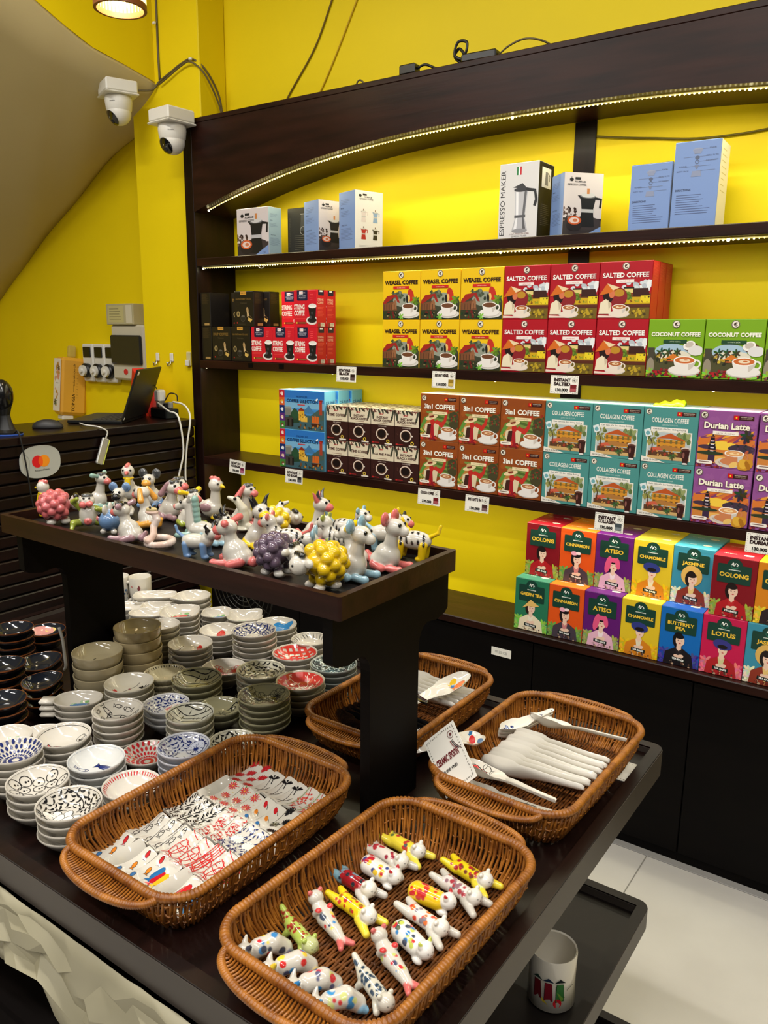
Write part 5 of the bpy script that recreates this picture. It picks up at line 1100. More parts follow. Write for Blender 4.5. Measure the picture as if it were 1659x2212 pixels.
def rest_art(st):
    """x -37..37, y -12..12 (millimetres)"""
    p = Pr(); rr = random.Random(sum(map(ord, st)))
    if st == 'multifish':
        for x, c in ((-24, BLU), (0, ORG), (24, RED)): fish(p, x, rr.uniform(-3, 3), 7, 25, c, BLK, True, 2.8)
    elif st == 'bwfish':
        for x in (-22, 2, 24): fish(p, x, rr.uniform(-2, 2), 8, 20, None, BLK, False, 3.2)
        p.curve([(-34, -8), (-10, 2), (14, 8), (34, 10)], .7, (90, 90, 92))
    elif st in ('redfish', 'redlines'):
        for y in (-6, 3): fish(p, -6+y, y, 20, 4, None, (200, 40, 40), False, 4.2)
        if st == 'redlines':
            for y in (-9, -4, 0, 5, 9): p.curve([(-34, y), (0, y+3), (34, y)], 1.4, (200, 40, 40))
        for x in (-28, -10, 10, 26): p.curve([(x, -9), (x+3, 0), (x+8, 9)], 1.3, (200, 40, 40))
    elif st == 'rby':
        for y, c in ((-7, (226, 180, 40)), (0, (190, 30, 40)), (7, BLU)): fish(p, rr.uniform(-4, 4), y, 15, 3, c, None)
        splats(p, -34, -9, -22, 0, 6, 2, [BLK, (226, 180, 40)], 3)
    elif st == 'onered': fish(p, 2, 0, 20, 4, (196, 40, 42), BLK, True, 3); p.curve([(-34, -6), (-20, 0), (-30, 6)], .8, BLK)
    elif st == 'oneblue': fish(p, 4, 0, 20, 4, (56, 120, 170), BLK, True, 3); p.curve([(-34, -6), (-20, 0), (-30, 6)], .8, BLK)
    elif st == 'carp': fish(p, 0, 0, 22, 184, (196, 44, 42), (120, 20, 24), True, 3); p.ell(-16, 0, 6, 6, (90, 140, 170)); splats(p, -6, -5, 14, 5, 12, 1.3, [(70, 20, 24)], 3)
    elif st == 'blackleaf':
        p.curve([(-34, -4), (-12, 3), (12, -3), (34, 4)], 1, BLK)
        for i in range(34): comma(p, -33+66*(i//2)/16., rr.uniform(2, 9)*(1 if i % 2 else -1), 4.4, rr.uniform(20, 70)*(1 if i % 2 else -1), BLK)
    elif st == 'redfloral':
        for x in (-20, 10): p.ring(x, 0, 5.5, .9, RED, 12); p.ring(x+7, 3, 4.5, .9, RED, 12)
        for i in range(46): comma(p, rr.uniform(-35, 35), rr.uniform(-11, 11), 3.0, rr.uniform(0, 360), (190, 36, 38))
    elif st == 'bluedaisy':
        for i in range(34): comma(p, rr.uniform(-35, 35), rr.uniform(-11, 11), 4.0, rr.uniform(0, 360), NAVY)
        p.ell(-4, 0, 11, 10.5, (222, 217, 206)); daisy(p, -4, 0, 11, 12, NAVY)
    elif st in ('redfan', 'blackfan'):
        c = (180, 34, 40) if st == 'redfan' else BLK
        for x, y in ((-26, -6), (-8, 5), (10, -6), (28, 5)):
            for i in range(9): a = 20*i-10; p.ell(x+6*cos(radians(a)), y-2+7*sin(radians(a)), 4.6, 1.3, c, 8, a)
            p.ell(x, y-2, 2, 2, c)
    elif st == 'reddaisy':
        for x, y in ((-24, 2), (0, -3), (24, 3)): daisy(p, x, y, 9, 10, (200, 60, 60), (226, 190, 60))
        splats(p, -34, -10, 34, 10, 14, 1.6, [(226, 190, 50), (90, 130, 60), (206, 80, 70)], 4)
    elif st == 'bird':
        for x, c in ((-22, BLU), (0, ORG), (22, RED)): p.ell(x, 2, 7, 3.4, c, 12, 35); p.curve([(x-6, -8), (x, -3), (x+5, 4)], .8, BLK); p.ell(x+4, 5, 1.6, 1.6, BLK, 8)
    elif st == 'dragon':
        c = rr.choice(((130, 24, 34), (30, 26, 28))); dragonfly(p, 18, 2, 12, 25, c, BLK); p.curve([(-34, -6), (-10, -2), (20, 8)], .8, BLK); p.curve([(-30, 4), (-16, -6), (0, -8)], .9, BLK)
    elif st == 'redsplash': splats(p, -33, -9, 33, 9, 30, 3, [(206, 90, 80), (190, 50, 50), (226, 150, 130)], 6); p.curve([(-34, 4), (0, -4), (34, 6)], 1, (170, 40, 40)); p.curve([(-30, 9), (0, 8), (33, 10)], 1.2, (130, 150, 90))
    return p
RA = {}
def rest_paint(st):
    if st not in RA:
        p = rest_art(st); me = p.mesh('painting', lambda x, y, k: (x*.001, max(-.0128, min(.0128, y*.001)), rest_z(x*.001)+RT+.0003+k*.000012)) if p.f else None
        if me: me.materials[0] = PAINTED
        RA[st] = me
    return RA[st]
RD = dict(multifish='white chopstick rest with coloured fish', bwfish='white chopstick rest with black fish outlines', redfish='white chopstick rest with red outlined fish', redlines='white chopstick rest with red stripes', rby='white chopstick rest with yellow, red and blue fish', onered='white chopstick rest with one red fish', oneblue='white chopstick rest with one blue fish', carp='white chopstick rest with a red carp', blackleaf='chopstick rest with black leaves', redfloral='chopstick rest with red flower pattern', bluedaisy='chopstick rest with navy daisy', redfan='chopstick rest with red fans', blackfan='chopstick rest with black fans', reddaisy='chopstick rest with red daisies', bird='chopstick rest with red and orange birds', dragon='chopstick rest with a dragonfly', redsplash='chopstick rest with pale red brushwork', plain='plain white chopstick rest turned on its side')
ROWS = [['multifish', 'plain', 'multifish', 'multifish', 'rby', 'plain', 'onered', 'oneblue'], ['bwfish', 'bwfish', 'bwfish', 'redfish', 'redfish', 'redlines', 'redfish', 'carp'], ['blackleaf', 'blackleaf', 'blackleaf', 'redfloral', 'redfloral', 'bluedaisy', 'bluedaisy', 'plain'], ['plain', 'reddaisy', 'reddaisy', 'reddaisy', 'bird', 'bird', 'blackfan', 'blackfan'], ['redfan', 'redfan', 'dragon', 'dragon', 'dragon', 'redsplash', 'redsplash']]
rq = random.Random(8)
for r_, row in enumerate(ROWS):
    cnt = {}
    for i, st in enumerate(row):
        cnt[st] = cnt.get(st, 0)+1; tot = row.count(st)
        x = -1.013+i*.0287+(.012 if r_ == 4 else 0); y = .684+r_*.0715-(i-3.5)*.0015+rq.uniform(-.003, .003)
        lb = RD[st]+(', %s of its kind in the %s row' % (ORD[cnt[st]-1], ['front', 'second', 'middle', 'fourth', 'back'][r_]) if tot > 1 or st == 'plain' or st == 'multifish' else ', in the %s row' % ['front', 'second', 'middle', 'fourth', 'back'][r_])
        o = obj('chopstick_rest', REST, None, loc=(x, y, ZB+.0012+(.004 if st == 'plain' else 0)), rot=(radians(9 if st != 'plain' else 52), 0, radians(86+rq.uniform(-4, 4))), label=lb, cat='chopstick rest', group='chopstick rests in the basket')
        pm = rest_paint(st)
        if pm: obj('painting', pm, None, o)

# ================================================================== ceramic spoons
def spoon_fn(Ln=.21, bw=.029):
    def w(s): # half width along the length 0 bowl tip .. 1 handle end
        if s < .36: t = s/.36; return bw*sqrt(max(0.012, 1-(1-t*1.02)**2 if t < 1 else 1))*(1-.12*t)
        t = (s-.36)/.64; return bw*.88*(1-t)**2.2+.0085*(1-(1-t)**2.2)*(1 if t < .93 else sqrt(max(.05, 1-((t-.93)/.075)**2)))
    def dep(s):
        if s < .42: t = s/.42; return .015*sin(pi*min(1, t*.98+.02))**.7
        return .0025
    def zc(s): return .017-.0165*math.exp(-((s-.2)/.2)**2)+.020*max(0, s-.4)**1.4*1.2
    return Ln, w, dep, zc
def spoon_mesh(col, L_=.21, bw=.029, hole=True):
    Ln, w, dep, zc = spoon_fn(L_, bw); ns, nt_ = 30, 8; V = []; F = []
    for top in (1, 0):
        for i in range(ns+1):
            s = i/ns
            for j in range(nt_+1):
                t = -1+2*j/nt_; d = dep(s); edge = zc(s)+d*(abs(t)**2.2)
                z = edge+(.0 if top else -.0042*(1-.75*abs(t)**3)); V.append((s*Ln, t*w(s)*(1 if top else .97), z))
    q = (ns+1)*(nt_+1)
    for i in range(ns):
        for j in range(nt_):
            a = i*(nt_+1)+j; F += [(a, a+nt_+1, a+nt_+2, a+1), (q+a, q+a+1, q+a+nt_+2, q+a+nt_+1)]
        a = i*(nt_+1); d = a+nt_+1; F += [(a, q+a, q+d, d), (a+nt_, d+nt_, q+d+nt_, q+a+nt_)]
    for j in range(nt_): F.append((j, j+1, q+j+1, q+j)); a = ns*(nt_+1)+j; F.append((a, q+a, q+a+1, a+1))
    m = MB().add(V, F, col)
    if hole: s = .955; m.ell((s*Ln, 0, zc(s)+.0003), (.0022, .0022, .0006), 8, 4, (40, 36, 32))
    me = m.mesh('spoon', 60); me.materials.append(GLAZE); return me
def spoon_paint(p, L_=.21, bw=.029):
    Ln, w, dep, zc = spoon_fn(L_, bw)
    def mp(x, y, k):
        x *= L_/.185; y *= bw/.023; s = x*.001/Ln; ww = max(w(s), .002); t = max(-.93, min(.93, y*.001/ww)); return (x*.001, t*ww, zc(s)+dep(s)*abs(t)**2.2+.0004+k*.000012)
    me = p.mesh('painting', mp); me.materials[0] = PAINTED; return me
SW, SBK = spoon_mesh((226, 222, 212)), spoon_mesh((14, 14, 16))
def spoon(loc, rz, roll, label, me=SW, art=None, pitch=0, group='white ceramic spoons'):
    o = obj('ceramic_spoon', me, None, loc=loc, rot=(roll, pitch, rz), label=label, cat='spoon', group=group)
    if art: obj('painting', art, None, o)
    return o
p = Pr(); fish(p, 30, 2, 17, 172, None, BLK, False, 3.4); p.poly([(14, -1), (18, 9), (26, 8), (26, -4), (18, -7)], (206, 40, 44)); p.ell(18, 3, 1.4, 1.4, BLK); p.line([(26, 2), (48, 2)], .9, BLK)
for x in (30, 35, 40): p.line([(x, 8), (x, -5)], .7, RED); p.ell(x, 9, 1.2, 1.2, RED); p.ell(x, -5, 1.2, 1.2, RED)
fish(p, 36, 14, 9, 175, None, BLK, False, 2.6); AFISH = spoon_paint(p)
p = Pr(); fish(p, 22, 8, 12, 200, BLU, None); fish(p, 30, -4, 14, 195, (200, 40, 50), None); fish(p, 52, -1, 9, 190, (226, 176, 40), None); fish(p, 18, -14, 7, 190, BLU, None); AMULTI = spoon_paint(p)
p = Pr()
for y in (-12, -6, 0, 6, 12): p.curve([(6, y*.6), (40, y), (80, y*.5), (150, y*.35)], 1.0, BLK)
for x in (16, 30, 44, 60, 80, 100, 130): p.line([(x, -8), (x+3, 8)], .9, BLK)
ASK = spoon_paint(p)
p = Pr(); splats(p, 12, -10, 48, 10, 16, 4, [NAVY, (90, 110, 160)], 4); splats(p, 120, -4, 150, 4, 8, 2, [NAVY], 5); ABLUE = spoon_paint(p)
p = Pr(); fish(p, 32, 4, 14, 180, (226, 110, 40), BLK, True, 1.2); fish(p, 36, -8, 10, 190, (226, 186, 50), None); fish(p, 26, 10, 7, 160, GRN, None); fish(p, 44, -2, 8, 30, BLU, None); p.curve([(14, 12), (34, 16), (52, 10)], 1, BLK); AORG = spoon_paint(p)
p = Pr(); fish(p, 24, -4, 8, 180, (206, 50, 50), BLK, True, 2.4); fish(p, 44, 4, 10, 180, None, BLK, False, 2.4); fish(p, 28, 9, 7, 160, None, BLK, False, 2.4); ARED = spoon_paint(p)
# basket near the table corner: a nested row on edge, painted ones lying open
for i in range(9):
    spoon((-.648+[0, .004, .001, .005, .002, .006, .003, .006, .004][i], 1.238+.0166*i, ZB+.0285), radians(-3-.7*i+[0, 1.2, -.8, .9, -1][i % 5]), radians(-62+[0, 3, -2, 2, -3][i % 5]), 'plain white spoon nested on edge, %s from the front of the row' % (ORD[i] if i < 8 else 'ninth')).scale = (.96, 1, 1)
spoon((-.640, 1.442, ZB+.040), radians(-8), radians(-22), 'white spoon with small red fish at the back of the basket', SW, ARED)
spoon((-.662, 1.207, ZB+.036), radians(-17), radians(-20), 'white spoon painted with a red-headed fish skeleton', SW, AFISH)
o = spoon((-.662, 1.268, ZB+.060), radians(-97), radians(-4), 'white spoon with blue and red fish beside the price card', SW, AMULTI, pitch=radians(-7)); o.scale = (.62, .95, .9)
spoon((-.664, 1.166, ZB+.010), radians(-4), radians(-5), 'white spoon with black sketch lines, nearest the basket front', SW, ASK)
for i in range(3): o = spoon((-.676+.003*i, 1.372-.002*i, ZB+.012+.009*i), radians(62), radians(4), ['white spoon at the bottom of the blue painted stack', 'white spoon in the middle of the blue painted stack', 'white spoon with navy painting on top of its stack'][i], SW, ABLUE if i == 2 else None); o.scale = (.64, .72, .8)
# basket behind the riser leg
for i in range(7): spoon((-.992+.003*i, 1.225+.0150*i, ZB+.0285), radians(-16+.3*i), radians(-62), 'black glossy spoon, %s of the black row' % ORD[i], SBK, group='black ceramic spoons').scale = (.93, .95, .95)
spoon((-.985, 1.385, ZB+.060), radians(-28), radians(-6), 'black spoon with a pink glazed bowl', spoon_mesh((16, 16, 18)), spoon_paint(Pr().ell(36, 0, 16, 13, (206, 150, 130), 14)), group='black ceramic spoons')
for i in range(6): spoon((-.990+.002*i, 1.402+.0166*i, ZB+.0285), radians(-8), radians(-62), 'white spoon in the back row behind the leg, %s from front' % ORD[i], SW, ABLUE if i == 5 else None, group='white spoons in the black-spoon basket').scale = (.93, .95, .95)
spoon((-.806, 1.480, ZB+.074), radians(-106), radians(-6), 'large white spoon with orange and yellow fish', SW, AORG, pitch=radians(12))
for i in range(3): o = spoon((-.840+.026*i, 1.200+.003*i, ZB+[.030, .026, .030][i]), radians(66+2*i), radians([172, -64, 172][i]), 'white spoon at the front right of the basket, %s' % ['flat on its face', 'leaning on edge', 'against the rim'][i], SW, group='white spoons in the black-spoon basket'); o.scale = (.7, .7, .7)
# ================================================================== modelled clay figures
def clay(prims, vox=.0016, k=.0025):
    """prims: ('e',c,r,col[,k]) ellipsoid, ('c',a,b,ra,rb,col[,k]) tapered rod, ('p',c,r,col) paint spot, ('s',a,b,r,col) paint stroke -> one continuous mesh"""
    sol = [q for q in prims if q[0] in 'ec']; lo = np.full(3, 9.); hi = -lo
    for q in sol:
        if q[0] == 'e': c = np.array(q[1]); r = np.array(q[2]); lo = np.minimum(lo, c-r); hi = np.maximum(hi, c+r)
        else:
            for c, r in ((q[1], q[3]), (q[2], q[4])): c = np.array(c); lo = np.minimum(lo, c-r); hi = np.maximum(hi, c+r)
    lo -= 3*vox; hi += 3*vox; n = np.ceil((hi-lo)/vox).astype(int)+1
    X = np.stack(np.meshgrid(*[(lo[i]+vox*np.arange(n[i])).astype(np.float32) for i in range(3)], indexing='ij'), -1)
    def dist(q, P):
        if q[0] == 'e':
            c = np.array(q[1], np.float32); r = np.array(q[2], np.float32); v = (P-c)/r; l = np.sqrt((v*v).sum(-1))+1e-9; g = np.sqrt(((v/r)**2).sum(-1))+1e-9
            return l*(l-1)/g
        a = np.array(q[1], np.float32); b = np.array(q[2], np.float32); ab = b-a; t = np.clip(((P-a)@ab)/max(float(ab@ab), 1e-12), 0, 1)
        d = P-(a+t[..., None]*ab); rad = (q[3]+(q[4]-q[3])*t) if q[0] == 'c' else q[3]
        return np.sqrt((d*d).sum(-1))-rad
    D = None
    for q in sol:
        d = dist(q, X); kk = q[-1] if isinstance(q[-1], float) else k
        if D is None: D = d
        else:
            h = np.clip(.5+.5*(D-d)/kk, 0, 1); D = D*(1-h)+d*h-kk*h*(1-h)
    ins = D < 0
    # surface nets
    c = [ins[i:n[0]-1+i, j:n[1]-1+j, l:n[2]-1+l] for i in (0, 1) for j in (0, 1) for l in (0, 1)]
    s = sum(q.astype(np.int8) for q in c); act = (s > 0) & (s < 8); cells = np.argwhere(act)
    idx = -np.ones(act.shape, np.int64); idx[tuple(cells.T)] = np.arange(len(cells))
    acc = np.zeros((len(cells), 3)); cnt = np.zeros(len(cells))
    offs = [(i, j, l) for i in (0, 1) for j in (0, 1) for l in (0, 1)]
    val = [D[cells[:, 0]+o[0], cells[:, 1]+o[1], cells[:, 2]+o[2]] for o in offs]
    for i in range(8):
        for j in range(i+1, 8):
            if sum(abs(offs[i][q]-offs[j][q]) for q in range(3)) != 1: continue
            m = (val[i] < 0) != (val[j] < 0); t = val[i]/(val[i]-val[j]+1e-12); p = np.array(offs[i])+np.outer(t, np.array(offs[j])-np.array(offs[i]))
            acc[m] += p[m]; cnt[m] += 1
    V = lo+(cells+acc/cnt[:, None])*vox
    Fs = []
    for ax in range(3):
        sl0 = [slice(None)]*3; sl1 = [slice(None)]*3; sl0[ax] = slice(0, -1); sl1[ax] = slice(1, None)
        a, b = ins[tuple(sl0)], ins[tuple(sl1)]; e = np.argwhere(a != b); u, w = (ax+1) % 3, (ax+2) % 3
        ok = (e[:, u] > 0) & (e[:, w] > 0) & (e[:, u] < n[u]-1) & (e[:, w] < n[w]-1); e = e[ok]; fl_ = a[tuple(e.T)]
        def cell(du, dw): q = e.copy(); q[:, u] -= du; q[:, w] -= dw; return idx[tuple(q.T)]
        q4 = np.stack([cell(1, 1), cell(0, 1), cell(0, 0), cell(1, 0)], 1); q4[~fl_] = q4[~fl_][:, ::-1]; Fs.append(q4)
    F = np.concatenate(Fs)
    # colours: nearest solid, then paint
    dd = np.stack([dist(q, V) for q in sol], 1); cols = np.array([L(q[3] if q[0] == 'e' else q[5])[:3] for q in sol])
    wgt = np.exp(-(dd-dd.min(1, keepdims=True))/.00045); wgt /= wgt.sum(1, keepdims=True); C_ = wgt@cols
    for q in prims:
        if q[0] == 'p':
            r = q[2]; m = np.linalg.norm((V-np.array(q[1])), axis=1); t = np.clip((r-m)/.0009+.5, 0, 1)[:, None]; C_ = C_*(1-t)+np.array(L(q[3])[:3])*t
        if q[0] == 's': m = dist(q, V); t = np.clip(-m/.0008+.5, 0, 1)[:, None]; C_ = C_*(1-t)+np.array(L(q[4])[:3])*t
    me = bpy.data.meshes.new('clay'); me.vertices.add(len(V)); me.vertices.foreach_set('co', V.astype(np.float32).ravel())
    me.loops.add(F.size); me.loops.foreach_set('vertex_index', F.astype(np.int32).ravel()); me.polygons.add(len(F))
    me.polygons.foreach_set('loop_start', np.arange(0, F.size, 4, dtype=np.int32)); me.polygons.foreach_set('loop_total', np.full(len(F), 4, np.int32))
    me.update(); me.validate(); me.polygons.foreach_set('use_smooth', [True]*len(me.polygons))
    ca = me.color_attributes.new('Col', 'FLOAT_COLOR', 'POINT'); ca.data.foreach_set('color', np.concatenate([C_, np.ones((len(C_), 1))], 1).astype(np.float32).ravel())
    me.materials.append(CLAY); return me
EYE = MB().ell((0, 0, 0), (1, 1, 1), 10, 8, (16, 16, 18)).mesh('eye', 180); EYE.materials.append(GLAZE)
def figure(name, prims, loc, rz, label, cat, group, eyes=(), sc=1, vox=.0016, k=.0025):
    zmin = min([q[1][2]-q[2][2] if q[0] == 'e' else min(q[1][2]-q[3], q[2][2]-q[4]) for q in prims if q[0] in 'ec'])
    me = clay(prims, vox/1, k); o = obj(name, me, None, loc=(loc[0], loc[1], loc[2]-zmin*sc), rot=(0, 0, rz), label=label, cat=cat, group=group); o.scale = (sc, sc, sc)
    for c, r in eyes:
        e = obj('eye', EYE, None, o, loc=c); e.scale = (r, r, r) if not hasattr(r, '__len__') else r
    return o
W_, PK, GY, BK2, MV, TQ, GN, YL, BL_, OR_ = (200, 195, 184), (206, 104, 100), (70, 72, 74), (26, 26, 28), (150, 116, 122), (134, 168, 158), (138, 150, 52), (226, 190, 20), (104, 136, 176), (222, 156, 62)
LB = (136, 170, 184); PU = (92, 76, 92); CRM = (214, 206, 190)
def E(c, r, col, *k): return ('e', c, r, col, *k)
def Rd(a, b, ra, rb, col, *k): return ('c', a, b, ra, rb, col, *k)
def both(f): return [q for s in (-1, 1) for q in f(s)]
def sitter(limb, ear, ears='drop', snout=None, hair=None, tail=None, neck=1.0, body=W_, head=W_, scarf=None, horns=None, muzzle=.010):
    """sitting animal looking along +x"""
    hz = .060+.016*(neck-1)*2; S = snout or body
    P = [E((0, 0, .021), (.021, .019, .022), body), E((-.006, 0, .015), (.022, .021, .016), body), Rd((.004, 0, .03), (.010, 0, hz-.006), .0125, .009, body), E((.013, 0, hz), (.0165, .0145, .0135), head)]
    P += [E((.028, 0, hz-.005), (.0095, muzzle, .0085), S)]
    P += both(lambda s: [Rd((.010, s*.014, .006), (.028, s*.017, .0055), .0062, .0058, limb), E((.031, s*.017, .0062), (.006, .0058, .0062), limb), Rd((-.014, s*.016, .010), (.002, s*.022, .006), .008, .006, limb)])
    if ears == 'drop': P += both(lambda s: [Rd((.008, s*.012, hz+.009), (-.002, s*.021, hz-.012), .0045, .0068, ear, .0008)])
    if ears == 'round': P += both(lambda s: [E((.004, s*.0155, hz+.014), (.004, .0105, .0115), ear, .001), E((.0075, s*.0155, hz+.014), (.0022, .0062, .007), tuple(int(c*.82) for c in ear), .0006)])
    if ears == 'point': P += both(lambda s: [Rd((.008, s*.009, hz+.009), (.002, s*.016, hz+.024), .006, .0018, ear, .001)])
    if ears == 'side': P += both(lambda s: [Rd((.010, s*.012, hz+.008), (.004, s*.026, hz+.012), .0042, .0062, ear, .001)])
    if horns: P += both(lambda s: [Rd((.012, s*.007, hz+.011), (.010, s*.012, hz+.022), .0038, .003, horns, .0008), Rd((.010, s*.012, hz+.022), (.013, s*.016, hz+.030), .003, .0012, horns, .0008)])
    if hair: P += [E((.013+dx, dy, hz+.0125), (.005, .006, .0042), hair, .0008) for dx, dy in ((0, 0), (.006, .004), (-.005, -.004), (.004, -.006), (-.004, .006))]
    if tail: P += [Rd((-.022, 0, .008), (-.034, .008, .010), .007, .007, tail), Rd((-.034, .008, .010), (-.040, .006, .020), .007, .0045, tail)]
    if scarf: P += [E((.008, 0, hz-.016), (.0125, .0125, .004), scarf, .0008), Rd((.018, 0, hz-.018), (.020, 0, hz-.036), .005, .006, scarf, .0008)]
    ey = [((.0255, s*.0072, hz+.0055), (.0028, .0034, .0034)) for s in (-1, 1)]
    return P, ey
def duck(comb, beak, feet, body=W_, wing=None, scarf=None):
    P = [E((-.002, 0, .022), (.024, .020, .020), body), Rd((.008, 0, .03), (.010, 0, .06), .012, .0095, body), E((.011, 0, .072), (.0150, .0145, .0150), body), Rd((.024, 0, .071), (.033, 0, .069), .0052, .0022, beak, .0008), Rd((-.022, 0, .028), (-.034, 0, .038), .009, .003, body)]
    P += [E((.011-.009*q, 0, .0865-.002*abs(q-.5)), (.006, .0052, .0055), comb, .0012) for q in (-.6, .2, 1.0)]
    P += both(lambda s: [E((.012, s*.010, .004), (.009, .006, .0045), feet, .0008), E((-.004, s*.018, .026), (.014, .005, .009), wing or body, .001)])
    if scarf: P += [E((.010, 0, .057), (.0125, .0125, .004), scarf, .0008), Rd((.020, 0, .055), (.024, 0, .038), .006, .007, scarf, .0008)]
    return P, [((.0225, s*.008, .076), .0026) for s in (-1, 1)]
def berry(col, col2=None, face=W_, turn=1, feet=W_):
    P = [E((-.006, 0, .034), (.025, .022, .021), col)]; n = 42; rr = random.Random(len(str(col)))
    for i in range(n):
        z = 1-2*(i+.5)/n; r = sqrt(1-z*z); a = i*2.39996; u = (r*cos(a), r*sin(a), z)
        if u[0] > .62: continue
        c = col if (not col2 or rr.random() > .34) else col2
        P.append(E((-.006+u[0]*.0265, u[1]*.0235, .034+u[2]*.0225), (.0084, .0084, .0084), c, .0004))
    P += [E((.030, 0, .036), (.0135, .0135, .0135), face, .0006)]+both(lambda s: [E((.026, s*.0175, .041), (.005, .0075, .006), face, .0006), E((.008, s*.011, .005), (.0085, .0065, .0055), feet, .0006), E((-.016, s*.011, .005), (.0085, .0065, .0055), feet, .0006)])
    P += [E((.029, dy, .0495), (.005, .005, .0042), BK2, .0006) for dy in (-.006, 0, .006)]
    P += [('s', (.0430, -.005, .031), (.0430, .005, .031), .001, (120, 90, 80))]
    return P, [((.0425, s*.0045, .038), .0017) for s in (-1, 1)]
def walker(body, limb, nose, stripes=True, horn=None, ear=None, hoof=None, mane=None, up=1.0):
    P = [E((-.006, 0, .034), (.028, .0165, .016), body), E((.022, 0, .038), (.014, .014, .014), body), Rd((.022, 0, .042), (.030, 0, .054*up), .011, .010, body), E((.033, 0, .060*up), (.0145, .0135, .0125), body), E((.046, 0, .056*up), (.0075, .009, .0075), nose, .0012)]
    P += [q for sx in (-.022, .018) for q in both(lambda s: [Rd((sx, s*.010, .028), (sx+.002, s*.011, .006), .0078, .0064, limb, .0015), E((sx+.005, s*.011, .005), (.0085, .0068, .0052), hoof or limb, .0008)])]
    P += [Rd((-.032, 0, .042), (-.046, .004, .050), .004, .003, limb), Rd((-.046, .004, .050), (-.050, .004, .062), .003, .003, limb)]
    e = ear or limb
    if horn: P += both(lambda s: [Rd((.032, s*.009, .070*up), (.028, s*.017, .082*up), .0036, .003, horn, .0008), Rd((.028, s*.017, .082*up), (.034, s*.021, .091*up), .003, .001, horn, .0008)])
    P += both(lambda s: [E((.030, s*.013, .071*up), (.003, .007, .0065), e, .0008)])
    if mane: P += [E((.020-.006*q, 0, .066-.008*q), (.006, .005, .006), mane, .0008) for q in range(4)]
    if stripes: P += [('s', (sx, s*.020, .026), (sx+.004, s*.004, .052), .0024, BK2) for sx in (-.026, -.016, -.006, .004, .014) for s in (-1, 1)]+[('s', (.026, s*.016, .048), (.030, s*.012, .056), .0018, BK2) for s in (-1, 1)]
    return P, [((.043, s*.0065, .066*up), .0028) for s in (-1, 1)]
def snakefig(c1, c2):
    P = []; pts = [(.028*cos(t)*(1-.02*t), .024*sin(t), .0065+.0012*t) for t in np.linspace(0, 7.6, 26)]
    pts += [(.004, .012, .026), (.010, .004, .040), (.006, -.002, .054), (.012, -.002, .066)]
    for i, (a, b) in enumerate(zip(pts[:-1], pts[1:])): r = .0045+.0025*min(1, i/8.); P.append(Rd(a, b, r, r, [c1, c2][(i//3) % 2], .0012))
    P += [E((.018, -.002, .068), (.015, .010, .0055), c1, .0015), E((.018, -.002, .074), (.013, .009, .004), (190, 170, 120), .0008)]
    return P, [((.016, s*.007-.002, .079), .0026) for s in (-1, 1)]
def horsefig(mane, leg):
    P = [E((-.010, 0, .018), (.030, .019, .017), W_), Rd((.010, 0, .026), (.014, 0, .060), .014, .011, W_), E((.018, 0, .068), (.013, .012, .012), W_), Rd((.022, 0, .067), (.042, 0, .060), .009, .0075, W_), E((.046, 0, .060), (.006, .0075, .006), PK, .001)]
    P += [E((.000-.001*q, .003, .078-.010*q), (.007, .008, .009), mane, .001) for q in range(5)]
    P += both(lambda s: [Rd((.010, s*.014, .008), (.034, s*.018, .0062), .0068, .0062, leg), Rd((-.024, s*.016, .008), (-.010, s*.025, .006), .0075, .006, leg), Rd((.012, s*.008, .076), (.008, s*.012, .088), .0045, .0015, W_, .001)])
    P += [Rd((-.038, 0, .014), (-.052, .006, .012), .006, .005, mane)]
    return P, [((.030, s*.0085, .072), .003) for s in (-1, 1)]
def frogfig():
    P = [E((0, 0, .030), (.020, .020, .027), W_), E((.004, 0, .063), (.017, .017, .013), W_), E((.020, .006, .058), (.008, .008, .007), PK, .001), E((.018, -.009, .056), (.008, .008, .008), PK, .001), E((.018, 0, .018), (.006, .0085, .0085), PK, .0006), E((.004, 0, .075), (.012, .013, .005), GY, .001)]
    P += both(lambda s: [Rd((-.002, s*.018, .012), (.020, s*.030, .016), .009, .008, GN), Rd((.020, s*.030, .016), (.030, s*.034, .004), .0065, .0045, GN), Rd((.002, s*.016, .045), (.006, s*.030, .040 if s > 0 else .062), .006, .006, GN), Rd((.006, s*.030, .040 if s > 0 else .062), (.020, s*.020, .046 if s > 0 else .070), .0055, .005, GN)])
    P += [('p', (.0245, 0, .0185), .0022, (110, 40, 40))]
    return P, [((.0185, s*.006, .071), .0026) for s in (-1, 1)]
def pigfig(col, ear):
    P = [E((0, 0, .028), (.024, .024, .023), col), E((.024, 0, .032), (.006, .009, .008), PK, .001)]+both(lambda s: [E((.004, s*.014, .054), (.005, .009, .012), ear, .001), E((.012, s*.010, .005), (.007, .006, .006), W_, .0008), E((-.012, s*.010, .005), (.007, .006, .006), W_, .0008)])
    P += [('p', (.030, s*.003, .033), .0017, (120, 50, 50)) for s in (-1, 1)]
    return P, [((.0185, s*.0105, .042), .0045) for s in (-1, 1)]
def fishlike(c, fin):
    P = [E((0, 0, .030), (.014, .012, .028), c), Rd((0, 0, .05), (.014, 0, .068), .011, .008, c), Rd((.014, 0, .068), (.034, 0, .074), .008, .004, c), Rd((-.006, 0, .012), (-.030, .006, .008), .010, .006, c), Rd((-.030, .006, .008), (-.048, .01, .018), .006, .003, fin), E((0, 0, .006), (.018, .018, .006), c)]
    P += both(lambda s: [E((.004, s*.018, .030), (.010, .008, .004), fin, .001)])
    return P, [((.015, s*.0085, .074), .004) for s in (-1, 1)]
TOC = -44.; RGT, LFT = 30., 205.
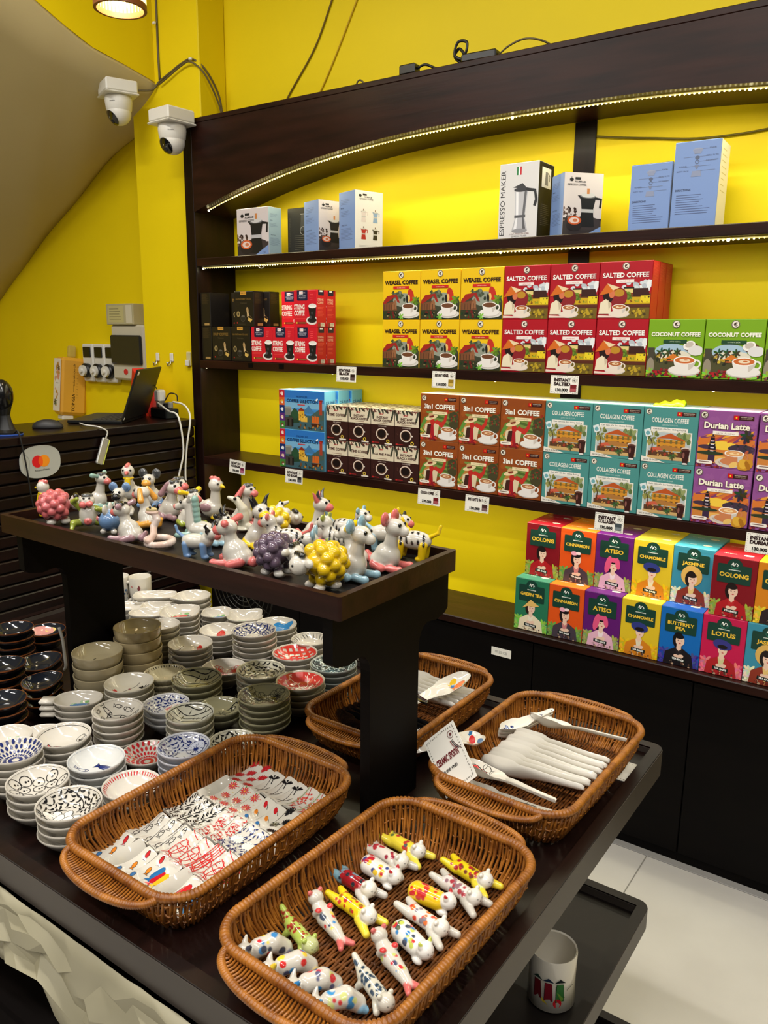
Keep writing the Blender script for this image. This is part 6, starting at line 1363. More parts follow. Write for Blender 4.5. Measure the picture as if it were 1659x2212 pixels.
def put(fn, x, y, deg, label, sc=1.28, vox=.0016):
    P, ey = fn; sc *= .80; figure('clay_animal', P, (x, y, ZR+.0018), radians(deg), label, 'figurine', 'glazed clay animals on the riser', ey, sc, vox)
put(duck(PK, YL, YL, wing=(206, 190, 190), scarf=YL), -1.597, .985, 200, 'white hen with yellow scarf at the left end of riser', 1.12)
put(berry((190, 94, 96)), -1.518, .962, 60, 'pink berry-covered sheep beside the yellow-scarf hen', 1.45)
put(frogfig(), -1.436, .974, -40, 'green and white frog with one raised arm', 1.15)
put(pigfig(BL_, W_), -1.362, .972, 210, 'round blue pig with white ears', 1.15)
put(sitter(MV, MV, 'side', PK, BK2, MV), -1.280, .955, 200, 'white cow with black hair and mauve tail, sitting at front', 1.25)
put(sitter(TQ, TQ, 'side', PK, GY, TQ, 1.4), -1.590, 1.108, 20, 'tall white cow with green ears and long pink snout', 1.15)
put(duck(PK, PK, YL, scarf=YL), -1.588, 1.195, -50, 'white hen with pink comb and pink beak, tallest at back', 1.3)
put(sitter(BL_, GY, 'round', OR_, None, None), -1.510, 1.195, -60, 'white panda with grey and blue ears at the back', 1.3)
put(sitter(MV, MV, 'drop', PK, GY, None), -1.425, 1.192, 10, 'white dog with dark ears and mauve body, back row', 1.3)
put(sitter(OR_, OR_, 'drop', PK, None, OR_, 1.3), -1.348, 1.055, 190, 'white goose-necked dog with long orange ears', 1.25)
put(sitter(W_, BL_, 'round', BK2, None, None, .8), -1.475, 1.085, -60, 'white panda with one dark blue ear, low behind the frog', 1.2)
put(sitter(MV, MV, 'drop', PK, GY, MV, 1.2), -1.372, 1.135, 0, 'white dog with long mauve ears looking right', 1.3)
put(snakefig((206, 176, 160), (214, 196, 186)), -1.206, .968, 190, 'coiled pinkish snake with raised flat head', 1.2)
put(horsefig(TQ, TQ), -1.195, 1.052, 195, 'white horse with pale green mane lying down', 1.25)
put(duck(PK, YL, YL, wing=MV), -1.300, 1.190, 10, 'white hen with pink comb behind the dark-haired duck', 1.3)
put(sitter(GN, YL, 'side', PK, GY, None, 1.2), -1.285, 1.112, 0, 'white duck with dark curls and yellow ears', 1.2)
put(sitter(PK, PK, 'drop', PK, GY, None, 1.5), -1.205, 1.190, 15, 'white dog with long pink ears and upright neck', 1.2)
put(walker(W_, BL_, PK, False, BK2, BK2, None, None, .85), -1.086, .955, 20, 'white calf with blue legs and black horns at front', 1.1)
put(fishlike((196, 190, 170), (150, 160, 164)), -1.165, 1.150, 200, 'grey iridescent fish standing upright with big eyes', 1.15)
put(sitter(LB, BK2, 'side', PK, BK2, LB, .9, horns=BK2), -1.122, 1.040, 30, 'white bull with black horns behind the blue-legged calf', 1.1)
put(sitter(PK, PK, 'side', PK, None, PK, 1.0), -.992, .958, 200, 'white seal-like animal with pink limbs and pink ears', 1.4)
put(sitter(YL, BK2, 'point', YL, None, YL, 1.2, horns=BK2), -1.048, 1.072, -20, 'white cat with yellow arms, yellow snout and black horns', 1.35)
put(berry(PU, None, W_, 1, (190, 186, 178)), -.895, .963, 5, 'dark purple berry-covered sheep facing right', 1.44)
put(berry((214, 176, 20), None, W_, 1, (206, 200, 190)), -.790, .946, 250, 'yellow berry-covered sheep at the front corner', 1.56)
put(berry(YL, W_, W_), -1.062, 1.150, 60, 'white and yellow berry-covered bee behind the horned cat', 1.32)
put(walker(W_, PK, PK, True, None, PK), -.965, 1.060, 200, 'white tiger with black stripes and pink nose', 1.3)
put(sitter(PK, PK, 'point', PK, None, PK, 1.5, horns=GY), -.985, 1.165, 20, 'white dragon with pink head crest at the back', 1.25)
put(walker(W_, GN, W_, True, None, GN, GN), -.885, 1.118, 190, 'striped zebra with green legs and green ears', 1.25)
put(walker(W_, LB, W_, True, None, LB, LB), -.930, 1.195, 10, 'striped zebra with pale blue ears at the back', 1.25)
put(sitter(LB, LB, 'round', BK2, None, LB, .8), -.872, 1.035, 210, 'small white mouse with blue ears behind the yellow sheep', 1.15)
put(sitter(W_, YL, 'side', W_, None, None, 1.0), -.832, 1.088, 200, 'white dog with long yellow ears', 1.2)
put(sitter(LB, LB, 'round', W_, None, LB, 1.25, muzzle=.007), -.782, 1.022, 5, 'white mouse with pale blue ears and paws', 1.4)
put(walker(W_, LB, PK, False, None, BK2, None, BK2), -.838, 1.198, 15, 'white dog with black cap and pink lips at the back', 1.25)
put(sitter(PK, PK, 'round', W_, None, PK, 1.25, muzzle=.007), -.768, 1.100, 5, 'white mouse with pink ears and pink paws at right', 1.4)
put(walker(W_, YL, PK, True, None, YL, YL, YL, 1.1), -.768, 1.178, 195, 'striped tiger with yellow legs and yellow crest', 1.35)
put(fishlike(W_, PK), -1.120, 1.200, 60, 'white seal with pink fins lying at the back', .95)

# ---- lying cats in the basket
def face(x, z, s=1.0, dy=0):
    return [('s', (x, dy+.004*s, z+.002), (x, dy+.008*s, z+.0035), .0008, BK2), ('s', (x, dy-.004*s, z+.002), (x, dy-.008*s, z+.0035), .0008, BK2), ('p', (x+.002, dy, z-.001), .0014, BK2), ('s', (x, dy-.004, z-.005), (x, dy+.004, z-.005), .0007, (90, 40, 40))]
def spots(cols, n, seed, x0, x1, y, z, r=.0036, zc=.012):
    rr = random.Random(seed); out = []
    for i in range(n):
        a = radians(rr.uniform(-75, 75)); out.append(('p', (rr.uniform(x0, x1), y*sin(a), z*cos(a)+zc), r*rr.uniform(.7, 1.2), rr.choice(cols)))
    return out
def cat_sprawl(body, limb, sp, seed, head=(226, 222, 212)):
    P = [Rd((-.022, 0, .012), (.018, 0, .013), .0125, .0125, body), E((.034, 0, .019), (.0135, .0135, .013), head, .0015)]
    P += both(lambda s: [Rd((-.024, s*.006, .011), (-.048, s*.013, .012 if s > 0 else .018), .0088, .0055, limb[0]), Rd((.022, s*.008, .010), (.050, s*.019, .0065), .0088, .0058, limb[1]), E((.032, s*.009, .0305), (.0035, .0042, .004), head, .001)])
    P += spots(sp, 22, seed, -.034, .022, .0125, .0125)+face(.046, .021)+[('p', (.052, -.019, .0065), .004, (200, 50, 50)) for _ in range(1 if seed % 3 == 0 else 0)]
    return P
def cat_loaf(body, sp, seed, head=(230, 228, 222)):
    P = [Rd((-.024, 0, .016), (.014, 0, .015), .0165, .0150, body), E((.030, 0, .021), (.0135, .0130, .013), head, .0015)]+both(lambda s: [Rd((.030, s*.008, .030), (.029, s*.010, .036), .0045, .002, head, .001), E((.024, s*.010, .006), (.010, .006, .006), head)])
    return P+spots(sp, 26, seed, -.036, .016, .0165, .0165, .0042, .0155)+face(.0425, .022)+[('p', (.030, .009, .036), .004, sp[0]), ('p', (.030, -.009, .036), .004, sp[0])]
def cat_mermaid(sp, seed):
    P = [Rd((-.030, 0, .018), (-.008, 0, .013), .011, .013, W_), Rd((-.008, 0, .013), (.022, 0, .011), .0135, .010, W_), Rd((.022, 0, .011), (.042, 0, .008), .010, .007, W_), E((-.040, 0, .027), (.012, .0125, .0115), W_, .0015)]
    P += both(lambda s: [Rd((.042, s*.003, .008), (.056, s*.010, .010), .006, .0042, PK), E((-.042, s*.009, .037), (.0035, .0042, .0045), PK, .001), Rd((-.020, s*.010, .016), (-.012, s*.010, .026), .006, .005, W_)])
    return P+spots(sp, 22, seed, -.012, .040, .013, .012, .0036)+[('p', (-.012, s*.010, .030), .006, (206, 60, 60)) for s in (-1, 1)]+[('s', (-.050, s*.004, .031), (-.048, s*.008, .033), .0008, BK2) for s in (-1, 1)]+[('s', (-.044, s*.004, .0385), (-.042, s*.008, .0375), .0008, BK2) for s in (-1, 1)]
def cat_arch(sp, seed, c2):
    P = [Rd((-.028, 0, .012), (-.012, 0, .026), .012, .0135, W_), Rd((-.012, 0, .026), (.010, 0, .026), .0135, .0125, W_), Rd((.010, 0, .026), (.022, 0, .014), .0115, .009, W_), E((.030, 0, .026), (.0135, .0120, .0125), W_, .0015), E((.038, 0, .008), (.008, .009, .007), W_)]
    P += both(lambda s: [Rd((-.030, s*.007, .010), (-.036, s*.008, .0055), .0075, .0055, c2), Rd((.026, s*.007, .012), (.034, s*.009, .0055), .007, .0055, W_), Rd((.026, s*.008, .036), (.023, s*.011, .042), .0045, .002, W_, .001)])
    return P+spots(sp, 18, seed, -.026, .012, .013, .024, .0052)+[('p', (.026, .010, .040), .005, sp[0])]+face(.042, .027)
def cat_walk(body, sp, seed):
    P = [Rd((-.024, 0, .018), (.016, 0, .016), .0105, .0115, body), Rd((-.030, 0, .020), (-.050, 0, .030), .008, .0042, body), E((.032, 0, .018), (.0125, .0125, .012), tuple((a+b)//2 for a, b in zip(body, W_)), .0015)]
    P += both(lambda s: [Rd((-.018, s*.007, .012), (-.022, s*.011, .005), .0065, .005, body), Rd((.020, s*.007, .010), (.028, s*.012, .005), .0065, .005, body), E((.030, s*.009, .0285), (.0035, .004, .004), body, .001)])
    return P+spots(sp, 46, seed, -.044, .022, .0108, .0108, .0027, .018)+face(.0435, .019)
CATS = [(-.635, .965, -8, cat_sprawl((226, 206, 60), ((226, 206, 60), (232, 214, 80)), [(70, 80, 90), (190, 60, 50), (80, 110, 60)], 1), 'yellow sprawling cat with flowers, farthest back in the basket'),
 (-.642, .927, -8, cat_sprawl((222, 214, 204), (W_, W_), [(180, 50, 60), (150, 40, 60)], 2), 'white sprawling cat with red squiggles'),
 (-.626, .888, -6, cat_loaf((230, 226, 216), [(190, 40, 50), (226, 190, 50), (60, 70, 130)], 4), 'white loaf-shaped cat with red flowers'),
 (-.645, .847, -10, cat_sprawl((140, 24, 32), ((110, 150, 165), (200, 196, 190)), [(110, 150, 165), (30, 40, 50), (160, 30, 36)], 5), 'dark red sprawling cat with blue-grey legs'),
 (-.612, .803, -12, cat_sprawl((228, 200, 30), ((228, 200, 30), (230, 206, 60)), [(190, 40, 40), (150, 110, 40)], 7), 'yellow sprawling cat with red hearts, in the middle'),
 (-.515, .968, -12, cat_sprawl((228, 204, 30), ((228, 204, 30), (232, 210, 60)), [(170, 40, 40), (120, 60, 40)], 8), 'yellow sprawling cat with red flowers near the right rim'),
 (-.510, .926, -14, cat_sprawl((222, 214, 208), (W_, W_), [(150, 110, 120), (170, 60, 70), (110, 110, 120)], 9+1), 'white sprawling cat with grey-red triangles'),
 (-.532, .884, 4, cat_loaf((228, 190, 30), [(190, 40, 44), (206, 60, 40)], 11), 'yellow loaf-shaped cat with red flowers'),
 (-.517, .843, -12, cat_sprawl((222, 214, 206), (W_, W_), [(206, 70, 50), (130, 120, 130), (216, 110, 50)], 13), 'white sprawling cat with orange circles'),
 (-.507, .795, -18, cat_loaf((230, 228, 220), [(190, 200, 90), (60, 130, 190), (200, 50, 50), (60, 70, 90), (90, 100, 70)], 14), 'white loaf-shaped cat with coloured dashes'),
 (-.625, .760, -22, cat_mermaid([(206, 60, 60), (60, 130, 190), (226, 206, 90), (60, 70, 90)], 3), 'white reclining cat with pink fishtail, beside the green cat'),
 (-.640, .715, -18, cat_walk((166, 184, 84), [(160, 50, 40), (130, 40, 30)], 6), 'green cat with red-brown flowers and raised tail'),
 (-.508, .752, -24, cat_mermaid([(200, 50, 60), (60, 130, 190), (190, 200, 110), (60, 70, 100)], 16), 'white reclining cat with pink fishtail near the right rim'),
 (-.503, .700, -22, cat_walk((200, 196, 180), [(40, 60, 80), (50, 70, 90)], 17), 'grey cat with dark blue dots'),
 (-.655, .664, -118, cat_arch([(64, 68, 84), (226, 200, 60), (200, 40, 50), (60, 130, 190)], 18, (90, 90, 110)), 'white crouching cat with a dark ear, leftmost of the front four'),
 (-.607, .660, -120, cat_arch([(230, 200, 60), (50, 130, 190), (200, 40, 40), (70, 76, 110)], 20, (226, 190, 50)), 'white crouching cat with yellow ear and red-blue back, second of four'),
 (-.563, .656, -122, cat_arch([(50, 130, 190), (200, 40, 46), (200, 206, 120), (90, 90, 120)], 22, (90, 140, 190)), 'white crouching cat with red and green back, third of four'),
 (-.522, .650, -124, cat_arch([(60, 140, 196), (200, 60, 60), (200, 206, 130), (226, 222, 212)], 24, (120, 170, 200)), 'white crouching cat with blue ear, rightmost of the front four')]
for x, y, deg, P, lb in CATS: figure('cat_figurine', P, (x, y, ZB+.0004), radians(deg), lb, 'figurine', 'painted cat figurines in the basket', (), .93 if deg > -100 else .95, .0013, .002)
# ================================================================== things on and behind the cash desk
# laptop
lt = empty('laptop', (-2.72, 2.09, CZ), 0, label='open black laptop on the cash desk ledge seen from behind', cat='laptop')
ang = atan2(.255, -.172); lt.rotation_euler = (0, 0, ang)   # local x along the hinge
obj('keyboard_base', MB().box(-.155, .155, .0, .215, .001, .015, .003), BLACKP, lt)
km = MB()
for j in range(5):
    for i in range(14): km.box(-.14+i*.02, -.124+i*.02, .03+j*.019, .045+j*.019, .015, .0168)
obj('keys', km, mat('dark_grey_keys', (46, 46, 48), .5), lt, kind='stuff')
sc_ = obj('screen', MB().box(-.155, .155, -.004, .004, .0, .21, .003), mat('matt_black_lid', (17, 17, 18), .45), lt, loc=(0, 0, .014), rot=(radians(20), 0, 0))
obj('sticker', MB().box(-.146, -.128, -.0046, -.004, .188, .202), CARD, sc_)
obj('corner_sticker', MB().box(-.15, -.143, -.0046, -.004, .004, .014), CARD, sc_)
# mouse
m = MB(); m.ell((0, 0, .003), (.055, .031, .030), 22, 12); m.v = [(x, y, max(0, z)) for x, y, z in m.v]
mo = obj('computer_mouse', m, mat('charcoal_rubber', (34, 34, 36), .5), loc=(-2.742, 1.715, CZ+.0004), rot=(0, 0, radians(50)), smooth=180, label='dark grey computer mouse on the cash desk ledge', cat='mouse')
obj('scroll_wheel', MB().lathe([(0, -.003), (.007, -.003), (.007, .003), (0, .003)], 12, axis='y'), BLACKP, mo, loc=(.035, 0, .021))
# barcode scanner in its stand
sk = empty('barcode_scanner', (-2.66, 1.505, CZ), radians(40), label='black barcode scanner on a stand at the left edge', cat='scanner')
obj('stand_base', MB().lathe([(0, 0), (.05, 0), (.05, .012), (.03, .02), (.02, .05), (.016, .075), (0, .08)], 24, ell=(1.1, .9)), BLACKP, sk, smooth=40)
obj('head', MB().ell((0, 0, .135), (.034, .04, .055), 20, 14), mat('gloss_black_shell', (14, 14, 15), .2), sk, smooth=180)
obj('neck', MB().tube([(0, 0, .07), (.002, 0, .1)], [.018, .024], 14), BLACKP, sk, smooth=60)
obj('blue_trim', MB().lathe([(.05, .0), (.0515, .002), (.0515, .005), (.05, .006)], 24, ell=(1.1, .9)), mat('blue_trim', (40, 80, 170), .4), sk)
obj('scanner_cable', MB().tube(spline([(-2.60, 1.50, 1.21), (-2.571, 1.50, 1.212), (-2.560, 1.51, 1.10), (-2.562, 1.525, .95), (-2.562, 1.56, .8)], 6), .0028, 6), CABLEB, smooth=180, label='black scanner cable hanging down the slatted desk front', cat='cable')
# payment sign
sg = empty('payment_sign', (CX+.0015, 1.575, 1.105), 0, label='light grey oval payment sign with red and orange circles', cat='sign')
pts = [(.078*cos(radians(a))*(1 if cos(radians(a)) > 0 else .98)*(abs(cos(radians(a)))**-.12 if abs(cos(radians(a))) > .02 else 1), .057*sin(radians(a))*(abs(sin(radians(a)))**-.25 if abs(sin(radians(a))) > .02 else 1)) for a in range(0, 360, 10)]
obj('plate', MB().prism(pts, 0, .004, 'yz'), mat('light_grey_plate', (176, 178, 172), .45), sg)
p = Pr(); p.ell(-12, 2, 24, 24, (214, 20, 32), 28); p.ell(16, 2, 24, 24, (240, 146, 30), 28); q = [(2+0, 2)]; p.poly([(2+10*cos(radians(a))*.9, 2+20*sin(radians(a))) for a in range(0, 360, 20)], (238, 90, 28)); p.text('Accepted Here', 4, -34, 64, 10, (60, 60, 58), .01); p.curve([(-62, 34), (-50, 20), (-46, 0), (-50, -24), (-60, -36)], 1.6, (140, 142, 138))
obj('print', p.mesh('print', lambda u, v, k: (.0044+k*EPS, u*.00088, v*.00088)), None, sg)
# usb hub dangling from the laptop
hb = empty('usb_hub', (CX+.012, 1.80, 1.07), 0, label='silver and lime USB hub dangling on a white cable', cat='usb hub')
hb.rotation_euler = (radians(-22), 0, 0)
obj('body', MB().box(.0, .011, -.014, .014, 0, .10, .003), mat('brushed_silver', (196, 196, 192), .3, metal=.6), hb)
obj('lime_face', MB().box(.0, .011, .0142, .019, .002, .098, .002), mat('lime_face', (190, 196, 70), .4), hb)
obj('hub_cable', MB().tube(spline([(-2.73, 1.842, CZ+.009), (-2.63, 1.80, CZ+.012), (-2.575, 1.815, CZ+.008), (-2.563, 1.842, CZ-.01), (CX+.018, 1.838, 1.163)], 7), .0028, 7), CABLEW, smooth=180, label='white cable from the laptop over the ledge to the hub', cat='cable')
# power strip, chargers, cables
pb = empty('power_strip', (-2.71, 2.235, CZ+.0004), radians(-12), label='black power strip with plugs at the end of the ledge', cat='power strip')
obj('body', MB().box(-.07, .07, -.03, .03, 0, .042, .005), BLACKP, pb); obj('plug', MB().box(.01, .035, -.012, .012, .042, .065, .004), BLACKP, pb); obj('plug', MB().box(.045, .062, -.01, .01, .042, .07, .004), GREYP, pb)
ch = empty('charger', (-2.738, 2.238, CZ+.066), radians(-12), label='white phone charger plugged in beside the laptop', cat='charger')
obj('body', MB().box(-.02, .02, -.018, .018, 0, .05, .006), WHITEP, ch); obj('plug_base', MB().box(-.014, .014, -.013, .013, -.023, 0, .003), GREYP, ch)
obj('charging_cable', MB().tube(spline([(-2.725, 2.21, 1.264), (-2.63, 2.19, 1.235), (-2.572, 2.19, 1.213), (-2.556, 2.195, 1.08), (-2.56, 2.17, .98), (-2.558, 2.14, .86), (-2.558, 2.12, .7)], 6), .004, 7), CABLEW, smooth=180, label='white charging cable slanting down from the desk end', cat='cable')
obj('charging_cable', MB().tube(spline([(-2.66, 2.24, 1.268), (-2.60, 2.25, 1.255), (-2.562, 2.243, 1.205), (-2.558, 2.215, 1.09), (-2.556, 2.20, .98), (-2.556, 2.205, .85), (-2.556, 2.205, .7)], 6), .004, 7), CABLEW, smooth=180, label='white charging cable hanging straight beside the slanting one', cat='cable')
obj('plug_cable', MB().tube(spline([(-2.745, 2.23, 1.316), (-2.76, 2.22, 1.345), (-2.79, 2.215, 1.355), (-2.83, 2.21, 1.33)], 6), .002, 6), CABLEB, smooth=180, label='thin black cable arching from the white charger', cat='cable')
obj('plug_cable', MB().tube(spline([(-2.71, 2.24, 1.27), (-2.69, 2.25, 1.30), (-2.66, 2.26, 1.295), (-2.655, 2.26, 1.27)], 6), .0026, 6), CABLEB, smooth=180, label='short black cable looping over the power strip', cat='cable')
m = MB(); pv = [(-.10, 0, 0), (.10, .02, 0), (.085, .0, .12), (.02, -.02, .20), (-.03, -.015, .10), (-.08, .0, .04)]
for y in (0, .05): m.v += [(a, b+y, c) for a, b, c in pv]
m.f = [(0, 1, 2, 3, 4, 5), (11, 10, 9, 8, 7, 6)]+[(i, (i+1) % 6, (i+1) % 6+6, i+6) for i in range(6)]; m.c = [None]*8
obj('red_bag', m, mat('red_plastic_bag', (206, 34, 26), .4), loc=(-2.90, 2.245, CZ+.0005), rot=(0, 0, radians(-20)), label='red plastic bag standing behind the laptop', cat='bag')
# wall fittings
for i, x in enumerate((-3.572, -3.480, -3.392)):
    t = empty('timer', (x, 2.511, 1.405), 0, label='white plug-in wall timer with dial, %s of three' % ['left', 'middle', 'right'][i], cat='timer', group='wall timers')
    obj('socket', MB().box(-.043, .043, -.03, 0, -.10, .085, .006), WHITEP, t); obj('display', MB().box(-.03, .03, -.036, -.0302, .02, .07, .003), BLACKP, t)
    obj('dial', MB().lathe([(.0, .0), (.034, .0), (.036, .02), (.03, .026), (0, .026)], 24, axis='y'), BLACKP, t, loc=(0, -.0302, -.045), smooth=40); obj('knob', MB().lathe([(.026, .0), (.026, .012), (.012, .012), (.010, .022), (0, .022)], 20, axis='y'), WHITEP, t, loc=(0, -.0565, -.045), smooth=40)
bp_ = empty('breaker_box', (-3.215, 2.511, 1.44), 0, label='white breaker box with dark door on the wall behind the desk', cat='breaker box')
obj('housing', MB().box(-.12, .12, -.06, 0, -.115, .1425, .01), mat('aged_white_plastic', (196, 190, 170), .5), bp_); obj('door', MB().box(-.112, .112, -.075, -.0605, -.04, .095, .012), mat('smoked_plastic_door', (34, 34, 34), .25), bp_)
obj('heart_sticker', MB().ell((-.02, -.0612, -.075), (.016, .001, .014), 10, 6), mat('red_sticker', (200, 30, 40), .5), bp_)
cb = obj('carton', MB().box(-.1, .1, -.07, 0, -.045, .05, .002), mat('grey_carton', (176, 168, 130), .7), loc=(-3.245, 2.5105, 1.628), label='small printed carton on top of the breaker box', cat='carton')
p = Pr(); p.rect(36, 24, 58, 38, (190, 182, 128)); p.lines(12, 36, 50, 5, 6, (110, 104, 76), 1.2, 3); p.rect(84, 24, 22, 40, (206, 200, 176)); obj('print', p.mesh('print', front_map(.002, -.1, -.045, -.07)), None, cb)
tp2 = empty('tissue_pack', (-3.70, 2.46, 1.28), 0, label='hanging tissue pack with floral side and yellow front', cat='tissue pack'); tp2.rotation_euler = (0, radians(6), radians(80))
obj('pack', MB().box(-.07, .07, -.045, .045, -.15, .14, .016), mat('yellow_pack_film', (226, 168, 60), .3), tp2)
p = Pr(); p.text('TOP GIA', 26, 60, 90, 16, (70, 46, 20), .02, 90); p.line([(26, 112), (26, 150)], 1.5, (70, 46, 20)); p.text('KHĂN GIẤY CAO CẤP', 26, 200, 110, 12, (70, 46, 20), .01, 90); p.lines(40, 240, 10, 12, 14, (150, 110, 50), 1.4)
obj('front_print', p.mesh('front_print', lambda u, v, k: (-.03+u*.001, -.0455-k*EPS, -.145+v*.001)), None, tp2)
p = Pr(); p.rect(45, 145, 80, 262, (236, 228, 214)); splats(p, 14, 30, 76, 250, 20, 14, [(226, 150, 120), (214, 170, 140), (240, 236, 226), (196, 150, 60)], 6); p.rect(45, 150, 46, 46, (240, 236, 226), 45); p.text('TOP GIA', 45, 154, 36, 8, (90, 70, 50)); leaves(p, 30, 60, 7, 20, (90, 90, 60), 3); leaves(p, 60, 230, 7, 20, (120, 90, 50), 4)
obj('side_print', p.mesh('side_print', lambda u, v, k: (-.0705-k*EPS, .0445-u*.001, -.145+v*.001)), None, tp2)
obj('hanging_film', MB().box(-.02, .02, -.012, .012, .1405, .20, .006), mat('clear_film', (206, 186, 110), .15, alpha=.45), tp2); obj('bottom_film', MB().box(-.05, .01, -.03, .03, -.175, -.1505, .006), mat('pale_film', (220, 216, 206), .3), tp2)
for i, x in enumerate((-2.898, -2.806)):
    hk = empty('wall_hook', (x, 2.3695, 1.43), 0, label='small white adhesive hook on the pillar, %s of two' % ['left', 'right'][i], cat='hook', group='adhesive hooks')
    obj('plate', MB().box(-.011, .011, -.006, 0, -.005, .032, .004), WHITEP, hk); obj('prong', MB().tube(spline([(0, -.006, .0), (0, -.014, -.018), (0, -.024, -.022), (0, -.028, -.008)], 5), .0028, 6), STEEL, hk, smooth=180); obj('prong', MB().tube(spline([(-.002, -.006, .0), (-.012, -.012, -.012), (-.018, -.018, -.008)], 5), .0024, 6), STEEL, hk, smooth=180)
sw = empty('cable_clip', (-2.695, 2.3695, 1.44), 0, label='pale plastic cable clip near the bookcase edge', cat='clip'); obj('plate', MB().box(-.013, .013, -.008, 0, -.03, .03, .003), mat('cream_plastic', (206, 196, 140), .5), sw); obj('latch', MB().box(-.011, .011, -.018, -.0082, -.03, -.004, .003), WHITEP, sw)
obj('wall_wire', MB().tube(spline([(-2.655, 2.366, 1.41), (-2.65, 2.366, 1.33), (-2.655, 2.366, 1.25), (-2.65, 2.366, 1.20)], 5), .0022, 6), mat('reddish_wire', (150, 90, 40), .5), smooth=180, label='thin brown wire running down the pillar edge', cat='wire')

# ================================================================== security cameras and cables
def seccam(loc, rz, look, label):
    c = empty('security_camera', loc, rz, label=label, cat='security camera', group='dome security cameras'); c.scale = (.83, .83, .83)
    obj('junction_box', MB().box(-.075, .075, -.075, .075, -.055, 0, .006), WHITEP, c); obj('cover_plate', MB().box(-.08, .08, -.08, .08, -.064, -.0555, .004), WHITEP, c)
    obj('housing', MB().lathe([(0, -.0645), (.062, -.0645), (.064, -.085), (.060, -.12), (.05, -.138), (0, -.142)], 32), WHITEP, c, smooth=50)
    b = obj('ball', MB().ell((0, 0, 0), (.056, .056, .056), 28, 18), WHITEP, c, loc=(0, 0, -.135), rot=look, smooth=180)
    obj('lens_window', MB().lathe([(0, .0565), (.022, .053), (.036, .0455), (.0385, .044)], 28, axis='y'), mat('black_lens', (8, 8, 9), .08, coat=1), b, smooth=180); obj('lens', MB().lathe([(.011, .055), (.009, .0575), (0, .0575)], 16, axis='y'), mat('lens_glass', (26, 30, 40), .05), b, loc=(0, 0, -.012), smooth=60)
    p = Pr().text('HIKVISION', 0, 0, 26, 4, (60, 60, 60), .02); obj('brand_print', p.mesh('brand_print', lambda u, v, k: ((.0642+k*EPS)*cos(u*.0155-.75), (.0642+k*EPS)*sin(u*.0155-.75), -.095+v*.001)), None, c)
seccam((-2.872, 2.215, 2.512), radians(-22), (radians(38), 0, radians(10)), 'white dome camera mounted under the stair soffit')
seccam((-2.575, 2.225, 2.372), radians(-4), (radians(32), 0, radians(0)), 'white dome camera mounted at the top of the bookcase corner')
def cable(name, pts, r, m, label, n=6): return obj(name, MB().tube(spline(pts, 6), r, n), m, smooth=180, label=label, cat='cable')
cable('camera_cable', [(-2.80, 2.365, 3.25), (-2.80, 2.366, 2.9), (-2.802, 2.366, 2.66), (-2.80, 2.366, 2.545)], .0045, CABLEG, 'grey cable running straight down the stair corner')
cable('camera_cable', [(-2.86, 2.30, 2.50), (-2.83, 2.35, 2.51), (-2.80, 2.366, 2.54), (-2.74, 2.366, 2.56), (-2.66, 2.366, 2.585), (-2.60, 2.366, 2.588), (-2.565, 2.40, 2.55), (-2.56, 2.46, 2.47), (-2.56, 2.48, 2.36)], .0042, CABLEG, 'grey cable arching from the soffit camera to the bookcase')
cable('camera_cable', [(-2.79, 2.355, 2.525), (-2.74, 2.355, 2.542), (-2.66, 2.355, 2.57), (-2.598, 2.352, 2.575), (-2.552, 2.38, 2.53), (-2.545, 2.44, 2.44), (-2.545, 2.465, 2.36)], .0035, CABLEG, 'second grey cable arching beside the first')
for x, z in ((-2.802, 2.75), (-2.60, 2.586)):
    o = obj('cable_clip', MB().box(-.007, .007, -.01, 0, -.005, .005, .002), WHITEP, loc=(x, 2.3575, z), label='tiny white cable clip on the %s' % ('straight corner cable' if z > 2.7 else 'arched camera cable'), cat='clip')
cable('wall_cable', [(-2.30, 2.507, 2.356), (-2.22, 2.507, 2.45), (-2.10, 2.507, 2.58), (-2.02, 2.507, 2.72), (-1.95, 2.507, 2.85), (-1.85, 2.507, 3.05)], .0032, mat('brown_cable', (110, 88, 20), .6), 'brown cable climbing the yellow wall above the bookcase')
cable('wall_cable', [(-2.13, 2.508, 2.356), (-2.04, 2.508, 2.48), (-1.93, 2.508, 2.66), (-1.82, 2.508, 2.86), (-1.74, 2.508, 3.05)], .0030, mat('yellowed_cable', (196, 160, 10), .6), 'yellow painted cable beside the brown one')
cable('loose_wire', [(-1.85, 2.44, 2.356), (-1.857, 2.44, 2.40), (-1.84, 2.44, 2.413), (-1.81, 2.44, 2.385), (-1.79, 2.44, 2.358)], .003, CABLEG, 'thin wire hooked up behind the bookcase top')
ad = empty('power_adapter', (-1.545, 2.32, 2.3535), 0, label='black plug adapter on top of the bookcase', cat='adapter'); obj('body', MB().box(-.04, .02, -.018, .018, 0, .03, .004), BLACKP, ad); obj('cord', MB().tube(spline([(.02, 0, .016), (.05, .0, .022), (.09, .01, .006), (.14, .03, .003)], 5), .004, 6), CABLEB, ad, smooth=180)
ad = empty('power_adapter', (-1.32, 2.325, 2.3535), radians(4), label='long black power adapter lying on the bookcase top', cat='adapter'); obj('body', MB().box(-.04, .075, -.02, .02, 0, .024, .004), BLACKP, ad); obj('cord', MB().tube(spline([(-.04, 0, .012), (-.07, .0, .03), (-.06, .0, .065), (-.03, .0, .06), (-.035, .0, .03), (-.06, .01, .05), (-.075, .01, .03), (-.05, .01, .006)], 6), .0045, 6), CABLEB, ad, smooth=180); obj('lead', MB().tube(spline([(.075, 0, .01), (.11, 0, .03), (.16, 0, .04), (.21, .02, .03), (.25, .06, .004)], 5), .003, 6), CABLEG, ad, smooth=180)
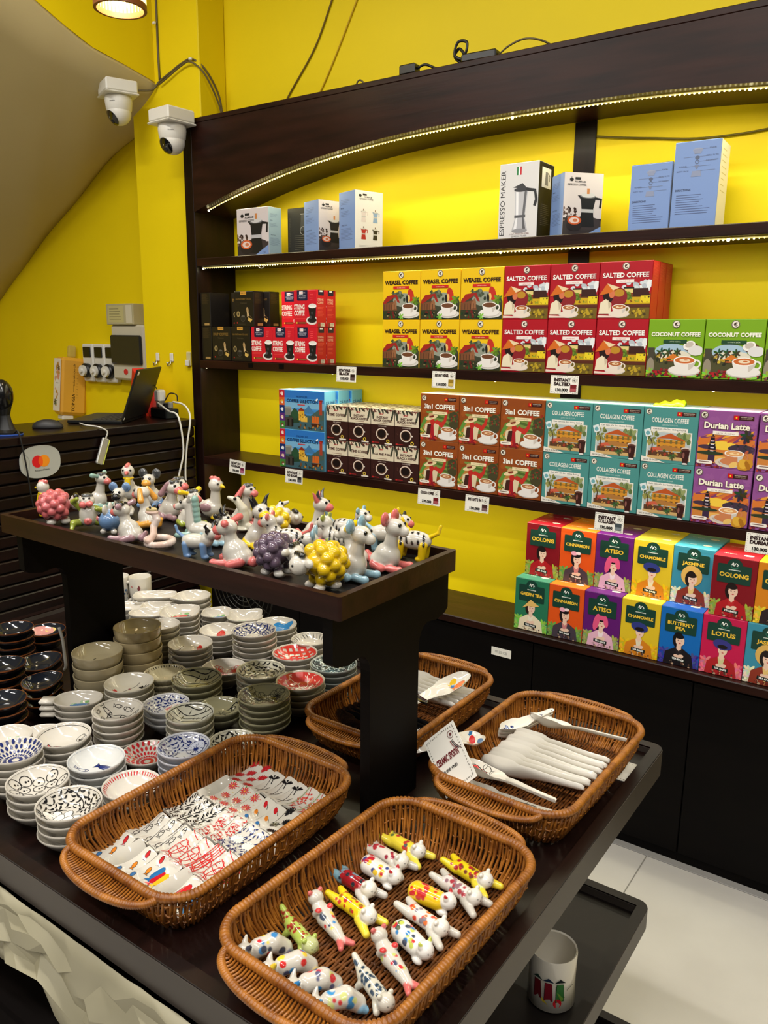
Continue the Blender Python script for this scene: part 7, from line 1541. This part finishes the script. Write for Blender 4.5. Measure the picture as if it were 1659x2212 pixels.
cable('shelf_wire', [(-.992, 2.502, 2.14), (-.93, 2.504, 2.13), (-.82, 2.505, 2.115), (-.70, 2.505, 2.10), (-.58, 2.505, 2.098), (-.45, 2.505, 2.105), (-.2, 2.505, 2.11)], .003, mat('olive_wire', (96, 84, 10), .6), 'thin dark wire sagging across the wall over the blue boxes')
# pendant lamp
pl = empty('pendant_lamp', (-2.185, 1.71, 2.485), 0, label='ribbed wooden pendant lamp glowing at the top edge', cat='lamp')
obj('lower_ring', MB().lathe([(.068, 0), (.077, 0), (.077, .016), (.068, .016), (.068, 0)], 36), mat('brown_lamp_wood', (120, 66, 26), .5), pl, smooth=40)
obj('upper_ring', MB().lathe([(.066, .15), (.075, .15), (.075, .162), (.066, .162), (.066, .15)], 36), MATS['brown_lamp_wood'], pl, smooth=40)
for i in range(40): a = 2*pi*i/40; obj('rib', MB().tube([(.0715*cos(a), .0715*sin(a), .0165), (.0715*cos(a), .0715*sin(a), .148)], .0024, 5), MATS['brown_lamp_wood'], pl)
obj('diffuser', MB().lathe([(.0765, .0165), (.0765, .149), (.0, .149)], 32, caps=False), mat('lit_lamp_shade', (255, 236, 190), .6, emit=(255, 226, 150), estr=2.4), pl, smooth=50)
obj('cord', MB().tube([(0, 0, .15), (0, 0, .81)], .003, 6), CABLEB, pl)
l = bpy.data.lights.new('pendant_bulb', 'POINT'); l.energy = 6; l.color = (1, .85, .6); l.shadow_soft_size = .03; o = bpy.data.objects.new('pendant_bulb', l); COL.objects.link(o); o.location = (-2.185, 1.71, 2.57)

# ================================================================== mugs, rack, paper
def mug(loc, rz, r, h, art, label, handle=True, name='mug', taper=.9, sc=1):
    o = empty(name, loc, rz, label=label, cat='mug')
    obj('cup', MB().lathe([(0, .0), (r*taper*.9, 0), (r*taper, .004), (r*.97, h*.5), (r, h-.003), (r*.98, h), (r*.92, h-.002), (r*.90, h*.5), (r*.8*taper, .008), (0, .007)], 36, col=(218, 212, 198)), GLAZE, o, smooth=50)
    if handle: obj('handle', MB().tube(spline([(r*.97, 0, h*.82), (r*1.35, 0, h*.84), (r*1.6, 0, h*.6), (r*1.45, 0, h*.35), (r*.96, 0, h*.2)], 6), .0055, 8, col=(218, 212, 198)), GLAZE, o, smooth=180)
    p = Pr(); art(p); me = p.mesh('painting', lambda u, v, k: ((r*(.955+.045*v/100)+.0012+k*.000012)*cos(u*.02), (r*(.955+.045*v/100)+.0012+k*.000012)*sin(u*.02), v*.01*h)); me.materials[0] = PAINTED; obj('painting', me, None, o); return o
def art_folk(p):
    for i, (x, c, c2) in enumerate(((-46, (40, 70, 60), (120, 30, 40)), (-22, (30, 50, 80), (130, 24, 40)), (2, (20, 30, 30), (60, 120, 60)))):
        p.poly([(x-12, 62), (x, 70), (x+12, 62)], c); p.poly([(x-7, 60), (x+7, 60), (x+10, 26), (x-8, 24)], c2); p.line([(x-7, 60), (x+7, 60), (x+10, 26), (x-8, 24)], .8, BLK, True)
    p.poly([(-36, 30), (-24, 20), (-20, 12), (-34, 22)], (216, 190, 50)); p.ell(-2, 22, 9, 9, (206, 30, 40)); p.poly([(-4, 44), (14, 34), (6, 26)], (110, 150, 60)); p.line([(18, 46), (34, 52)], 1.2, BLK)
def art_heart(p): p.ell(-20, 74, 2.4, 2.4, RED); p.ell(-40, 50, 2.4, 2.4, (120, 30, 40)); p.poly([(-6, 20), (4, 60), (14, 44), (8, 18)], (214, 180, 50)); p.poly([(6, 70), (14, 80), (20, 70), (12, 60)], (110, 30, 44)); p.poly([(16, 20), (24, 60), (30, 30)], (50, 110, 140)); p.poly([(8, 20), (18, 50), (22, 20)], (50, 120, 60)); p.ring(-20, 22, 8, .8, (150, 150, 140), 12)
def art_sk(p): splats(p, -40, 20, 20, 60, 14, 5, [BLK, (90, 140, 100), (60, 100, 140), (70, 70, 74)], 4); p.ell(10, 80, 2.5, 2.5, RED); p.line([(-30, 10), (20, 12)], 1.4, BLK)
mug((-.472, 1.225, .3465), radians(-50), .044, .108, art_folk, 'handmade cream mug with folk figures on the lower shelf', False, taper=1.0)
mug((-2.033, 1.460, ZT+.0005), radians(20), .038, .098, art_sk, 'white mug with handle partly hidden by the riser leg')
mug((-1.974, 1.502, ZT+.0005), radians(-60), .034, .098, art_heart, 'white flared cup with hearts behind the handled mug', False, taper=.72)
cb2 = empty('brown_cup', (-.455, 1.43, .0305), 0, label='brown glazed cup on the bottom shelf at the lower edge', cat='cup'); obj('cup', MB().lathe([(0, 0), (.022, 0), (.03, .02), (.032, .05), (.030, .052), (.028, .03), (0, .008)], 28, col=(120, 74, 24)), GLAZE, cb2, smooth=50); obj('rim_band', MB().lathe([(.0322, .046), (.0326, .05), (.0305, .0526), (.0295, .05)], 28, col=(170, 120, 50)), GLAZE, cb2, smooth=50)
# black round wire rack
wr = empty('wire_rack', (-1.585, 1.5535, .7352), 0, label='black round wire rack leaning behind the white dishes', cat='rack')
wm = MB()
for r_ in (.018, .032, .046, .060, .074, .088, .1): wm.tube([(r_*1.15*cos(2*pi*k/40), 0, .098+r_*.96*sin(2*pi*k/40)) for k in range(40)], .0013 if r_ < .1 else .0022, 5, True)
for k in range(12): a = 2*pi*k/12; wm.tube([(.02*cos(a), .0012, .098+.018*sin(a)), (.113*cos(a), .0012, .098+.095*sin(a))], .0013, 5)
obj('wire_disc', wm, mat('black_wire', (36, 36, 36), .3, metal=.5), wr, smooth=180, kind='stuff')
# price cards of the spoons
def spoon_card(loc, rot, label):
    o = obj('price_card', MB().box(-.038, .038, -.0006, .0006, -.055, .055), CARD, loc=loc, rot=rot, label=label, cat='price card'); p = Pr(); rr = random.Random(4)
    for k in range(14): p.ell(-32+64*k/13, 49+rr.uniform(-1, 1), 2.2, .7, (110, 108, 98), 5, rr.uniform(0, 180)); p.ell(-32+64*k/13, -49+rr.uniform(-1, 1), 2.2, .7, (110, 108, 98), 5, rr.uniform(0, 180))
    for k in range(18): p.ell(-33, -46+92*k/17, 2., .7, (110, 108, 98), 5, rr.uniform(0, 180)); p.ell(33, -46+92*k/17, 2, .7, (110, 108, 98), 5, rr.uniform(0, 180))
    p.ring(22, 36, 6.5, 1, (110, 60, 60), 16); p.ell(22, 36, 3, 3, (110, 60, 60)); p.text('CERAMIC SPOON', -2, 4, 54, 13, (110, 26, 34), .04, 0, True); p.text('79.000 VNĐ', -6, -16, 36, 9, (50, 46, 44), .03)
    for i in range(3): p.curve([(16+3*i, 26), (18+3*i, 16), (24+4*i, 8-2*i)], 1.6, [(150, 90, 90), (60, 56, 56), (90, 60, 60)][i])
    obj('lettering', p.mesh('lettering', lambda u, v, k: (u*.001, -.0008-k*EPS, v*.001)), None, o); return o
spoon_card((-.648, 1.128, ZT+.098), (radians(-38), radians(-46), radians(16)), 'white spoon price card leaning in the corner of the basket')
spoon_card((-.4545, 1.440, ZT+.0011), (radians(-90), 0, radians(90)), 'white spoon price card lying on the table beside the basket')
# crumpled paper hanging from the table front
m = MB(); nx, nz = 34, 7; rr = random.Random(12)
for j in range(nz+1):
    for i in range(nx+1):
        u, v = (i+(rr.uniform(-.38, .38) if 0 < i < nx else 0))/nx, (j+(rr.uniform(-.3, .3) if 0 < j < nz else 0))/nz; x = -1.70+1.22*u
        ln = .118*(1-.10*sin(u*15+1)-.07*sin(u*37)); d = .004+.010*v+rr.uniform(0, .026)*min(1, v*1.6+.12)
        m.v.append((x, .5755-d, .680-ln*v))
for j in range(nz):
    for i in range(nx):
        a = j*(nx+1)+i; b, c, d = a+1, a+nx+2, a+nx+1
        m.f += [(a, d, b), (b, d, c)] if rr.random() < .5 else [(a, d, c), (a, c, b)]; m.c += [None, None]
pa = obj('paper_sheet', m, mat('cream_wrapping_paper', (150, 144, 120), .5, .3, noise=(3, (160, 154, 132), (1, 1, 1), 3)), smooth=22, label='crumpled cream paper hanging below the table front edge', cat='paper')
md = pa.modifiers.new('t', 'SOLIDIFY'); md.thickness = .0006
# stray thread lying over the left riser leg
cable('thin_strap', [(-1.505, .93, .93), (-1.503, .935, .90), (-1.508, .94, .86), (-1.515, .945, .835), (-1.53, .95, .82)], .0032, mat('grey_strap', (150, 148, 142), .5), 'thin grey strap standing up between the bowls and riser leg')
# ceiling lamp housings
for i, (x, y, zz) in enumerate(LAMPS):
    hs = empty('ceiling_lamp', (x, y, 3.3), 0, label='long white ceiling lamp housing, %s of the ceiling lamps' % ORD[i], cat='lamp', group='ceiling lamps'); obj('housing', MB().box(-.63, .63, -.05, .05, -.03, -.0005, .004), WHITEP, hs)
